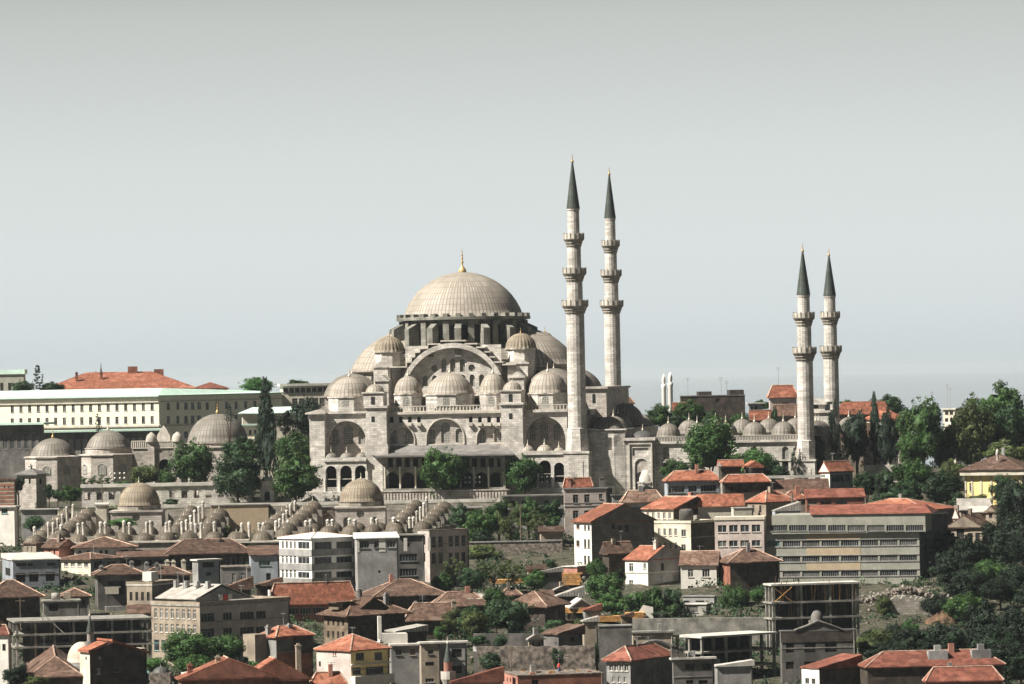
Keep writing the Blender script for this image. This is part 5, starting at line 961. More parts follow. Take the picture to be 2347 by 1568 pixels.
H(Q4, 'tiled_cottage', 'cottage with a low faded hipped roof half hidden by trees, centre', 'house', 1690, 1720, 2180, 300, 903, 8, 'wood', ('hip', 2.9, .7, 'tile_m'), [('R', 1760, 2100, 3, .3, [(330, 370)], 'd')], dep=9)
H(Q4, 'red_patch_house', 'house with a newer red patch on its brown roof and two square chimneys', 'house', 1440, 1460, 1960, 425, 886, 8, 'wood', ('hip', 3.5, .6, 'tile_m'), [('R', 1820, 1930, 2, .6, [(480, 540)], 'd')], dep=10, chim=((.2, .6, 3.2, 'plaster'), (.86, .25, 3.4, 'tan')))
def dormers(t, A, B, Ht):
    for x, w_, k in ((A * .30, A * .42, 1.0),):
        MB().extr([(x, Ht + 1.2), (x + w_, Ht + 1.2), (x + w_ * .5, Ht + 2.9)], 1.2, 4).build('dormer', 'wood', t)
        MB().extr([(x - .5, Ht + 1.0), (x + w_ * .5, Ht + 2.95), (x + w_ + .5, Ht + 1.0), (x + w_ + .5, Ht + 1.3), (x + w_ * .5, Ht + 3.25), (x - .5, Ht + 1.3)], .7, 6).build('dormer_roof', 'tile_o', t)
    MB().add([(0, 0, 0)], []) if 0 else None
    q = MB(); q.extr([(-.2, Ht + 1.2), (.9, Ht + 1.2), (.9, Ht + 2.4), (-.2, Ht + 2.4)], B * .35, B * .75); q.build('dormer', 'woodb', t)
    MB().box(-.9, 3.5, B * .3, B * .8, Ht + 2.41, Ht + 2.6).build('dormer_roof', 'tile_o', t)
H(Q4, 'timber_mansion', 'large weathered timber mansion, brown left side and black front, with roof dormers', 'house', 738, 948, 1452, 382, 876, 38, 'woodb', ('hip', 2.8, 1.0, 'tile_o'), [('L', 755, 930, 4, .4, [(405, 460)], 'd'), ('L', 755, 930, 4, .4, [(510, 570)], 'd'), ('R', 1060, 1100, 1, .8, [(410, 465)], 'b'), ('R', 1290, 1430, 3, .4, [(400, 455)], 'b')], wallR='wood', chim=((.8, .3, 3.4, 'plaster'), (.5, .7, 4.2, 'plaster_d')), extra=dormers)
H(Q4, 'brick_tenement', 'brick tenement under a small orange hipped roof with a bricked tower at its left', 'house', 170, 318, 640, 568, 852, 40, 'plaster', ('hip', 1.9, .4, 'tile'), [('L', 200, 235, 1, .9, [(615, 670)], 'g'), ('R', 325, 465, 1, .97, [(580, 690)], 'b', 5)], wallR='brick', chim=((.02, .5, 1.7, 'plaster'), (.55, .4, 1.8, 'plaster')),
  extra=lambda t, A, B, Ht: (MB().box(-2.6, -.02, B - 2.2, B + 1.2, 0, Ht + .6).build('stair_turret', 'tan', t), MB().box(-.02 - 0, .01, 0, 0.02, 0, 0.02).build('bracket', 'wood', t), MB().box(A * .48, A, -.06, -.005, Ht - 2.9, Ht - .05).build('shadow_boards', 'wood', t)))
H(Q4, 'cream_block', 'cream block with a blank sunlit gable wall and orange hipped roof near the bottom edge', 'house', 672, 975, 1312, 690, 832, 43, 'pink', ('hip', 2.7, .35, 'tile'), [('L', 810, 850, 2, .5, [(690, 725)], 'r'), ('L', 690, 715, 1, .7, [(775, 820)], 'd'), ('R', 1015, 1095, 1, .9, [(700, 765)], 'g', 3), ('R', 1180, 1255, 1, .9, [(695, 760)], 'g', 3), ('R', 985, 1070, 1, .9, [(828, 890)], 'g', 3), ('R', 1105, 1265, 1, .97, [(820, 885)], 'g', 5)], wallR='yellow', chim=((.95, .2, 1.1, 'white'),),
  extra=lambda t, A, B, Ht: (MB().box(-.1, A + .1, -.35, -.01, Ht - 2.3, Ht - 2.1).box(-.1, A + .1, -1.1, -.01, Ht - 5.6, Ht - 4.1).build('balcony', 'white', t)))
H(Q4, 'grey_block', 'plain weathered grey concrete block with three small openings behind the small brick minaret', 'building', 1312, 1330, 1592, 640, 846, 8, 'plaster', ('flat', .3, .3, 'slab'), [('R', 1365, 1425, 1, .9, [(670, 720)], 'g'), ('R', 1490, 1545, 1, .9, [(665, 720)], 'r')], dep=8, extra=lambda t, A, B, Ht: MB().box(-1.5, 3, 1.5, 4.5, Ht + .3, Ht + 2.0).box(-2, -1.4, 1.5, 2.5, Ht, Ht + 5).build('roof_hut', 'white', t))
H(Q4, 'brown_block', 'brownish concrete block with a column of dark openings left of the small brick minaret', 'building', 1580, 1592, 1765, 622, 844, 8, 'tan', ('flat', .3, .3, 'slab'), [('R', 1650, 1705, 1, .9, [(675, 712)], 'g'), ('R', 1630, 1710, 1, .95, [(780, 815)], 'd', 3), ('R', 1630, 1710, 1, .95, [(925, 960)], 'g', 3)], dep=8)
H(Q4, 'open_block', 'half-open grey block with wide dark bays right of the small brick minaret', 'building', 1752, 1762, 1995, 618, 846, 6, 'plaster', ('flat', .3, .25, 'slab'), [('R', 1860, 1955, 1, .95, [(665, 740), (815, 880)], 'd', 2)], dep=7)
small_minaret(Q4, 'little red brick minaret with white balcony and grey cone, bottom centre', 1832, 555, 780, 915, 976, 824, 76, 'brickp', 'slab', 82)
H(Q4, 'ramshackle_roofs', 'sheet-metal shanty roofs stepping up between the timber mansion and grey block', 'shed', 1290, 1380, 1640, 520, 862, 25, 'wood', ('shed_l', 1.0, .3, 'metal'), [], dep=5)
H(Q4, 'orange_roof', 'sprawling orange tiled roof with a small dormer at the bottom edge, left of centre', 'house', -30, 10, 610, 960, 806, 14, 'brick', ('gable_b', 4.0, .5, 'tile'), [], dep=14, chim=((.86, .2, 5.5, 'tan'),))
H(Q4, 'orange_cottage', 'small orange roof touching the foot of the cream block', 'house', 630, 640, 920, 990, 812, 10, 'brick', ('hip', 2.2, .5, 'tile'), [], dep=7)
# ---- bottom centre, frame Q6
H(Q6, 'red_roof_house', 'house with a long red roof rising to the right along the bottom edge', 'house', -260, -250, 205, 968, 812, 6, 'brickp', ('shed_l', 2.6, .2, 'tile_p'), [], dep=9)
def rooftop(t, A, B, Ht):
    rr = random.Random(5)
    for i in range(26): x, y = rr.uniform(.5, A - 1), rr.uniform(.3, B - 1); s_ = rr.uniform(.15, .5); MB().box(x, x + s_ * 2, y, y + s_, Ht + .15, Ht + .15 + s_ * .8).build('debris', rr.choice(('rubble', 'brickp', 'slab', 'lumber')), t) if i < 14 else None
H(Q6, 'brick_ruin', 'half-demolished pink brick building with rubble on its flat top, bottom edge', 'ruin', 205, 330, 1085, 905, 812, 12, 'brickp', ('flat', .14, .1, 'rubble'), [('L', 225, 310, 3, .35, [(925, 960)], 'd'), ('R', 450, 520, 1, .9, [(935, 985)], 'd')], wallR='brick', extra=rooftop)
H(Q6, 'porch_house', 'house with a pillared veranda under a dull red hipped roof and flat white annex roof', 'house', 1112, 1322, 1695, 775, 818, 58, 'plaster', ('hip', 2.4, .6, 'tile_p'), [('L', 1130, 1310, 4, .7, [(790, 860)], 'w'), ('L', 1150, 1300, 3, .4, [(910, 960)], 'w')], wallR='plaster_d')
H(Q6, 'white_annex', 'dark annex under a bright flat white roof right of the veranda house', 'building', 1690, 1700, 2060, 762, 818, 10, 'plaster_d', ('flat', .3, .4, 'slab'), [('R', 1800, 1890, 1, .9, [(795, 850)], 'd'), ('R', 1950, 2040, 1, .9, [(795, 850)], 'd'), ('R', 1810, 1880, 1, .9, [(940, 975)], 'd'), ('R', 1920, 2010, 1, .9, [(940, 975)], 'd')], dep=9, chim=((.02, .3, 2.2, 'plaster_d'), (.2, .3, 1.8, 'plaster_d')))
skeleton(Q6, 'pale concrete skeleton of a low building behind the white annex roof', 1722, 1950, 2600, [555, 695, 830], 852, 36, slab='slab', ncol=(3, 2),
  extra=lambda t, A, B, L: MB().box(2.2, 4.2, .3, .5, L[-2] - 2.6, L[-2] - 1.3).build('block_infill', 'plaster', t))
H(Q6, 'arched_ruin', 'old tan masonry building front with a large blind arch', 'ruin', 1335, 1345, 1700, 528, 856, 4, 'tan', ('flat', .3, .35, 'concrete'), [('R', 1340, 1375, 1, .9, [(590, 655)], 'd'), ('R', 1515, 1555, 1, .9, [(625, 700)], 'd')], dep=6,
  extra=lambda t, A, B, Ht: [MB().tube((A * .55 + 4 * cos(pi * i / 12), -.15, Ht - 5 + 3.6 * sin(pi * i / 12)), (A * .55 + 4 * cos(pi * (i + 1) / 12), -.15, Ht - 5 + 3.6 * sin(pi * (i + 1) / 12)), .3, .3, 5) for i in range(0)] or (lambda b: ([b.tube((A * .55 + 4 * cos(pi * i / 12), -.12, Ht - 5 + 3.6 * sin(pi * i / 12)), (A * .55 + 4 * cos(pi * (i + 1) / 12), -.12, Ht - 5 + 3.6 * sin(pi * (i + 1) / 12)), .3, .3, 5) for i in range(12)], b.build('arch', 'plaster_d', t)))(MB()))
def wall_(fr, name, label, x0, x1, yt, yb, Y, m, th=1.0, Y1=None, cope=None, yt1=None):
    Y = YM(Y); Y1 = Y1 or Y; P0, P1 = Pt(*fr(x0, yt), Y), Pt(*fr(x1, yt1 or yt), Y1); zb = min(Pt(*fr(x0, yb), Y).z, ground(P0.x, Y) - .5, ground(P1.x, Y1) - .5)
    t = MB(); n = 24; rr = random.Random(int(x0)); tv = []
    d = P1 - P0
    for i in range(n + 1):
        f = i / n; j = rr.uniform(-.15, .15) if m == 'rubble' else rr.uniform(-.7, .3) if m == 'stone_d' else 0; tv.append((d.x * f, d.y * f, d.z * f + j))
    fr0 = [(x, y, zb - P0.z) for x, y, z in tv]; bk = [(x, y + th, z) for x, y, z in tv]; vs = fr0 + tv + bk; k = n + 1
    t.add(vs, [(i, i + 1, k + i + 1, k + i) for i in range(n)] + [(k + i, k + i + 1, 2 * k + i + 1, 2 * k + i) for i in range(n)] + [(2 * k + i + 1, 2 * k + i, i, i + 1) for i in range(0)])
    root = thing(name, label, 'wall', P0); t.build('wall_face', m, root)
    if cope: q = MB(); [q.box(d.x * i / n, d.x * (i + 1) / n, d.y * i / n - .15, d.y * i / n + th + .1, d.z * i / n + .02, d.z * i / n + .25) for i in range(n)]; q.build('coping', cope, root)
    return root
wall_(Q5, 'retaining_wall', 'rough dark stone retaining wall with a pale coping below the clump of small trees', -180, 800, 618, 780, 1016, 'rubble', cope='plaster', yt1=598)
wall_(Q6, 'retaining_wall', 'pale concrete retaining wall stained with streaks under the small white house', 1340, 2760, 400, 530, 880, 'concrete', yt1=385)
wall_(Q6, 'retaining_wall', 'mottled stone retaining wall above the half-demolished brick building', -20, 1010, 650, 880, 840, 'rubble', yt1=640)
wall_(Q6, 'garden_wall', 'dark plank garden wall behind the mottled stone retaining wall', -60, 560, 530, 650, 852, 'plaster_d', th=.4)
wall_(Q6, 'buttressed_wall', 'bare grey masonry wall with a pale vertical pipe left of the blind arch', 1040, 1335, 470, 860, 846, 'plaster_d', cope='plaster', yt1=462)
H(Q6, 'patched_shack', 'shack with a ragged stone-weighted roof and one square window above the stone wall', 'shed', 560, 690, 900, 545, 846, 25, 'plaster_d', ('shed_l', 1.6, .4, 'tile_m'), [('R', 795, 835, 1, .9, [(560, 600)], 'd')], dep=5)
H(Q6, 'old_house', 'old dark house under a wide faded roof beside the big dark trees, centre', 'house', 255, 570, 750, 300, 892, 66, 'wood', ('hip', 3.0, .9, 'tile_m'), [('L', 380, 540, 3, .3, [(330, 400)], 'b'), ('R', 640, 720, 1, .5, [(330, 400)], 'b')], dep=9)
H(Q6, 'shack', 'shack with a pale lichen-covered roof among stacked planks', 'shed', 760, 800, 990, 310, 905, 12, 'wood', ('gable_b', 1.9, .4, 'slab'), [], dep=6)
H(Q6, 'shack', 'small lean-to with a bleached roof above the lichen-covered shack', 'shed', 670, 690, 905, 205, 930, 10, 'plaster_d', ('shed_l', 1.9, .4, 'metal'), [], dep=6)
H(Q6, 'lean_to', 'low shed under a rusty red sloping roof beside the stacked planks', 'shed', 905, 925, 1062, 330, 900, 10, 'plaster', ('shed_l', 1.2, .3, 'tile_p'), [], dep=4)
# ---- middle right, frame Q5
H(Q5, 'grey_villa', 'grey two-storey villa with a tiny orange pyramid roof beside the tallest minaret', 'house', 818, 822, 1243, 92, 1046, 5, 'pink', ('flat', .3, .25, 'plaster'), [('R', 880, 1100, 2, .48, [(142, 225), (298, 375)], 'g'), ('R', 1160, 1200, 1, .85, [(135, 185), (290, 325)], 'g')], dep=10, bands=((262, .18, 'plaster'),), chim=((.12, .2, 2.2, 'brickp'), (.88, .4, 2.2, 'plaster_d')),
  extra=lambda t, A, B, Ht: ridge_roof(t, 'hip', A * .66, B * .7, Ht + .31, 2.0, .2, 'tile', off=(A * .0, B * .1)))
H(Q5, 'side_block', 'narrow shaded block joined to the right side of the grey villa', 'building', 1240, 1243, 1292, 80, 1047, 6, 'plaster_d', ('flat', .3, .15, 'plaster_d'), [('R', 1255, 1285, 1, .8, [(260, 320)], 'd')], dep=9)
H(Q5, 'yellow_hip_house', 'low house with faded orange hipped roof and teal windows, right of grey villa', 'house', 1385, 1400, 1790, 228, 1030, 6, 'plaster', ('hip', 2.8, .5, 'tile_m'), [('R', 1445, 1580, 1, .97, [(265, 335)], 't', 5)], dep=9)
H(Q5, 'low_block', 'plain low building with a flat dark roof between the villa and the hipped house', 'building', 1290, 1294, 1475, 155, 1040, 4, 'plaster', ('flat', .3, .3, 'plaster_d'), [('R', 1365, 1440, 1, .8, [(165, 195)], 'd', 3)], dep=6)
H(Q5, 'brown_gable_house', 'big house with a grey boarded gable front, white left side and orange roof', 'house', 918, 1088, 1702, 418, 988, 27, 'white', ('gable_b', 3.9, .55, 'tile'), [('L', 940, 975, 1, .9, [(440, 480), (590, 650)], 'r'), ('L', 1010, 1080, 2, .6, [(445, 490), (580, 665), (740, 830)], 'b'), ('R', 1285, 1325, 1, .8, [(430, 480)], 'd'), ('R', 1350, 1392, 1, .85, [(445, 520)], 'd'), ('R', 1412, 1458, 1, .85, [(440, 512)], 'd'), ('R', 1420, 1460, 1, .85, [(600, 630)], 'd')], wallR='board')
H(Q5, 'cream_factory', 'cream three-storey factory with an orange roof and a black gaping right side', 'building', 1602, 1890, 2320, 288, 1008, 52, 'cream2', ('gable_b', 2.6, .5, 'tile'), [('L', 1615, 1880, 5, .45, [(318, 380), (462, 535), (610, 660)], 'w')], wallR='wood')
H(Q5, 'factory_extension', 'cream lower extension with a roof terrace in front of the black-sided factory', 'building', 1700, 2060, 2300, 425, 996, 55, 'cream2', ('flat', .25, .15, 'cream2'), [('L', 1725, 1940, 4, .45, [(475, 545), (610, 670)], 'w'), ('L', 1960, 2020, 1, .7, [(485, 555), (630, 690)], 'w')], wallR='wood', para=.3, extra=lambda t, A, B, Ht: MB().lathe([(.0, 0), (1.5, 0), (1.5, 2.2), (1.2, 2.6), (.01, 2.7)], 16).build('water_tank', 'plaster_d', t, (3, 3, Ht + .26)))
H(Q5, 'cream_cottage', 'narrow cream house with cracked blank gable wall and orange roof above the bushes', 'house', 1418, 1640, 1955, 790, 956, 48, 'white', ('gable_b', 2.9, .35, 'tile'), [('L', 1455, 1500, 1, .85, [(815, 895), (980, 1080)], 'w'), ('L', 1595, 1625, 1, .8, [(815, 870)], 'w'), ('R', 1768, 1800, 1, .9, [(815, 885)], 'd')], wallR='plaster', chim=((.4, .2, 3.6, 'slab'),), bands=((915, .2, 'slab'),))  # right wall's shade is put into its colour as grey plaster
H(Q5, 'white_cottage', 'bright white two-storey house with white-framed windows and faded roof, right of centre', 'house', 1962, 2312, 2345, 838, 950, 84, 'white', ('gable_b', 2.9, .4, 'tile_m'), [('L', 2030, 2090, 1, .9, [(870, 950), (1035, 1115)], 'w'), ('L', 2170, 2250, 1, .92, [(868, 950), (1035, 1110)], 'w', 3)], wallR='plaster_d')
H(Q6, 'plinth_building', 'grey concrete base storey with two slit windows under the bright white house', 'building', 1785, 2060, 2082, 205, 926, 66, 'plaster', ('flat', .15, .2, 'plaster'), [('L', 1790, 1845, 1, .9, [(240, 258)], 'd'), ('L', 1895, 1975, 1, .95, [(240, 255)], 'd')], dep=6)
H(Q6, 'plinth_shop', 'small grey shop with one barred window below the bright white house', 'building', 1795, 1990, 2030, 275, 914, 66, 'concrete', ('flat', .2, .25, 'slab'), [('L', 1815, 1920, 1, .95, [(290, 345)], 'g', 6)], dep=5)
H(Q5, 'collapsed_house', 'collapsed timber house with heaped tiles against the boarded gable', 'ruin', 1195, 1260, 1485, 730, 968, 25, 'wood', ('gable_a', 2.6, .5, 'tile_o'), [], dep=6)
H(Q5, 'brick_shed', 'pink brick shed with a white sheet roof below the boarded gable house', 'shed', 815, 950, 1060, 852, 972, 50, 'brickp', ('flat', .2, .3, 'slab'), [('R', 970, 1000, 1, .8, [(965, 990)], 'd')])
H(Q5, 'stone_hut', 'low stone hut with a mossy roof behind the retaining wall', 'shed', 585, 595, 812, 515, 1022, 6, 'tan', ('shed', 1.2, .4, 'tile_o'), [], dep=4)
# ---- right, frame Q4 zoom "Z4" and Q7
H(Z4, 'blue_workshop', 'blue-grey workshop with three window bands under an orange roof, below the courtyard', 'building', 862, 885, 1302, 1062, 1046, 8, 'blue', ('hip', 2.4, .4, 'tile'), [('R', 893, 1020, 1, .98, [(1095, 1150)], 'g', 5), ('R', 1048, 1118, 1, .95, [(1092, 1143)], 'g', 3), ('R', 1145, 1270, 1, .98, [(1088, 1140)], 'g', 5)], dep=9)
H(Q7, 'dormer_house', 'dark rambling house with a tile-covered dormer storey above the factory roofs', 'house', 205, 218, 535, 212, 1034, 8, 'wood', ('hip', 1.8, .5, 'tile'), [('R', 250, 400, 3, .3, [(235, 280)], 'd')], dep=12,
  extra=lambda t, A, B, Ht: (MB().box(.5, A * .48, 5, 9, Ht + .5, Ht + 3.4).box(A * .62, A * .95, 4, 9, Ht + .5, Ht + 3.2).build('attic_storey', 'wood', t), ridge_roof(t, 'gable_a', A * .5, 6, Ht + 3.4, 1.3, .4, 'tile', off=(0, 4)), MB().extr([(A * .58, Ht + 3.1), (A * .98, Ht + 3.1), (A * .98, Ht + 3.4), (A * .78, Ht + 4.6), (A * .58, Ht + 3.4)], 3.6, 9).build('attic_roof', 'tile', t)))
H(Q7, 'long_roof_house', 'long low house with plain brown roof and white ridge line before the courtyard wall', 'house', 528, 535, 960, 290, 1040, 3, 'wood', ('shed', 3.3, .3, 'tile_o'), [], dep=8, extra=lambda t, A, B, Ht: MB().box(-.3, A + .3, 8, 8.4, Ht + 3.2, Ht + 3.8).build('ridge_wall', 'slab', t))
H(Q7, 'lookout_house', 'small white tower house with an orange gabled roof at the foot of the shorter minaret', 'house', 900, 968, 1130, 138, 1050, 38, 'white', ('gable_a', 2.6, .3, 'tile'), [('R', 978, 1068, 1, .95, [(152, 205)], 'g', 4), ('R', 1080, 1115, 1, .95, [(150, 200)], 'g', 2)], wallR='blue')
H(Q7, 'workshop', 'low workshop with window bands, worn red roof and brick fascia above the grey factory', 'building', 795, 805, 1215, 322, 1022, 6, 'brick', ('shed', 2.0, .25, 'tile_p'), [('R', 810, 880, 1, .95, [(340, 362)], 'g', 4), ('R', 900, 985, 1, .95, [(336, 366)], 'g', 5), ('R', 1005, 1095, 1, .95, [(332, 366)], 'g', 5)], dep=9, bands=())
H(Q7, 'orange_roof_house', 'low house with a patchy bright orange roof between the dormer house and workshop', 'house', 385, 515, 720, 352, 1016, 40, 'tan', ('hip', 2.6, .4, 'tile'), [('L', 400, 500, 2, .3, [(370, 420)], 'd')], dep=8)
H(Q7, 'orange_roof_house', 'low house with a smooth orange roof just left of the workshop', 'house', 620, 640, 805, 330, 1026, 6, 'tan', ('hip', 1.9, .3, 'tile'), [], dep=8)
H(Q7, 'grey_lean_to', 'grey sheet-metal lean-to with a stove pipe on the factory roof line', 'shed', 560, 580, 760, 412, 986, 8, 'blue', ('shed_l', 1.9, .1, 'metal'), [], dep=7, extra=lambda t, A, B, Ht: MB().tube((A * .8, 3, Ht), (A * .8, 3, Ht + 3.6), .2, .2, 6).build('stove_pipe', 'plaster_d', t))
H(Q7, 'dark_gable_roof', 'pale parapeted house with an orange roof slope left of the pink annex', 'house', 30, 35, 355, 385, 1014, 6, 'cream2', ('shed', 2.9, .3, 'tile'), [], dep=9)
H(Q7, 'white_block', 'small plain white block with a grey panel behind the pink annex', 'building', 270, 285, 425, 392, 1000, 10, 'cream2', ('flat', .2, .1, 'slab'), [], dep=6)
def factory(t, A, B, Ht):
    pass
# the big factory: long front is its left face, short dark end on the right
def bands_f(t, A, B, Ht):
    k = 1.0
H(Q7, 'pink_annex', 'pale pink annex with eight square windows at the left end of the long grey factory', 'building', 150, 500, 512, 470, 962, 84, 'pink', ('flat', .6, .15, 'cream2'), [('L', 165, 485, 4, .78, [(508, 560), (618, 662), (735, 775)], 'w', 2)], dep=10)
fac = H(Q7, 'factory', 'long five-storey grey and beige factory with ribbon windows and orange roof', 'building', 510, 1603, 1660, 560, 958, 80, 'olive', None,
  [('L', 515, 613, 1, .98, [(620, 660)], 't', 8), ('L', 628, 1595, 7, .9, [(618, 658), (728, 766), (834, 872)], 'g', 8), ('L', 515, 615, 1, .98, [(730, 755)], 'g', 5), ('L', 1325, 1595, 2, .9, [(940, 975)], 'g', 5)], wallR='plaster_d', dep=16)
A_, B_, Ht_ = fac['dims']
def fl(x, y):
    C = Pt(*Q7(1603, 560), 958); r = radians(80); q = tface(C, (-sin(r), cos(r)), *Q7(x, y)); return q[0], q[1] - fac.location.z
top = fl(1200, 432)[1]; b0, b1 = fl(1650, 560)[0], fl(560, 560)[0]
hs_ = []; 
for i in range(8):
    x0, x1 = 545 + i * 138, 545 + (i + 1) * 138 - 14
    a0, zt_ = fl(x1, 508); a1, zl = fl(x0, 552); hs_.append(rect(a0, a1, zl, zt_))
b = MB(); b.plate((-.6, b1, 0), (0, -1, 0), [(0 + 0, Ht_ + .02), (b1 - b0, Ht_ + .02), (b1 - b0, top), (0, top)], [[(b1 - u, z) for u, z in reversed(h)] for h in hs_], .25)
b.add([(-.6, b0, Ht_), (14, b0, Ht_), (14, b0, top), (-.6, b0, top), (14, b1, top), (-.6, b1, top), (-.6, b1, Ht_), (14, b1, Ht_)], [(0, 1, 2, 3), (3, 2, 4, 5), (6, 5, 4, 7), (0, 6, 7, 1)]); b.build('top_storey', 'olive', fac)
for h in hs_: add_window(fac, (-.6, h[1][0], h[0][1]), -pi / 2, h[1][0] - h[0][0], h[2][1] - h[0][1], 8, 1, FR['g'], True)
for ya, yb in ((565, 612), (672, 722), (780, 828)):
    (u0, u1), zt_, zl = (fl(1186, ya)[0], fl(802, ya)[0]), fl(1000, ya)[1], fl(1000, yb)[1]; MB().box(-.05, -.004, u0, u1, zl, zt_).build('beige_panel', 'beige', fac)
for y in (558, 612, 662, 722, 772, 828, 876):
    z = fl(1100, y)[1]; MB().box(-.12, -.003, .1, B_ - .1, z - .05, z + .05).build('string_course', 'plaster', fac)
b = MB(); u0, u1 = fl(1695, 430)[0], fl(765, 430)[0]; zr1 = top + 1.8
b.add([(-.9, u0, top + .05), (-.9, u1 - 2, top + .05), (6.5, u1 - 1, zr1), (6.5, u0 + 2, zr1), (15, u0, top + .05), (15, u1, top + .05)], [(0, 3, 2, 1), (4, 5, 2, 3), (0, 4, 3), (1, 2, 5), (0, 1, 5, 4)]); b.build('roof', 'tile_p', fac)
H(Q7, 'factory_rear_wing', 'dark rear wing with a wide orange roof behind the right end of the factory', 'building', 1060, 1650, 1850, 408, 985, 62, 'plaster_d', ('hip', 2.4, .5, 'tile'), [], dep=20, caps=True, wallR='plaster_d')
H(Q7, 'dark_wing', 'tall shaded side wing stepping back from the right end of the factory', 'building', 1640, 1652, 1805, 440, 972, 34, 'plaster_d', ('flat', .3, .2, 'plaster_d'), [], dep=12)
H(Q7, 'dark_brick_house', 'dark burnt brick house under a brown hipped roof left of the scaffolded frame', 'house', 178, 260, 612, 782, 946, 14, 'brick', ('hip', 2.8, .6, 'tile_o'), [('R', 290, 420, 2, .25, [(805, 865)], 'd'), ('R', 390, 490, 2, .45, [(905, 975)], 'd')], wallR='wood')
H(Q7, 'stone_chapel', 'ruined brick house with pointed gable and empty dark windows at the right', 'ruin', 1803, 2050, 2140, 530, 985, 68, 'tan', ('gable_a', 2.9, .5, 'tile_o'), [('L', 1815, 1855, 1, .9, [(565, 640)], 'd'), ('L', 1865, 1925, 1, .9, [(520, 600)], 'd'), ('L', 1945, 1985, 1, .9, [(565, 630)], 'd'), ('L', 2000, 2035, 1, .9, [(565, 640)], 'd')], wallR='wood')
H(Q7, 'metal_roof_shed', 'shed with a large grey sheet-metal roof above the ruined brick house', 'shed', 1885, 1900, 2110, 408, 1005, 10, 'tan', ('shed', 2.6, .4, 'metal'), [], dep=9)
H(Q7, 'white_metal_hut', 'hut with a pale ribbed metal roof directly below the larger grey sheet roof', 'shed', 1962, 1968, 2085, 425, 996, 8, 'tan', ('shed', 1.4, .3, 'slab'), [], dep=4)
H(Q7, 'white_gable_house', 'narrow house with a bright white gable wall at the end of the orange rear wing', 'house', 1838, 1885, 1895, 470, 992, 70, 'white', ('gable_a', 2.4, .1, 'tile_p'), [], dep=6)
H(Q7, 'stone_shed', 'small rubble stone shed under a tiled roof at the edge of the dark trees', 'shed', 2075, 2150, 2200, 420, 992, 66, 'tan', ('gable_a', 1.3, .3, 'tile_m'), [('L', 2095, 2125, 1, .8, [(430, 460)], 'd')], dep=5)
H(Q7, 'yellow_mansion', 'yellow classical mansion with pale cornice and brown hipped roof at the right edge', 'house', 1925, 2330, 2420, 118, 1066, 72, 'yellow', ('hip', 3.8, 1.2, 'tile_m'), [('L', 1955, 1990, 1, .75, [(210, 272)], 'w'), ('L', 2250, 2300, 1, .7, [(205, 270)], 'd')], wallR='tan', dep=14, caps=False,
  extra=lambda t, A, B, Ht: (MB().box(-.9, A + .4, -.9, B + .9, Ht - 1.1, Ht - .02).build('frieze', 'cream2', t), [MB().box(-.12, -.01, B * f, B * f + .35, .5, Ht - 1.2).build('pilaster', 'cream2', t) for f in (.02, .18, .34, .52, .7, .86, .97)], MB().lathe([(.25, 0), (.2, 1), (.45, 1.3), (.3, 2.2), (.01, 2.6)], 8).build('roof_urn', 'slab', t, (2, B * .45, Ht + 2.2))))
# ---- bottom right, frame Q8
def props(t, A, B, L):
    rr = random.Random(9)
    for i in range(34):
        x = rr.uniform(.3, A - .3); q = MB(); q.tube((x, rr.uniform(.1, 1.5), L[-2]), (x + rr.uniform(-.2, .2), .2, L[-1] - .33), .07, .06, 4)
        q.build('timber_prop', 'lumber' if i % 3 == 0 else 'woodb', t)
    for i in range(14):
        x = rr.uniform(.3, A - .3); MB().tube((x, .2, L[-3]), (x + rr.uniform(-.3, .3), .2, L[-2] - .33), .06, .06, 4).build('timber_prop', 'woodb', t)
    for x in (.4, 1.6, 2.6, A * .3, A * .65): MB().tube((x, -.2, L[-1]), (x + .3, -.2, L[-1] + rr.uniform(1, 2.4)), .07, .05, 4).build('rebar_post', 'woodb', t)
    MB().tube((.3, -.3, L[-2]), (3.6, -.3, L[-1] - .6), .09, .09, 4).tube((3.6, -.3, L[-2]), (.4, -.3, L[-1] - .8), .09, .09, 4).build('cross_brace', 'lumber', t)
skeleton(Q8, 'tall scaffolded concrete frame with a white top slab and timber props before the factory', 508, 560, 1175, [172, 300, 412], 872, 14, slab='slab', ncol=(3, 2), extra=props)
H(Q8, 'pediment_house', 'dark grey concrete building with a curved pediment and three gaping windows', 'building', 612, 625, 1150, 512, 846, 4, 'plaster_d', ('flat', .2, .15, 'plaster_d'), [('R', 655, 715, 1, .95, [(590, 660), (722, 775)], 'd', 3), ('R', 785, 870, 1, .95, [(588, 658), (720, 775)], 'd', 3), ('R', 932, 1020, 1, .95, [(585, 655), (718, 770)], 'd', 3)], dep=9,
  extra=lambda t, A, B, Ht: (MB().extr([(A * .18, Ht + .2), (A * .82, Ht + .2), (A * .68, Ht + .9), (A * .5, Ht + 1.7), (A * .34, Ht + .85)], -.05, .4).build('pediment', 'plaster_d', t), MB().extr([(A * .18, Ht + .22), (A * .34, Ht + .87), (A * .5, Ht + 1.72), (A * .68, Ht + .95), (A * .82, Ht + .22), (A * .82, Ht + .42), (A * .68, Ht + 1.15), (A * .5, Ht + 1.95), (A * .34, Ht + 1.1), (A * .18, Ht + .42)], -.35, .5).build('pediment_moulding', 'concrete', t), MB().lathe([(1.1, Ht + 1.6), (1.0, Ht + 2.6), (.6, Ht + 3.3), (.01, Ht + 3.5)], 10, A * .5, 1.6).build('chimney', 'plaster_d', t), MB().box(-.1, A + .1, -.12, -.005, Ht - 1.8, Ht - .1).build('dark_frieze', 'wood', t)))
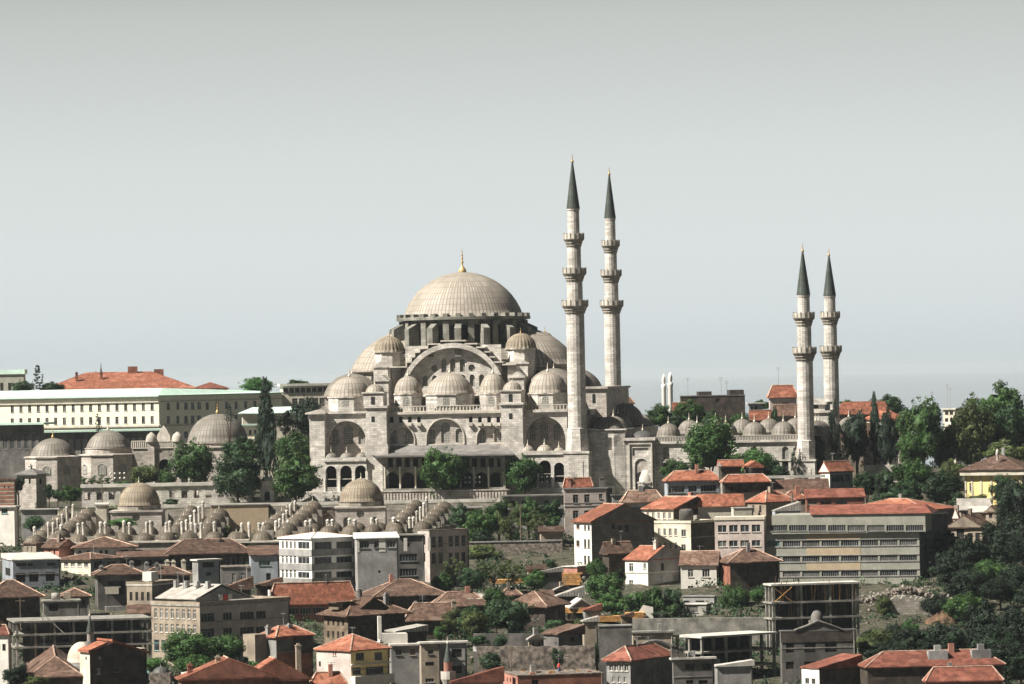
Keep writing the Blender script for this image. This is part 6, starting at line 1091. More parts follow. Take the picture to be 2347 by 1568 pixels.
H(Q8, 'corner_shop', 'small white-walled house end with a strip of orange roof near the bottom right', 'house', 768, 893, 1190, 775, 815, 32, 'white', ('shed_l', 2.0, .2, 'tile_p'), [('L', 785, 875, 2, .6, [(840, 880)], 'g')], wallR='wood')
H(Q8, 'long_red_roof', 'long low building with a dull red roof and two big grey chimneys, bottom right', 'house', 1185, 1235, 2200, 770, 812, 6, 'wood', ('hip', 2.6, .4, 'tile_p'), [], dep=10,
  extra=lambda t, A, B, Ht: [MB().box(A * f, A * f + 3.2, 1.0, 2.6, Ht - .2, Ht + 2.5).box(A * f + 1.1, A * f + 2.1, 1.3, 2.2, Ht + 2.5, Ht + 3.4).build('chimney', 'plaster', t) for f in (.46, .78)])
H(Q8, 'red_pyramid_house', 'low house with a plain red pyramid roof in the bottom right corner', 'house', 1640, 1660, 2190, 872, 800, 5, 'brick', ('hip', 2.5, .3, 'tile_p'), [], dep=12)
wall_(Q8, 'block_wall', 'sunlit wall of large stone blocks under the rubble heap at the right', 1400, 1815, 262, 500, 905, 'stone_d', th=2, yt1=255)
b = MB(); rr = random.Random(11); C = Pt(*Q8(1500, 270), 912)
for i in range(260):
    x, y = rr.gauss(0, 4.5), rr.gauss(0, 1.5); s_ = rr.uniform(.15, .55); z = 2.3 * math.exp(-(x * x) / 30) - .8 + rr.uniform(-.4, .4); b.lathe([(.01, z - s_), (s_, z - s_ * .3), (s_ * .8, z + s_ * .5), (.01, z + s_ * .8)], 5, x, y, rot=rr.uniform(0, 3), smooth=False)
tag(b.build('rubble_heap', 'rubble', None, (C.x, C.y, C.z)), 'heap of pale broken masonry above the block wall', 'rubble', kind='stuff')
C = Pt(*Q8(1740, 480), 893)
b = MB(); n = 26; vs = []
for j in range(9):
    for i in range(n): a = 2 * pi * i / n; r = 5.6 * (1 - j / 8) ** .8; jit = rr.uniform(-.35, .35); vs.append((r * cos(a) + jit + j * .1, r * sin(a) * .8 + jit + j * .25, 3.6 * (j / 8) ** 1.2 + jit * 1.3 - .8))
b.add(vs, [(j * n + i, j * n + (i + 1) % n, (j + 1) * n + (i + 1) % n, (j + 1) * n + i) for j in range(8) for i in range(n)])
tag(b.build('earth_mound', mat('brown_soil', (0.12, 0.072, 0.042), var=.4, scale=1.2, bump=1, spots=(2.5, .6, (.12, .07, .04))), None, (C.x, C.y, C.z)), 'steep heap of brown earth dumped against the stone block wall', 'earth heap')
# stacks of sawn timber
for fr, x, y, Y, n_, w_, l in ((Q5, 805, 1030, 962, 9, 7.5, 'neat stack of orange sawn planks on the small terrace wall'), (Q5, 330, 1010, 958, 3, 9, 'low pile of yellow planks behind the bushy trees left of the neat stack'), (Q6, 1140, 425, 900, 4, 7, 'heap of yellow planks at the foot of the bushes below the cream cottage'), (Q6, 1365, 420, 897, 6, 3.4, 'steep pile of leaning orange boards beside the small white wall'), (Q6, 820, 350, 905, 4, 4, 'short stack of orange boards beside the lichen-covered shack')):
    C = Pt(*fr(x, y), YM(Y)); t = thing('timber_stack', l, 'timber stack', C, random.Random(x).uniform(-.1, .1), 'sawn timber stacked on the slope'); rr = random.Random(x)
    for i in range(n_):
        q = MB(); o_ = rr.uniform(-.3, .3)
        for k in range(5): q.box(-w_ / 2 + o_ + rr.uniform(-.2, .2), w_ / 2 + o_ + rr.uniform(-.2, .2), k * .55, k * .55 + .5, i * .27, i * .27 + .22)
        q.build('plank_layer', 'lumber', t)
C = Pt(*Q6(1440, 375), 899); q = MB(); q.extr([(-1.6, -1.6), (1.8, -1.6), (1.8, 1.6), (0, 2.0), (-1.0, .6)], 0, .5); tag(q.build('white_garden_wall', 'white', None, C), 'broken stub of a white garden wall among the bushes', 'wall')
# ---- beyond the courtyard, frame Z4 / Z5
H(Z4, 'black_tenement', 'long dark weathered block on the skyline with antennas beyond the courtyard', 'building', 985, 992, 1495, 395, 1290, 4, 'wood', ('flat', .3, .1, 'plaster_d'), [('R', 1260, 1300, 1, .8, [(408, 440)], 'd')], dep=12, extra=lambda t, A, B, Ht: (MB().box(A * .78, A, 2, 9, Ht + .3, Ht + 1.6).build('roof_storey', 'wood', t), MB().box(A * .3, A * .5, 3, 9, Ht + .3, Ht + 1.3).build('roof_hut', 'wood', t), antenna(t, A * .13, 3, Ht, 5), antenna(t, A * .65, 3, Ht, 5), antenna(t, A * .74, 3, Ht, 4)))
H(Z4, 'skyline_house', 'pale house with an orange hipped roof on the skyline left of the shorter minarets', 'house', 1683, 1690, 1900, 405, 1260, 5, 'pink', ('hip', 3.6, .6, 'tile'), [('R', 1780, 1840, 1, .9, [(440, 465)], 'd', 3)], dep=9, extra=lambda t, A, B, Ht: antenna(t, A * .4, 3, Ht + 2, 6))
H(Z4, 'brown_roof_house', 'house with a steep brown tile roof behind the courtyard domes', 'house', 1728, 1735, 1910, 550, 1210, 5, 'tan', ('gable_a', 3.2, .5, 'tile_m'), [], dep=9)
H(Z4, 'orange_gable_house', 'small house with a bright orange roof just above the courtyard domes', 'house', 1535, 1545, 1700, 585, 1200, 8, 'plaster_d', ('gable_a', 2.8, .4, 'tile'), [], dep=8)
H(Z4, 'orange_strip_house', 'house showing a strip of orange roof among trees below the dark skyline block', 'house', 935, 940, 1060, 515, 1240, 5, 'plaster_d', ('gable_a', 2.6, .4, 'tile'), [], dep=8)
H(Z4, 'grey_roof_houses', 'pale flat-roofed house with ragged edge right of the dark skyline block', 'house', 1520, 1525, 1640, 450, 1270, 5, 'blue', ('flat', .3, .5, 'slab'), [('R', 1530, 1600, 2, .5, [(470, 500)], 'd')], dep=8)
H(Z4, 'small_skyline_roof', 'tiny house with a dull red roof on the skyline right of the second tall minaret', 'house', 545, 550, 620, 450, 1300, 5, 'plaster_d', ('hip', 1.8, .4, 'tile_m'), [], dep=6)
H(Z5, 'long_orange_range', 'long building with an orange tiled roof beyond the rightmost minaret', 'building', 600, 610, 1090, 640, 1250, 3, 'plaster_d', ('hip', 3.6, .6, 'tile'), [('R', 700, 1080, 6, .4, [(655, 690)], 'd')], dep=10, caps=False)
H(Z5, 'low_orange_roof', 'lower orange-roofed wing at the right end of the long orange range', 'building', 850, 1100, 1238, 685, 1225, 45, 'cream2', ('hip', 2.4, .5, 'tile'), [('R', 1160, 1230, 1, .5, [(700, 740)], 'd')], dep=10, caps=False)
H(Z5, 'brown_row', 'row of small brown-roofed houses glimpsed between the dark cypresses', 'house', 620, 630, 960, 860, 1200, 5, 'tan', ('gable_a', 4.0, .5, 'tile_m'), [], dep=9)
H(Z5, 'brown_row', 'small red-roofed house glimpsed right of the twin dark cypresses', 'house', 1165, 1170, 1260, 825, 1190, 5, 'pink', ('gable_a', 2.2, .4, 'tile_m'), [], dep=8)
H(Z5, 'far_flats', 'pale concrete flats with open balconies on the skyline at the right', 'building', 1590, 1700, 1760, 590, 1330, 55, 'cream2', ('flat', .4, .5, 'slab'), [('L', 1600, 1690, 2, .7, [(610, 640), (670, 705)], 'd', 2)], dep=9, extra=lambda t, A, B, Ht: (antenna(t, 1, 2, Ht, 6), antenna(t, 3, 4, Ht, 7), antenna(t, -2, 6, Ht, 5)))
wall_(Z5, 'white_boundary_wall', 'long low white wall showing below the dark conifers on the right', 850, 1280, 1108, 1180, 1100, 'slab', th=.5)
wall_(Z5, 'far_boundary_wall', 'grey stone wall panel seen between the twin dark conifers', 840, 1060, 915, 1080, 1130, 'stone', th=.5)
wall_(Z5, 'bright_wall', 'bright broken strip of white wall behind the trees left of the yellow mansion', 1120, 1790, 1258, 1330, 1086, 'slab', th=.5)
# two white minarets far away
def far_minaret(label, x, ytip, ybal, w_, Y=1900):
    C = Pt(*Z4(x, 445), Y); z0 = ground(C.x, Y); t = thing('far_minaret', label, 'minaret', (C.x, Y, z0), 0, 'two white minarets far off'); kk = 1 / 3.4285 / FL * Y; r = w_ * kk / 2
    zz = lambda y: Pt(*Z4(x, y), Y).z - z0
    MB().lathe([(r * 1.1, 0), (r, zz(ybal) - 1.5), (r * 1.15, zz(ybal) - 1), (r * 1.15, zz(ybal)), (r * .6, zz(ybal) + .3)], 12).build('shaft', 'white', t)
    MB().lathe([(r * .6, zz(ybal) + .2), (r * .95, zz(ybal) + 1.6), (r * .8, zz(ybal) + 2.8), (r * .2, zz(ybal) + 4.2), (.22, zz(ytip) - 4), (.02, zz(ytip))], 12).build('spire', 'white', t)
far_minaret('left and slimmer of the two far white minarets on the skyline', 860, 180, 300, 35); far_minaret('right and taller of the two far white minarets on the skyline', 911, 178, 285, 39)
# fountain kiosk at the courtyard foot, lamps
C = Pt(*Z4(722, 1120), 1079); t = thing('fountain_kiosk', 'small white domed stone kiosk before the courtyard portal', 'kiosk', (C.x, C.y, 57)); k = 1 / 3.4285 / FL * 1079; h = Pt(*Z4(722, 1075), 1079).z - 57
b = MB(); b.lathe([(75 * k, -.5), (75 * k, h), (82 * k, h + .1), (82 * k, h + .4), (60 * k, h + .45)], 8, rot=pi / 8, smooth=False); b.build('wall', 'stone_l', t)
MB().lathe([(66 * k, h + .4), (64 * k, h + 1.3), (52 * k, h + 2.6), (30 * k, h + 3.6), (14 * k, h + 4.3), (12 * k, h + 4.9), (.01, h + 5.6)], 24).build('dome', 'slab', t)
for a in (-pi / 2, -pi * .75, -pi * .25): q = MB(); q.plate((76 * k * cos(a) * .93, 76 * k * sin(a) * .93, 0), (-sin(a), cos(a), 0), arch(-.9, .9, .2, h - .4)); q.build('arch_opening', 'dark', t)
def street_lamp(fr, x, yb, yt, Y, label):
    C = Pt(*fr(x, yb), Y); t = thing('street_lamp', label, 'street lamp', (C.x, Y, 57)); h = Pt(*fr(x, yt), Y).z - 57
    MB().lathe([(.2, 0), (.1, .8), (.07, h)], 8).tube((-1.6, 0, h - .2), (1.6, 0, h - .2), .05, .05, 4).tube((-1.6, 0, h - 1.3), (1.6, 0, h - 1.3), .05, .05, 4).build('pole', 'plaster_d', t)
    for dx in (-1.6, -.6, .6, 1.6):
        for dz in (-.2, -1.3): MB().lathe([(.01, -.28), (.26, -.05), (.24, .15), (.01, .3)], 8).build('globe', 'white', t, (dx, 0, h + dz))
street_lamp(Z2, 1368, 1000, 812, 1078, 'many-globed street lamp standing in front of the porch arches'); street_lamp(Z2, 1935, 955, 808, 1079, 'many-globed street lamp among the leaves before the right arcade'); street_lamp(Z3, 925, 1085, 990, 1100, 'small street lamp standing before the octagonal mausoleum')
# ================================================================== TREES
def crown_mesh(seed, kind):
    rr = random.Random(seed); b = MB()
    def leafs(c, r, n, sz, flat=1.0):
        for _ in range(n):
            d = Vector((rr.gauss(0, 1), rr.gauss(0, 1), rr.gauss(0, 1))).normalized(); p = Vector(c) + Vector((d.x * r, d.y * r, d.z * r * flat)) * (rr.uniform(.55, 1.06))
            nrm = (d + Vector((rr.uniform(-.6, .6), rr.uniform(-.6, .6), rr.uniform(-.4, .7)))).normalized(); u = nrm.orthogonal().normalized(); w_ = nrm.cross(u); a = rr.uniform(0, pi); u, w_ = u * cos(a) + w_ * sin(a), w_ * cos(a) - u * sin(a)
            s_ = sz * rr.uniform(.6, 1.3); b.add([p - u * s_, p - w_ * s_ * .55, p + u * s_, p + w_ * s_ * .55], [(0, 1, 2, 3)])
    if kind == 'round':
        for i in range(58):
            d = Vector((rr.gauss(0, 1), rr.gauss(0, 1), rr.gauss(0, .9))).normalized(); k = rr.uniform(.45, .84); k = k * (1 - .18 * max(0, -d.z))
            r = rr.uniform(.16, .32); leafs((d.x * k, d.y * k, d.z * k), r, int(2000 * r * r) + 40, .052)
        for i in range(16): d = Vector((rr.gauss(0, 1), rr.gauss(0, 1), rr.gauss(0, 1))).normalized() * rr.uniform(.9, 1.02); leafs(d, .1, 20, .038)
    elif kind == 'open':
        for i in range(40):
            d = Vector((rr.gauss(0, 1), rr.gauss(0, 1), rr.gauss(0, .8))).normalized() * rr.uniform(.4, .9); leafs(d, rr.uniform(.14, .26), 80, .048, .7)
    elif kind == 'cone':
        for i in range(90):
            t = rr.random() ** .8; z = -1 + 2 * t; rad = (1 - t) ** .75 * .9 + .06; a = rr.uniform(0, 2 * pi); k = rr.uniform(.4, 1) * rad; leafs((cos(a) * k, sin(a) * k, z),   .12 + .18 * rad, 60, .06, 1.5 if i % 2 else .5)
    elif kind == 'tier':
        for j in range(11):
            z = -1 + 2 * j / 10.5; rad = (1 - (z + 1) / 2) ** .8 * .95 + .08
            for i in range(int(4 + rad * 8)): a = rr.uniform(0, 2 * pi); k = rr.uniform(.2, 1) * rad; leafs((cos(a) * k, sin(a) * k, z + rr.uniform(-.06, .06)), .13, 24, .05, .45)
    elif kind == 'bush':
        for i in range(26):
            d = Vector((rr.uniform(-1, 1), rr.uniform(-1, 1), rr.uniform(-.9, .9))); d = d * (rr.uniform(.5, .85) / max(1, d.length)); leafs(d, rr.uniform(.22, .36), 130, .065)
    if kind in ('round', 'bush', 'cone'):      # the dense, lumpy inside of the crown
        n = 14; vs = []
        for j in range(9):
            for i in range(n): a, e = 2 * pi * i / n, -pi / 2 + pi * j / 8; k = .58 * rr.uniform(.75, 1.2) * ((1 - (sin(e) + 1) / 2 * .75) if kind == 'cone' else 1); vs.append((cos(a) * cos(e) * k, sin(a) * cos(e) * k, sin(e) * (.85 if kind == 'cone' else k)))
        b.add(vs, [(j * n + i, j * n + (i + 1) % n, (j + 1) * n + (i + 1) % n, (j + 1) * n + i) for j in range(8) for i in range(n)])
    me = bpy.data.meshes.new('crown'); me.from_pydata(b.v, [], b.f); return me
CM = {(k, s_): crown_mesh(s_ * 7 + len(k), k) for k in ('round', 'open', 'cone', 'tier', 'bush') for s_ in range(4 if k == 'round' else 2)}
CMM = {}
def trunk(h, r, seed, crown_c, crx, crz, open_=False):
    rr = random.Random(seed); b = MB(); p = Vector((0, 0, -.6)); q = Vector((rr.uniform(-.2, .2), rr.uniform(-.2, .2), h * .75)); b.tube(p, q, r, r * .7, 8)
    for i in range(9 if open_ else 6):
        a = rr.uniform(0, 2 * pi); e = Vector((cos(a) * crx * .6, sin(a) * crx * .6, crown_c + rr.uniform(-.2, .55) * crz)); s_ = q + (p - q) * rr.uniform(0, .25); m_ = (s_ + e) / 2 + Vector((0, 0, -.06 * crz)); b.tube(s_, m_, r * .5, r * .32, 6); b.tube(m_, e, r * .32, r * .1, 5)
    return b
NT = [0]
def tree(fr, x0, x1, yt, yb, Y, label, kind='round', leaf='leaf', name='tree', cat='tree', group='trees and bushes around the mosque', deep=None):
    Y = YM(Y); NT[0] += 1; i = NT[0]; rr = random.Random(i * 13)
    P = Pt(*fr((x0 + x1) / 2, yb), Y); T_ = Pt(*fr((x0 + x1) / 2, yt), Y); L_ = Pt(*fr(x0, yb), Y); R2 = Pt(*fr(x1, yb), Y)
    gz = ground(P.x, Y); hw = (R2.x - L_.x) / 2; hh = max(.5, (T_.z - P.z) / 2); cz = (T_.z + P.z) / 2 - gz
    root = thing(name, label, cat, (P.x, Y, gz), rr.uniform(0, 6.28), group)
    key = (kind, i % (4 if kind == 'round' else 2)); me = CMM.get((key, leaf))
    if me is None: me = CM[key].copy(); me.materials.append(MT[leaf]); CMM[(key, leaf)] = me
    c = bpy.data.objects.new('crown', me); COL.objects.link(c); c.parent = root; c.location = (0, 0, cz); k_ = 1.3 if fr in (Z5, Q7, Q8, Z3) else 1.22; k_ *= 1.35 if kind == 'cone' else 1; c.scale = (hw * k_, (deep or hw) * 1.05, hh * 1.12)
    if kind != 'bush' or cz - hh > .4: trunk(max(.8, cz - hh * .5), .10 + hh * .05, i, cz, hw, hh, kind == 'open').build('trunk', 'bark', root)
    return root
T = tree
T(Z2, 935, 1320, 590, 955, 1077, 'round green tree standing on the lawn in front of the porch arches', leaf='leaf')
T(Z2, 1612, 1925, 640, 930, 1076, 'lighter leafy tree in front of the right arcade, near the tallest minaret', leaf='leaf_y')
T(D, 618, 737, 1040, 1150, 1077, 'dark round tree overlapping the left corner of the mosque', leaf='leaf')
T(D, 632, 722, 993, 1070, 1098, 'green tree rising just above the dark round one at the mosque corner', leaf='leaf')
T(D, 487, 604, 1040, 1148, 1078, 'dark round tree before the precinct wall left of the gatehouse', leaf='leaf_d')
T(D, 392, 500, 1008, 1112, 1095, 'leafy tree hiding the foot of the largest mausoleum', leaf='leaf')
T(D, 508, 598, 1003, 1065, 1102, 'dark tree crown right before the largest mausoleum dome', leaf='leaf_d')
T(D, 588, 634, 893, 1085, 1108, 'tall pointed dark cypress between mausoleum and mosque', 'cone', 'conifer', deep=2.4)
T(D, 632, 690, 925, 1015, 1112, 'dark conifer right of the pointed cypress', 'open', 'conifer')
T(D, 672, 735, 908, 1000, 1114, 'dark conifer touching the left edge of the mosque', 'round', 'conifer')
T(D, 512, 540, 928, 962, 1180, 'small conifer top showing against the shaded cream facade', 'tier', 'conifer')
T(D, 214, 234, 950, 988, 1290, 'small dark conifer against the sunlit cream facade', 'tier', 'conifer')
T(D, 66, 110, 840, 900, 1460, 'tiered cedar on the skyline at the left', 'tier', 'conifer')
T(D, 25, 75, 872, 905, 1470, 'low tree left of the tiered cedar on the skyline', leaf='leaf_d'); T(D, 95, 150, 876, 905, 1470, 'low tree right of the tiered cedar on the skyline', leaf='leaf_d')
T(D, 548, 632, 866, 905, 1440, 'pale round tree on the skyline right of the green copper roof', leaf='leaf_y'); T(D, 655, 705, 870, 892, 1460, 'small tree top behind the pale office block', leaf='leaf')
T(Z3, 1008, 1245, 925, 1090, 1098, 'brownish green bush between the octagonal mausoleum and the gateway', leaf='leaf_o')
T(Z3, 625, 760, 1000, 1110, 1088, 'thin light sapling before the octagonal mausoleum, left one', 'open', 'leaf'); T(Z3, 740, 890, 1010, 1115, 1088, 'thin light sapling before the octagonal mausoleum, right one', 'open', 'leaf')
T(Z3, 470, 650, 1088, 1225, 1076, 'small green tree below the leftmost mausoleum', leaf='leaf'); T(Z3, 890, 1030, 1050, 1115, 1092, 'low green bush right of the saplings', 'bush', 'leaf_y')
T(Z3, 1230, 1380, 960, 1110, 1096, 'green tree in front of the gateway arch', leaf='leaf'); T(Z3, 90, 200, 1012, 1150, 1079, 'dark green bush left of the stone guard house', 'bush', 'leaf_d')
T(Z3, 345, 420, 1070, 1210, 1080, 'dark hedge plant right of the guard house', 'bush', 'leaf_d'); T(Z3, 400, 500, 1110, 1210, 1080, 'dark hedge plant below the leftmost mausoleum', 'bush', 'leaf_d')
T(Q1, 200, 432, 440, 600, 1058, 'dark round bush behind the start of the left college', 'bush', 'leaf_d'); T(Q1, 985, 1280, 463, 560, 1046, 'bright green bush growing before the left domed classroom', 'bush', 'leaf_y')
T(Q1, 1485, 1660, 290, 360, 1078, 'dark bush against the precinct wall behind the left college', 'bush', 'leaf_d'); T(Q1, 2030, 2130, 530, 650, 1052, 'weeds between the two colleges', 'bush', 'leaf_o')
# wood below the mosque, centre
for a in ((-330, -60, 240, 560, 1040, 'round', 'leaf_d', 'dark tree at the left end of the clump before the tallest minaret'), (-180, 180, 300, 610, 1034, 'round', 'leaf', 'broad green tree in the left of the clump below the porch'), (40, 330, 195, 520, 1036, 'round', 'leaf', 'tall green tree, highest in the clump below the porch'),
          (150, 440, 240, 600, 1030, 'open', 'leaf_o', 'thin olive tree in the middle of the clump below the porch'), (330, 620, 180, 480, 1034, 'round', 'leaf', 'green tree right of the middle of the clump'), (460, 700, 270, 590, 1028, 'open', 'leaf_o', 'brownish thin tree in the right of the clump'), (580, 820, 195, 470, 1036, 'round', 'leaf_d', 'dark tree at the right end of the clump beside the grey villa'), (660, 800, 340, 470, 1030, 'bush', 'leaf_y', 'bright bush at the foot of the grey villa'), (-80, 120, 480, 620, 1026, 'bush', 'leaf_d', 'dark undergrowth bush above the stone retaining wall')):
    T(Q5, *a[:5], a[7], a[5], a[6])
T(Q3, 1690, 1890, 825, 1040, 950, 'small bright tree right of the burnt building', leaf='leaf_y'); T(Q5, -60, 330, 755, 1010, 952, 'wide olive tree below the stone retaining wall', 'open', 'leaf_o'); T(Q5, 200, 440, 790, 1030, 950, 'olive tree beside the yellow plank pile', 'open', 'leaf_o')
T(Q5, 410, 660, 880, 1070, 946, 'green tree right before the stacked orange planks', leaf='leaf'); T(Q5, 635, 745, 760, 870, 975, 'lone bush on rubble below the stone retaining wall', 'bush', 'leaf_d'); T(Q5, -200, 60, 860, 1080, 945, 'dark tree left of the olive tree', leaf='leaf_d')
T(Q6, 60, 480, 210, 530, 878, 'big dark green tree hiding the old house, centre', leaf='leaf_d'); T(Q6, -190, 120, 290, 560, 876, 'very dark tree left of the big one, centre', leaf='leaf_d'); T(Q6, 20, 250, 130, 330, 884, 'mid green tree top above the big dark tree', leaf='leaf'); T(Q6, -330, -120, 310, 520, 882, 'olive tree left end of the dark centre wood', 'round', 'leaf_o')
T(Q6, 900, 1250, -10, 240, 930, 'dense green tree below the collapsed house', leaf='leaf'); T(Q6, 1030, 1300, 130, 370, 915, 'green tree above the yellow planks', leaf='leaf'); T(Q5, 1040, 1250, 780, 980, 940, 'upper green tree beside the brick shed', leaf='leaf'); T(Q5, 1290, 1420, 870, 1050, 940, 'tree touching the left side of the cream cottage', leaf='leaf_d')
T(Q6, 1240, 1490, 140, 370, 912, 'leafy bush left under the cream cottage', 'bush', 'leaf'); T(Q6, 1430, 1640, 95, 390, 914, 'leafy bush under the cream cottage gable', 'bush', 'leaf'); T(Q6, 1590, 1800, 100, 395, 916, 'bush between the cream cottage and the bright white house', 'bush', 'leaf_d')
T(Q8, 185, 400, 175, 390, 922, 'bluish green tree below the dark brick house', leaf='leaf'); T(Q8, 400, 515, 200, 300, 918, 'light green tree top beside the scaffolded frame', leaf='leaf_y')
T(Q6, 110, 255, 535, 660, 850, 'small dark bush on the plank garden wall', 'bush', 'leaf_d'); T(Q6, 620, 740, 635, 840, 838, 'ivy-like dark bush hanging on the mottled stone wall', 'bush', 'leaf_d'); T(Q6, 1000, 1060, 580, 860, 842, 'narrow dark creeper bush at the buttressed wall', 'bush', 'leaf_d')
T(Q6, 820, 1010, 390, 480, 880, 'low bush above the ragged shack', 'bush', 'leaf_o'); T(Q6, -20, 220, 680, 880, 836, 'dark ivy bush on the left part of the mottled wall', 'bush', 'leaf_d')
# courtyard
T(Z4, 985, 1468, 565, 1010, 1066, 'largest round tree in front of the courtyard domes', leaf='leaf'); T(Z4, 845, 1080, 880, 1085, 1060, 'lower tree at the left foot of the largest courtyard tree', leaf='leaf')
T(Z4, 1390, 1720, 790, 1080, 1062, 'fresh green tree right of the largest courtyard tree', leaf='leaf_y'); T(Z4, 1650, 1840, 900, 1090, 1060, 'low dark tree between courtyard tree and shorter minaret', leaf='leaf_d')
T(Z4, 1850, 1950, 780, 1060, 1070, 'scraggy dark sapling in front of the shorter minaret', 'open', 'conifer'); T(Z4, 2010, 2130, 650, 1080, 1076, 'loose dark cypress right beside the shorter minaret', 'round', 'conifer'); T(Z4, 2140, 2250, 420, 960, 1090, 'very tall thin dark cypress before the rightmost minaret', 'open', 'conifer')
T(Z4, 700, 950, 455, 640, 1215, 'round tree beyond the courtyard, left one', leaf='leaf'); T(Z4, 930, 1210, 425, 660, 1205, 'tall round tree beyond the courtyard below the far white minarets', leaf='leaf'); T(Z4, 860, 1060, 540, 660, 1195, 'low tree beyond the first courtyard domes', leaf='leaf_d'); T(Z4, 1370, 1545, 520, 650, 1190, 'small tree beyond the courtyard near the orange gable', leaf='leaf'); T(Z4, 1560, 1700, 420, 500, 1285, 'tree on the skyline left of the pale orange-roofed house', leaf='leaf'); T(Z4, 1190, 1300, 500, 640, 1200, 'dark tree below the dark skyline block', leaf='leaf_d'); T(Z4, 1700, 1760, 480, 660, 1195, 'dark slim tree left of the steep brown roof', leaf='leaf_d')
# right
T(Z5, 625, 745, 495, 590, 1290, 'small pale tree on the skyline right of the rightmost minaret', leaf='leaf_y'); T(Z5, 900, 1215, 458, 680, 1270, 'wide dark pine dome on the skyline', leaf='leaf_d'); T(Z5, 1190, 1300, 575, 700, 1260, 'low dark tree right of the wide pine', leaf='leaf_d')
T(Z5, 655, 915, 600, 1110, 1112, 'tall dark loose conifer, left of the pair below the orange range', 'round', 'conifer'); T(Z5, 900, 1010, 500, 1050, 1114, 'thin tall dark conifer between the pair', 'cone', 'conifer'); T(Z5, 1000, 1180, 590, 1130, 1110, 'tall dark conifer, right of the pair below the orange range', 'round', 'conifer')
T(Z5, 620, 730, 880, 1100, 1098, 'young green tree at the foot of the rightmost minaret', 'open', 'leaf_y'); T(Z5, 1180, 1640, 490, 1130, 1098, 'huge dense green tree right of the twin conifers', leaf='leaf'); T(Z5, 1150, 1420, 800, 1120, 1090, 'lower lobe tree at the left foot of the huge dense tree', leaf='leaf')
T(Z5, 1850, 2380, 360, 950, 1112, 'highest tree at the right edge of the photo', leaf='leaf'); T(Z5, 1640, 2080, 520, 1190, 1100, 'huge olive green tree left of the highest right-edge tree', leaf='leaf_o'); T(Z5, 1745, 1860, 560, 700, 1130, 'small bright crown on the skyline beside the concrete flats', leaf='leaf'); T(Z5, 2060, 2420, 520, 1080, 1104, 'big dark tree in the right corner under the highest one', leaf='leaf_d')
T(Z5, 1960, 2400, 880, 1170, 1092, 'olive tree directly above the yellow mansion roof', leaf='leaf_o')
T(Z5, 740, 1000, 1175, 1420, 1050, 'dark bushy tree right of the white lookout house', leaf='leaf_d'); T(Z5, 950, 1150, 1150, 1420, 1046, 'olive tree second from the white lookout house', leaf='leaf_d'); T(Z5, 1110, 1480, 1040, 1400, 1054, 'big dark green tree in the wood above the orange factory roof', leaf='leaf'); T(Z5, 930, 1350, 1330, 1520, 1040, 'low dark tree line just above the orange rear wing', leaf='leaf_d')
T(Z5, 1400, 1770, 1180, 1500, 1044, 'dark tree left below the yellow mansion', leaf='leaf_d'); T(Z5, 2050, 2300, 1200, 1500, 1056, 'dark tree in front of the yellow mansion', leaf='leaf_d'); T(Z5, 2220, 2480, 1260, 1560, 1048, 'dark tree at the right edge below the yellow mansion', leaf='leaf_d'); T(Z5, 1560, 1800, 1060, 1260, 1080, 'brownish tree left of the yellow mansion corner', leaf='leaf_o'); T(Z5, 1650, 1800, 1340, 1520, 1040, 'bush above the grey sheet-metal roof', 'bush', 'leaf_d')
for a in ((2150, 2420, 200, 560, 985, 'leaf_k', 'deeply shaded tree at the right edge beside the rubble stone shed'), (2080, 2420, 430, 800, 968, 'leaf_k', 'dark tree at the right edge below the ruined brick house'), (1820, 2130, 590, 860, 958, 'leaf_k', 'dark tree covering the foot of the ruined brick house'), (1680, 1960, 700, 960, 948, 'leaf_k', 'dark tree right of the factory foot'), (1980, 2230, 760, 960, 935, 'leaf', 'mid green tree catching light at the right'), (2180, 2440, 780, 1040, 926, 'leaf_k', 'very dark tree on the right edge above the overgrown slope'), (1780, 2060, 880, 1080, 920, 'leaf_k', 'dark bush behind the earth heap')):
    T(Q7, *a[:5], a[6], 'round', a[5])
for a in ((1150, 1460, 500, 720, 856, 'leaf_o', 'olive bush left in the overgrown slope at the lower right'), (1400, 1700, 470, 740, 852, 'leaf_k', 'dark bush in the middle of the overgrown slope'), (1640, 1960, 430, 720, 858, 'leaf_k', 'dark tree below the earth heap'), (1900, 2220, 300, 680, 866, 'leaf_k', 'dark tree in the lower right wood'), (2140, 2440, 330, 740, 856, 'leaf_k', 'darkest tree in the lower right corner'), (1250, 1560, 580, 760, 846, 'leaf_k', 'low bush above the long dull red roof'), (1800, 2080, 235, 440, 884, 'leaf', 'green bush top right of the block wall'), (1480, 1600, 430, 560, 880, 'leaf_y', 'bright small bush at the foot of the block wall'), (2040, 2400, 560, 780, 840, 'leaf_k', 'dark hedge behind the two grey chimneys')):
    T(Q8, *a[:5], a[6], 'round', a[5])
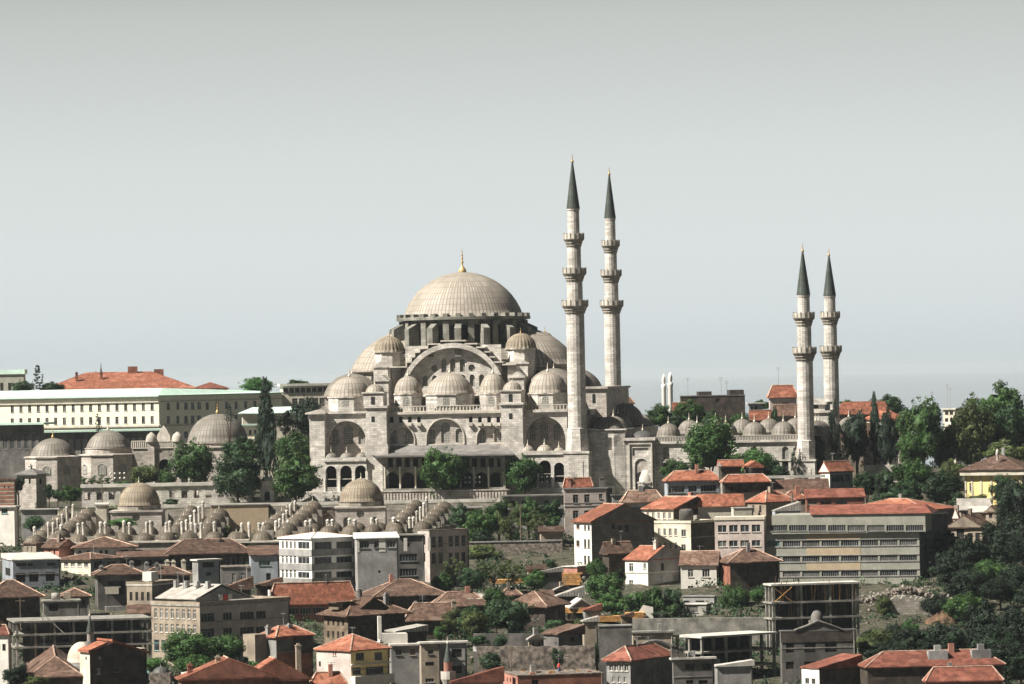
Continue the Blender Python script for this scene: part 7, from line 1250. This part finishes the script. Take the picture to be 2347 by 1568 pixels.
# lower left
T(Q2, 1430, 1900, 620, 960, 838, 'big spreading green tree below the long corner flats', leaf='leaf'); T(Q2, 1830, 2140, 640, 900, 842, 'green tree right half of the pair below the corner flats', leaf='leaf'); T(Q2, 1250, 1490, 850, 1000, 832, 'low green bush at the foot of the spreading tree', 'bush', 'leaf_y'); T(Q2, 1540, 1900, 840, 1010, 828, 'lower green tree in front of the spreading pair', leaf='leaf')
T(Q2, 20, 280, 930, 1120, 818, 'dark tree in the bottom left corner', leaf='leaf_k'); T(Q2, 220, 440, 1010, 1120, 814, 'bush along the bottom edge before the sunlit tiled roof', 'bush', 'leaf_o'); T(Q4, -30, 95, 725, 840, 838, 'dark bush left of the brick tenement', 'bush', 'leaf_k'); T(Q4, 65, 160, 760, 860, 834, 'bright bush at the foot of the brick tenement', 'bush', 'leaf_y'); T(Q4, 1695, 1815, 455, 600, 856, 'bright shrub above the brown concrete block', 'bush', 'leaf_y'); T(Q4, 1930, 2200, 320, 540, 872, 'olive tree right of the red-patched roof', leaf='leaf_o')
# undergrowth and litter over the open slope
rr = random.Random(21); b = MB(); n_ = 0
while n_ < 3000:
    y = rr.uniform(770, 1068); x = rr.uniform(-.125, .125) * y
    if sin(x * .13 + 2) + sin(y * .11 + x * .05) + rr.uniform(-1, 1) < .1: continue
    n_ += 1; z = ground(x, y); s_ = rr.uniform(.5, 2.1)
    for _ in range(36):
        d = Vector((rr.gauss(0, 1), rr.gauss(0, 1), abs(rr.gauss(0, .8)))); d = d.normalized() * s_ * rr.uniform(.4, 1); p = Vector((x, y, z)) + d; u = Vector((rr.uniform(-1, 1), rr.uniform(-1, 1), rr.uniform(-1, 1))).normalized(); w_ = u.orthogonal().normalized(); l = rr.uniform(.18, .4)
        b.add([p - u * l, p - w_ * l * .5, p + u * l, p + w_ * l * .5], [(0, 1, 2, 3)])
b.build('undergrowth', 'leaf_d', kind='stuff')
b = MB()
for i in range(1800):
    y = rr.uniform(800, 1064); x = rr.uniform(-.11, .11) * y; z = ground(x, y); s_ = rr.uniform(.12, .5); b.lathe([(.01, z - .1), (s_, z), (s_ * .7, z + s_ * .6), (.01, z + s_ * .7)], 4, x, y, rot=rr.uniform(0, 3), smooth=False)
b.build('loose_stones', 'rubble', kind='stuff')

# more of the wood on the right, and small things between the houses
T(Z5, 1590, 1780, 690, 960, 1135, 'dark tree in front of the pale concrete flats', leaf='leaf_d'); T(Z5, 1480, 1720, 860, 1180, 1104, 'dark tree filling the gap between the two huge ones', leaf='leaf_d')
T(Z5, 1750, 2050, 1385, 1520, 1052, 'overgrown bank tree under the yellow mansion', leaf='leaf_o'); T(Z5, 1180, 1420, 1240, 1480, 1048, 'dark tree in the middle of the wood above the orange rear wing', leaf='leaf_d')
for a in ((1700, 1960, 560, 760, 972, 'leaf_k', 'dark tree between the ruined brick house and the factory wing'), (2230, 2460, 560, 800, 960, 'leaf_k', 'deeply shaded tree at the right edge, middle of the slope'), (1850, 2100, 820, 1000, 930, 'leaf_k', 'dark round tree right of the rubble heap'), (2060, 2300, 880, 1060, 915, 'leaf_k', 'dark round tree on the overgrown slope, right'), (2280, 2460, 920, 1100, 905, 'leaf_k', 'dark tree cut by the right edge above the lower wood')):
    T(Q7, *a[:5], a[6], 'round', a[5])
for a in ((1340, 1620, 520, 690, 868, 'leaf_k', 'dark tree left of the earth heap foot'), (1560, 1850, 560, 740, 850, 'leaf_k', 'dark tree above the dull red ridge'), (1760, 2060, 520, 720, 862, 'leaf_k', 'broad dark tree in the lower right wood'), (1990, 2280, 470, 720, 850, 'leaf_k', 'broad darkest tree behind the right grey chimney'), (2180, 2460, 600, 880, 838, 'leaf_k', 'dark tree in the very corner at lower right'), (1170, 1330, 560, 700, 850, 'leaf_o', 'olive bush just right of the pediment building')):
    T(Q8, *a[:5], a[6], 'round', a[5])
# centre slope
T(Q6, 480, 640, 150, 300, 926, 'olive tree behind the bleached shanty roofs', leaf='leaf_o'); T(Q6, 1480, 1700, 330, 400, 900, 'low hedge bush on top of the concrete retaining wall', 'bush', 'leaf_d'); T(Q5, -380, -120, 760, 980, 962, 'olive tree right of the burnt building', 'open', 'leaf_o'); T(Q6, 1640, 1790, 260, 400, 908, 'bush at the left corner of the grey base storey', 'bush', 'leaf'); T(Q6, 2110, 2330, 110, 380, 920, 'green tree right of the grey base storey', leaf='leaf')
T(Q3, 1960, 2300, 560, 700, 1012, 'weedy bush on the stone retaining wall below the wood', 'bush', 'leaf_o'); T(Q6, 560, 760, 400, 500, 872, 'bush behind the ragged shack roof', 'bush', 'leaf_d'); T(Q4, 2000, 2200, 540, 640, 850, 'bush on the dark plank wall, left', 'bush', 'leaf_d')
H(Q6, 'shack', 'tiny plank shack with rusty roof between the yellow planks and the concrete wall', 'shed', 1240, 1250, 1340, 385, 893, 8, 'woodb', ('shed_l', .8, .3, 'tile_m'), [], dep=3)
H(Q6, 'shack', 'low brown shack with flat stone-weighted roof left of the buttressed wall', 'shed', 900, 915, 1035, 430, 866, 8, 'tan', ('shed_l', .9, .3, 'metal'), [], dep=4)
H(Q6, 'terrace_hut', 'small tiled hut directly left of the old dark house', 'shed', 190, 205, 350, 200, 915, 10, 'wood', ('hip', 1.5, .5, 'tile_m'), [], dep=6)
H(Q4, 'tiled_cottage', 'low brown-tiled cottage deep between the burnt building and the tree clump', 'house', 1500, 1520, 1690, 160, 925, 8, 'wood', ('hip', 1.8, .5, 'tile_o'), [], dep=7)
H(Q1, 'yard_house', 'small shaded house with a rusty roof between the bluish block and the concrete frame', 'house', 560, 575, 820, 1200, 925, 8, 'plaster_d', ('hip', 1.6, .5, 'tile_o'), [('R', 600, 800, 3, .4, [(1225, 1270)], 'd')], dep=7)
H(Q2, 'yard_house', 'low shaded house under brown tiles behind the right end of the concrete frame', 'house', 1130, 1140, 1330, 480, 893, 8, 'plaster_d', ('shed', 1.6, .4, 'tile_o'), [], dep=6)
H(Q6, 'workyard', 'grey walled yard building left of the low concrete skeleton', 'building', 1330, 1345, 1725, 700, 838, 6, 'plaster_d', ('flat', .25, .2, 'concrete'), [('R', 1400, 1650, 3, .4, [(730, 790)], 'd')], dep=6)
H(Q8, 'low_sheds', 'row of low grey sheds behind the white house end at the lower right', 'shed', 150, 170, 420, 760, 832, 8, 'plaster', ('shed_l', .9, .3, 'slab'), [], dep=6)
def pole(fr, x, yb, yt, Y, label):
    Y = YM(Y)
    C = Pt(*fr(x, yb), Y); g0 = ground(C.x, Y); t = thing('utility_pole', label, 'utility pole', (C.x, Y, g0), 0, 'utility poles on the slope'); h = Pt(*fr(x, yt), Y).z - g0
    MB().tube((0, 0, -.5), (0, 0, h), .13, .09, 6).build('mast', 'woodb', t); MB().box(-.9, .9, -.06, .06, h - .7, h - .55).build('crossarm', 'woodb', t); return Vector((C.x, Y, g0 + h - .6))
pp = [pole(*a) for a in ((Q5, 400, 600, 235, 1026, 'utility pole rising in the clump below the porch'), (Q5, 1222, 960, 870, 940, 'short pole beside the brick shed'), (Q1, 938, 330, 105, 1078, 'pole standing before the precinct wall saplings'), (Q1, 20, 1000, 760, 985, 'pole left of the bluish white block'), (Q6, 275, 900, 640, 835, 'pole before the mottled stone wall'), (Q2, 180, 470, 330, 896, 'pole against the shaded brown-tiled house'))]

H(Z2, 'terrace_shops', 'low dark flat-roofed building with openings below the right arcade', 'building', 1600, 1612, 2100, 972, 1064, 4, 'plaster', ('flat', .3, .6, 'plaster_d'), [('R', 1640, 2080, 5, .45, [(1000, 1050)], 'd')], dep=5)
H(Z2, 'terrace_shops', 'plain ochre flat-roofed building right of the right college', 'building', 1180, 1190, 1440, 1065, 1062, 4, 'tan', ('flat', .25, .4, 'concrete'), [], dep=5)

H(Q1, 'beige_shed', 'plain beige windowless shed block between the two wings of domes below the lawn', 'shed', 1925, 1935, 2460, 360, 1064, 4, 'beige', ('flat', .2, .2, 'concrete'), [], dep=4)
H(Q3, 'beige_shed', 'long low rubble cistern block left of the right domed classroom', 'shed', 690, 700, 845, 245, 1062, 4, 'rubble', ('flat', .2, .2, 'lead_r'), [], dep=4)
H(Q1, 'roof_hut', 'small pale hut with a flat lid beside the left domed classroom', 'shed', 868, 876, 990, 355, 1062, 4, 'cream2', ('flat', .3, .25, 'slab'), [], dep=3)
def car(fr, x, y, Y, rz, paint, label):
    C = Pt(*fr(x, y), Y); g0 = max(ground(C.x, Y), 0); t = thing('parked_car', label, 'car', (C.x, Y, g0 + .02), rz, 'cars parked by the corner flats')
    MB().extr([(-2.1, .35), (2.1, .35), (2.15, .8), (1.3, .95), (-1.5, .98), (-2.15, .85)], -.82, .82).build('body', paint, t)
    b = MB(); b.add([(-1.45, -.74, .97), (1.0, -.74, .95), (1.0, .74, .95), (-1.45, .74, .97), (-1.05, -.6, 1.42), (.35, -.6, 1.42), (.35, .6, 1.42), (-1.05, .6, 1.42)], [(0, 1, 5, 4), (1, 2, 6, 5), (2, 3, 7, 6), (3, 0, 4, 7), (4, 5, 6, 7)]); b.build('cabin', 'glass', t); MB().box(-1.0, .3, -.58, .58, 1.421, 1.46).build('car_roof', paint, t)
    for wx in (-1.3, 1.35):
        for wy in (-.84, .68): MB().tube((wx, wy, .32), (wx, wy + .16, .32), .32, .32, 12).build('wheel', 'dark', t)
    for wy in (-.6, .6): MB().box(2.14, 2.19, wy - .14, wy + .14, .62, .76).build('headlight', 'slab', t)
g_ = ground(0, 852)
car(Q2, 1415, 860, 842, 2.6, 'sheet', 'white car parked beside the spreading tree below the corner flats'); car(Q2, 1368, 822, 848, 2.7, 'teal', 'dark teal car parked behind the white car'); 
# a person on the ruined roof, clothes on a line
ruin = [o for o in bpy.data.objects if o.name == 'brick_ruin'][0]; A_, B_, Ht_ = ruin['dims']
C = Pt(*Q6(697, 872), 783); pz = ruin.location.z + Ht_ + .155
b = MB(); vs = [(0, 0, .92), (0, 0, 1.15), (0, .01, 1.38), (0, .01, 1.5), (0, 0, 1.62), (.12, 0, .88), (.14, -.03, .48), (.15, .02, .05), (.16, -.12, .02), (-.12, 0, .88), (-.15, .02, .48), (-.16, .08, .05), (-.17, -.06, .02), (.2, .01, 1.4), (.27, -.05, 1.12), (.24, -.22, .92), (-.2, .01, 1.4), (-.28, .02, 1.12), (-.3, -.06, .86), (0, -.01, 1.74)]
eg = [(0, 1), (1, 2), (2, 3), (3, 4), (4, 19), (0, 5), (5, 6), (6, 7), (7, 8), (0, 9), (9, 10), (10, 11), (11, 12), (2, 13), (13, 14), (14, 15), (2, 16), (16, 17), (17, 18)]
me = bpy.data.meshes.new('person'); me.from_pydata(vs, eg, []); me.materials.append(MT['skin']); per = bpy.data.objects.new('person', me); COL.objects.link(per); per.location = (C.x, 783, pz)
sk = per.modifiers.new('skin', 'SKIN'); rad = [.15, .15, .16, .06, .10, .10, .075, .05, .04, .10, .075, .05, .04, .07, .05, .035, .07, .05, .035, .08]
for v, r in zip(me.skin_vertices[0].data, rad): v.radius = (r, r)
me.skin_vertices[0].data[0].use_root = True; per.modifiers.new('sub', 'SUBSURF').levels = 1
tag(per, 'person in red standing on the half-demolished brick building', 'person')
MB().lathe([(.17, .82), (.2, .95), (.19, 1.2), (.21, 1.4), (.12, 1.5), (.07, 1.52)], 12).build('shirt', 'red', per); MB().lathe([(.22, .28), (.24, .5), (.2, .86)], 12).build('skirt', 'navy', per); MB().lathe([(.105, 1.6), (.115, 1.7), (.09, 1.82), (.01, 1.86)], 10).build('hair', 'dark', per)
t = thing('washing_line', 'washing line hung with pale and pink clothes on the plank garden wall', 'washing line', Pt(*Q4(2040, 650), 818))
MB().tube((0, 0, .2), (5.6, 0, .2), .03, .03, 4).build('line', 'dark', t)
for i, m in enumerate(('sheet', 'brickp', 'sheet', 'red', 'blue', 'sheet')): MB().box(.2 + i * .9, .85 + i * .9, -.03, .03, -.75 - (i % 2) * .2, .17).build('garment', m, t)
# more shanty clutter on the centre slope
for i, (fr, x0, x1, y, Y, w_, m) in enumerate(((Q5, 470, 640, 880, 962, 'tan', 'tile_o'), (Q5, 590, 800, 905, 958, 'plaster_d', 'metal'), (Q5, 730, 900, 1085, 938, 'wood', 'metal'), (Q6, 540, 640, 195, 922, 'wood', 'tile_m'), (Q3, 1850, 1990, 880, 962, 'plaster', 'tile_o'), (Q6, 430, 560, 590, 845, 'tan', 'metal'), (Q4, 2010, 2180, 235, 905, 'wood', 'metal'))):
    H(fr, 'shanty', ('low tan shanty in the gap right of the olive trees', 'grey shanty with sheet roof just above the stacked planks', 'timber shanty with sheet roof under the stacked planks', 'tiny timber shanty behind the old dark house', 'grey hut beside the burnt building and small bright tree', 'tan hut at the left of the ragged shack', 'timber shed with pale sheet roof beside the centre cottage')[i], 'shed', x0 - 8, x0, x1, y, Y, 8 + 5 * (i % 3), w_, (('shed', 'shed_l', 'gable_b')[i % 3], 1.0, .3, m), [('R', x0 + 15, x1 - 15, 2, .35, [(y + 18, y + 48)], 'd')], dep=4)

t = thing('terrace_wall', 'long grey stone terrace wall behind the small lead domes, under the white parapet', 'wall', (-104, 1069.2, 50.5))
b = MB(); b.box(0, 104, 0, 1.6, -1.5, 6.0); b.build('wall_face', 'stone_d', t); b = MB()
for i in range(14): b.box(3 + i * 7.5, 4.2 + i * 7.5, -.5, -.01, -1.5, 5.2)
b.build('buttress_row', 'stone_d', t)
rr = random.Random(77); b = MB()
for cx_, cy_, n_, sp_2 in ((Q5(700, 820), 975, 160, 4.5), (Q5(560, 860), 968, 120, 3.5), (Q7(1500, 985), 940, 160, 6), (Q7(1100, 1000), 925, 60, 4), (Q5(1150, 900), 955, 90, 3), (Q1(90, 780), 1020, 90, 4), (Q6(1000, 420), 885, 80, 3)):
    C = Pt(*cx_, cy_)
    for i in range(n_): x, y = C.x + rr.gauss(0, sp_2), cy_ + rr.gauss(0, sp_2 * .8); z = ground(x, y); s_ = rr.uniform(.12, .5); b.lathe([(.01, z - .1), (s_, z + s_ * .1), (s_ * .7, z + s_ * .7), (.01, z + s_ * .9)], 5, x, y, rot=rr.uniform(0, 3), smooth=False)
b.build('rubble', 'concrete', kind='stuff')

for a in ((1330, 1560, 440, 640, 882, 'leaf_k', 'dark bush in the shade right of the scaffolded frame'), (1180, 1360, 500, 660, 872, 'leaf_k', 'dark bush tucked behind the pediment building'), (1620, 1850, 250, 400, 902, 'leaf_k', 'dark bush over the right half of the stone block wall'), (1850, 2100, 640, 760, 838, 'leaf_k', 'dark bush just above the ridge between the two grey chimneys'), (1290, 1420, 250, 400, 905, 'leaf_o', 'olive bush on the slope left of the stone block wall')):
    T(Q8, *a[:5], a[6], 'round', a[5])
# ================================================================== THE AIR
hz = bpy.data.materials.new('haze_air'); hz.use_nodes = True; hn = hz.node_tree; hn.nodes.clear()
vp = hn.nodes.new('ShaderNodeVolumePrincipled'); vp.inputs['Color'].default_value = (0.84, 0.94, 1.0, 1); vp.inputs['Density'].default_value = 0.000026; vp.inputs['Anisotropy'].default_value = 0.2
ho = hn.nodes.new('ShaderNodeOutputMaterial'); hn.links.new(vp.outputs[0], ho.inputs['Volume'])
b = MB(); b.box(-62000, 62000, -600, 72000, -2, 136); haze = b.build('haze', hz, kind='stuff')
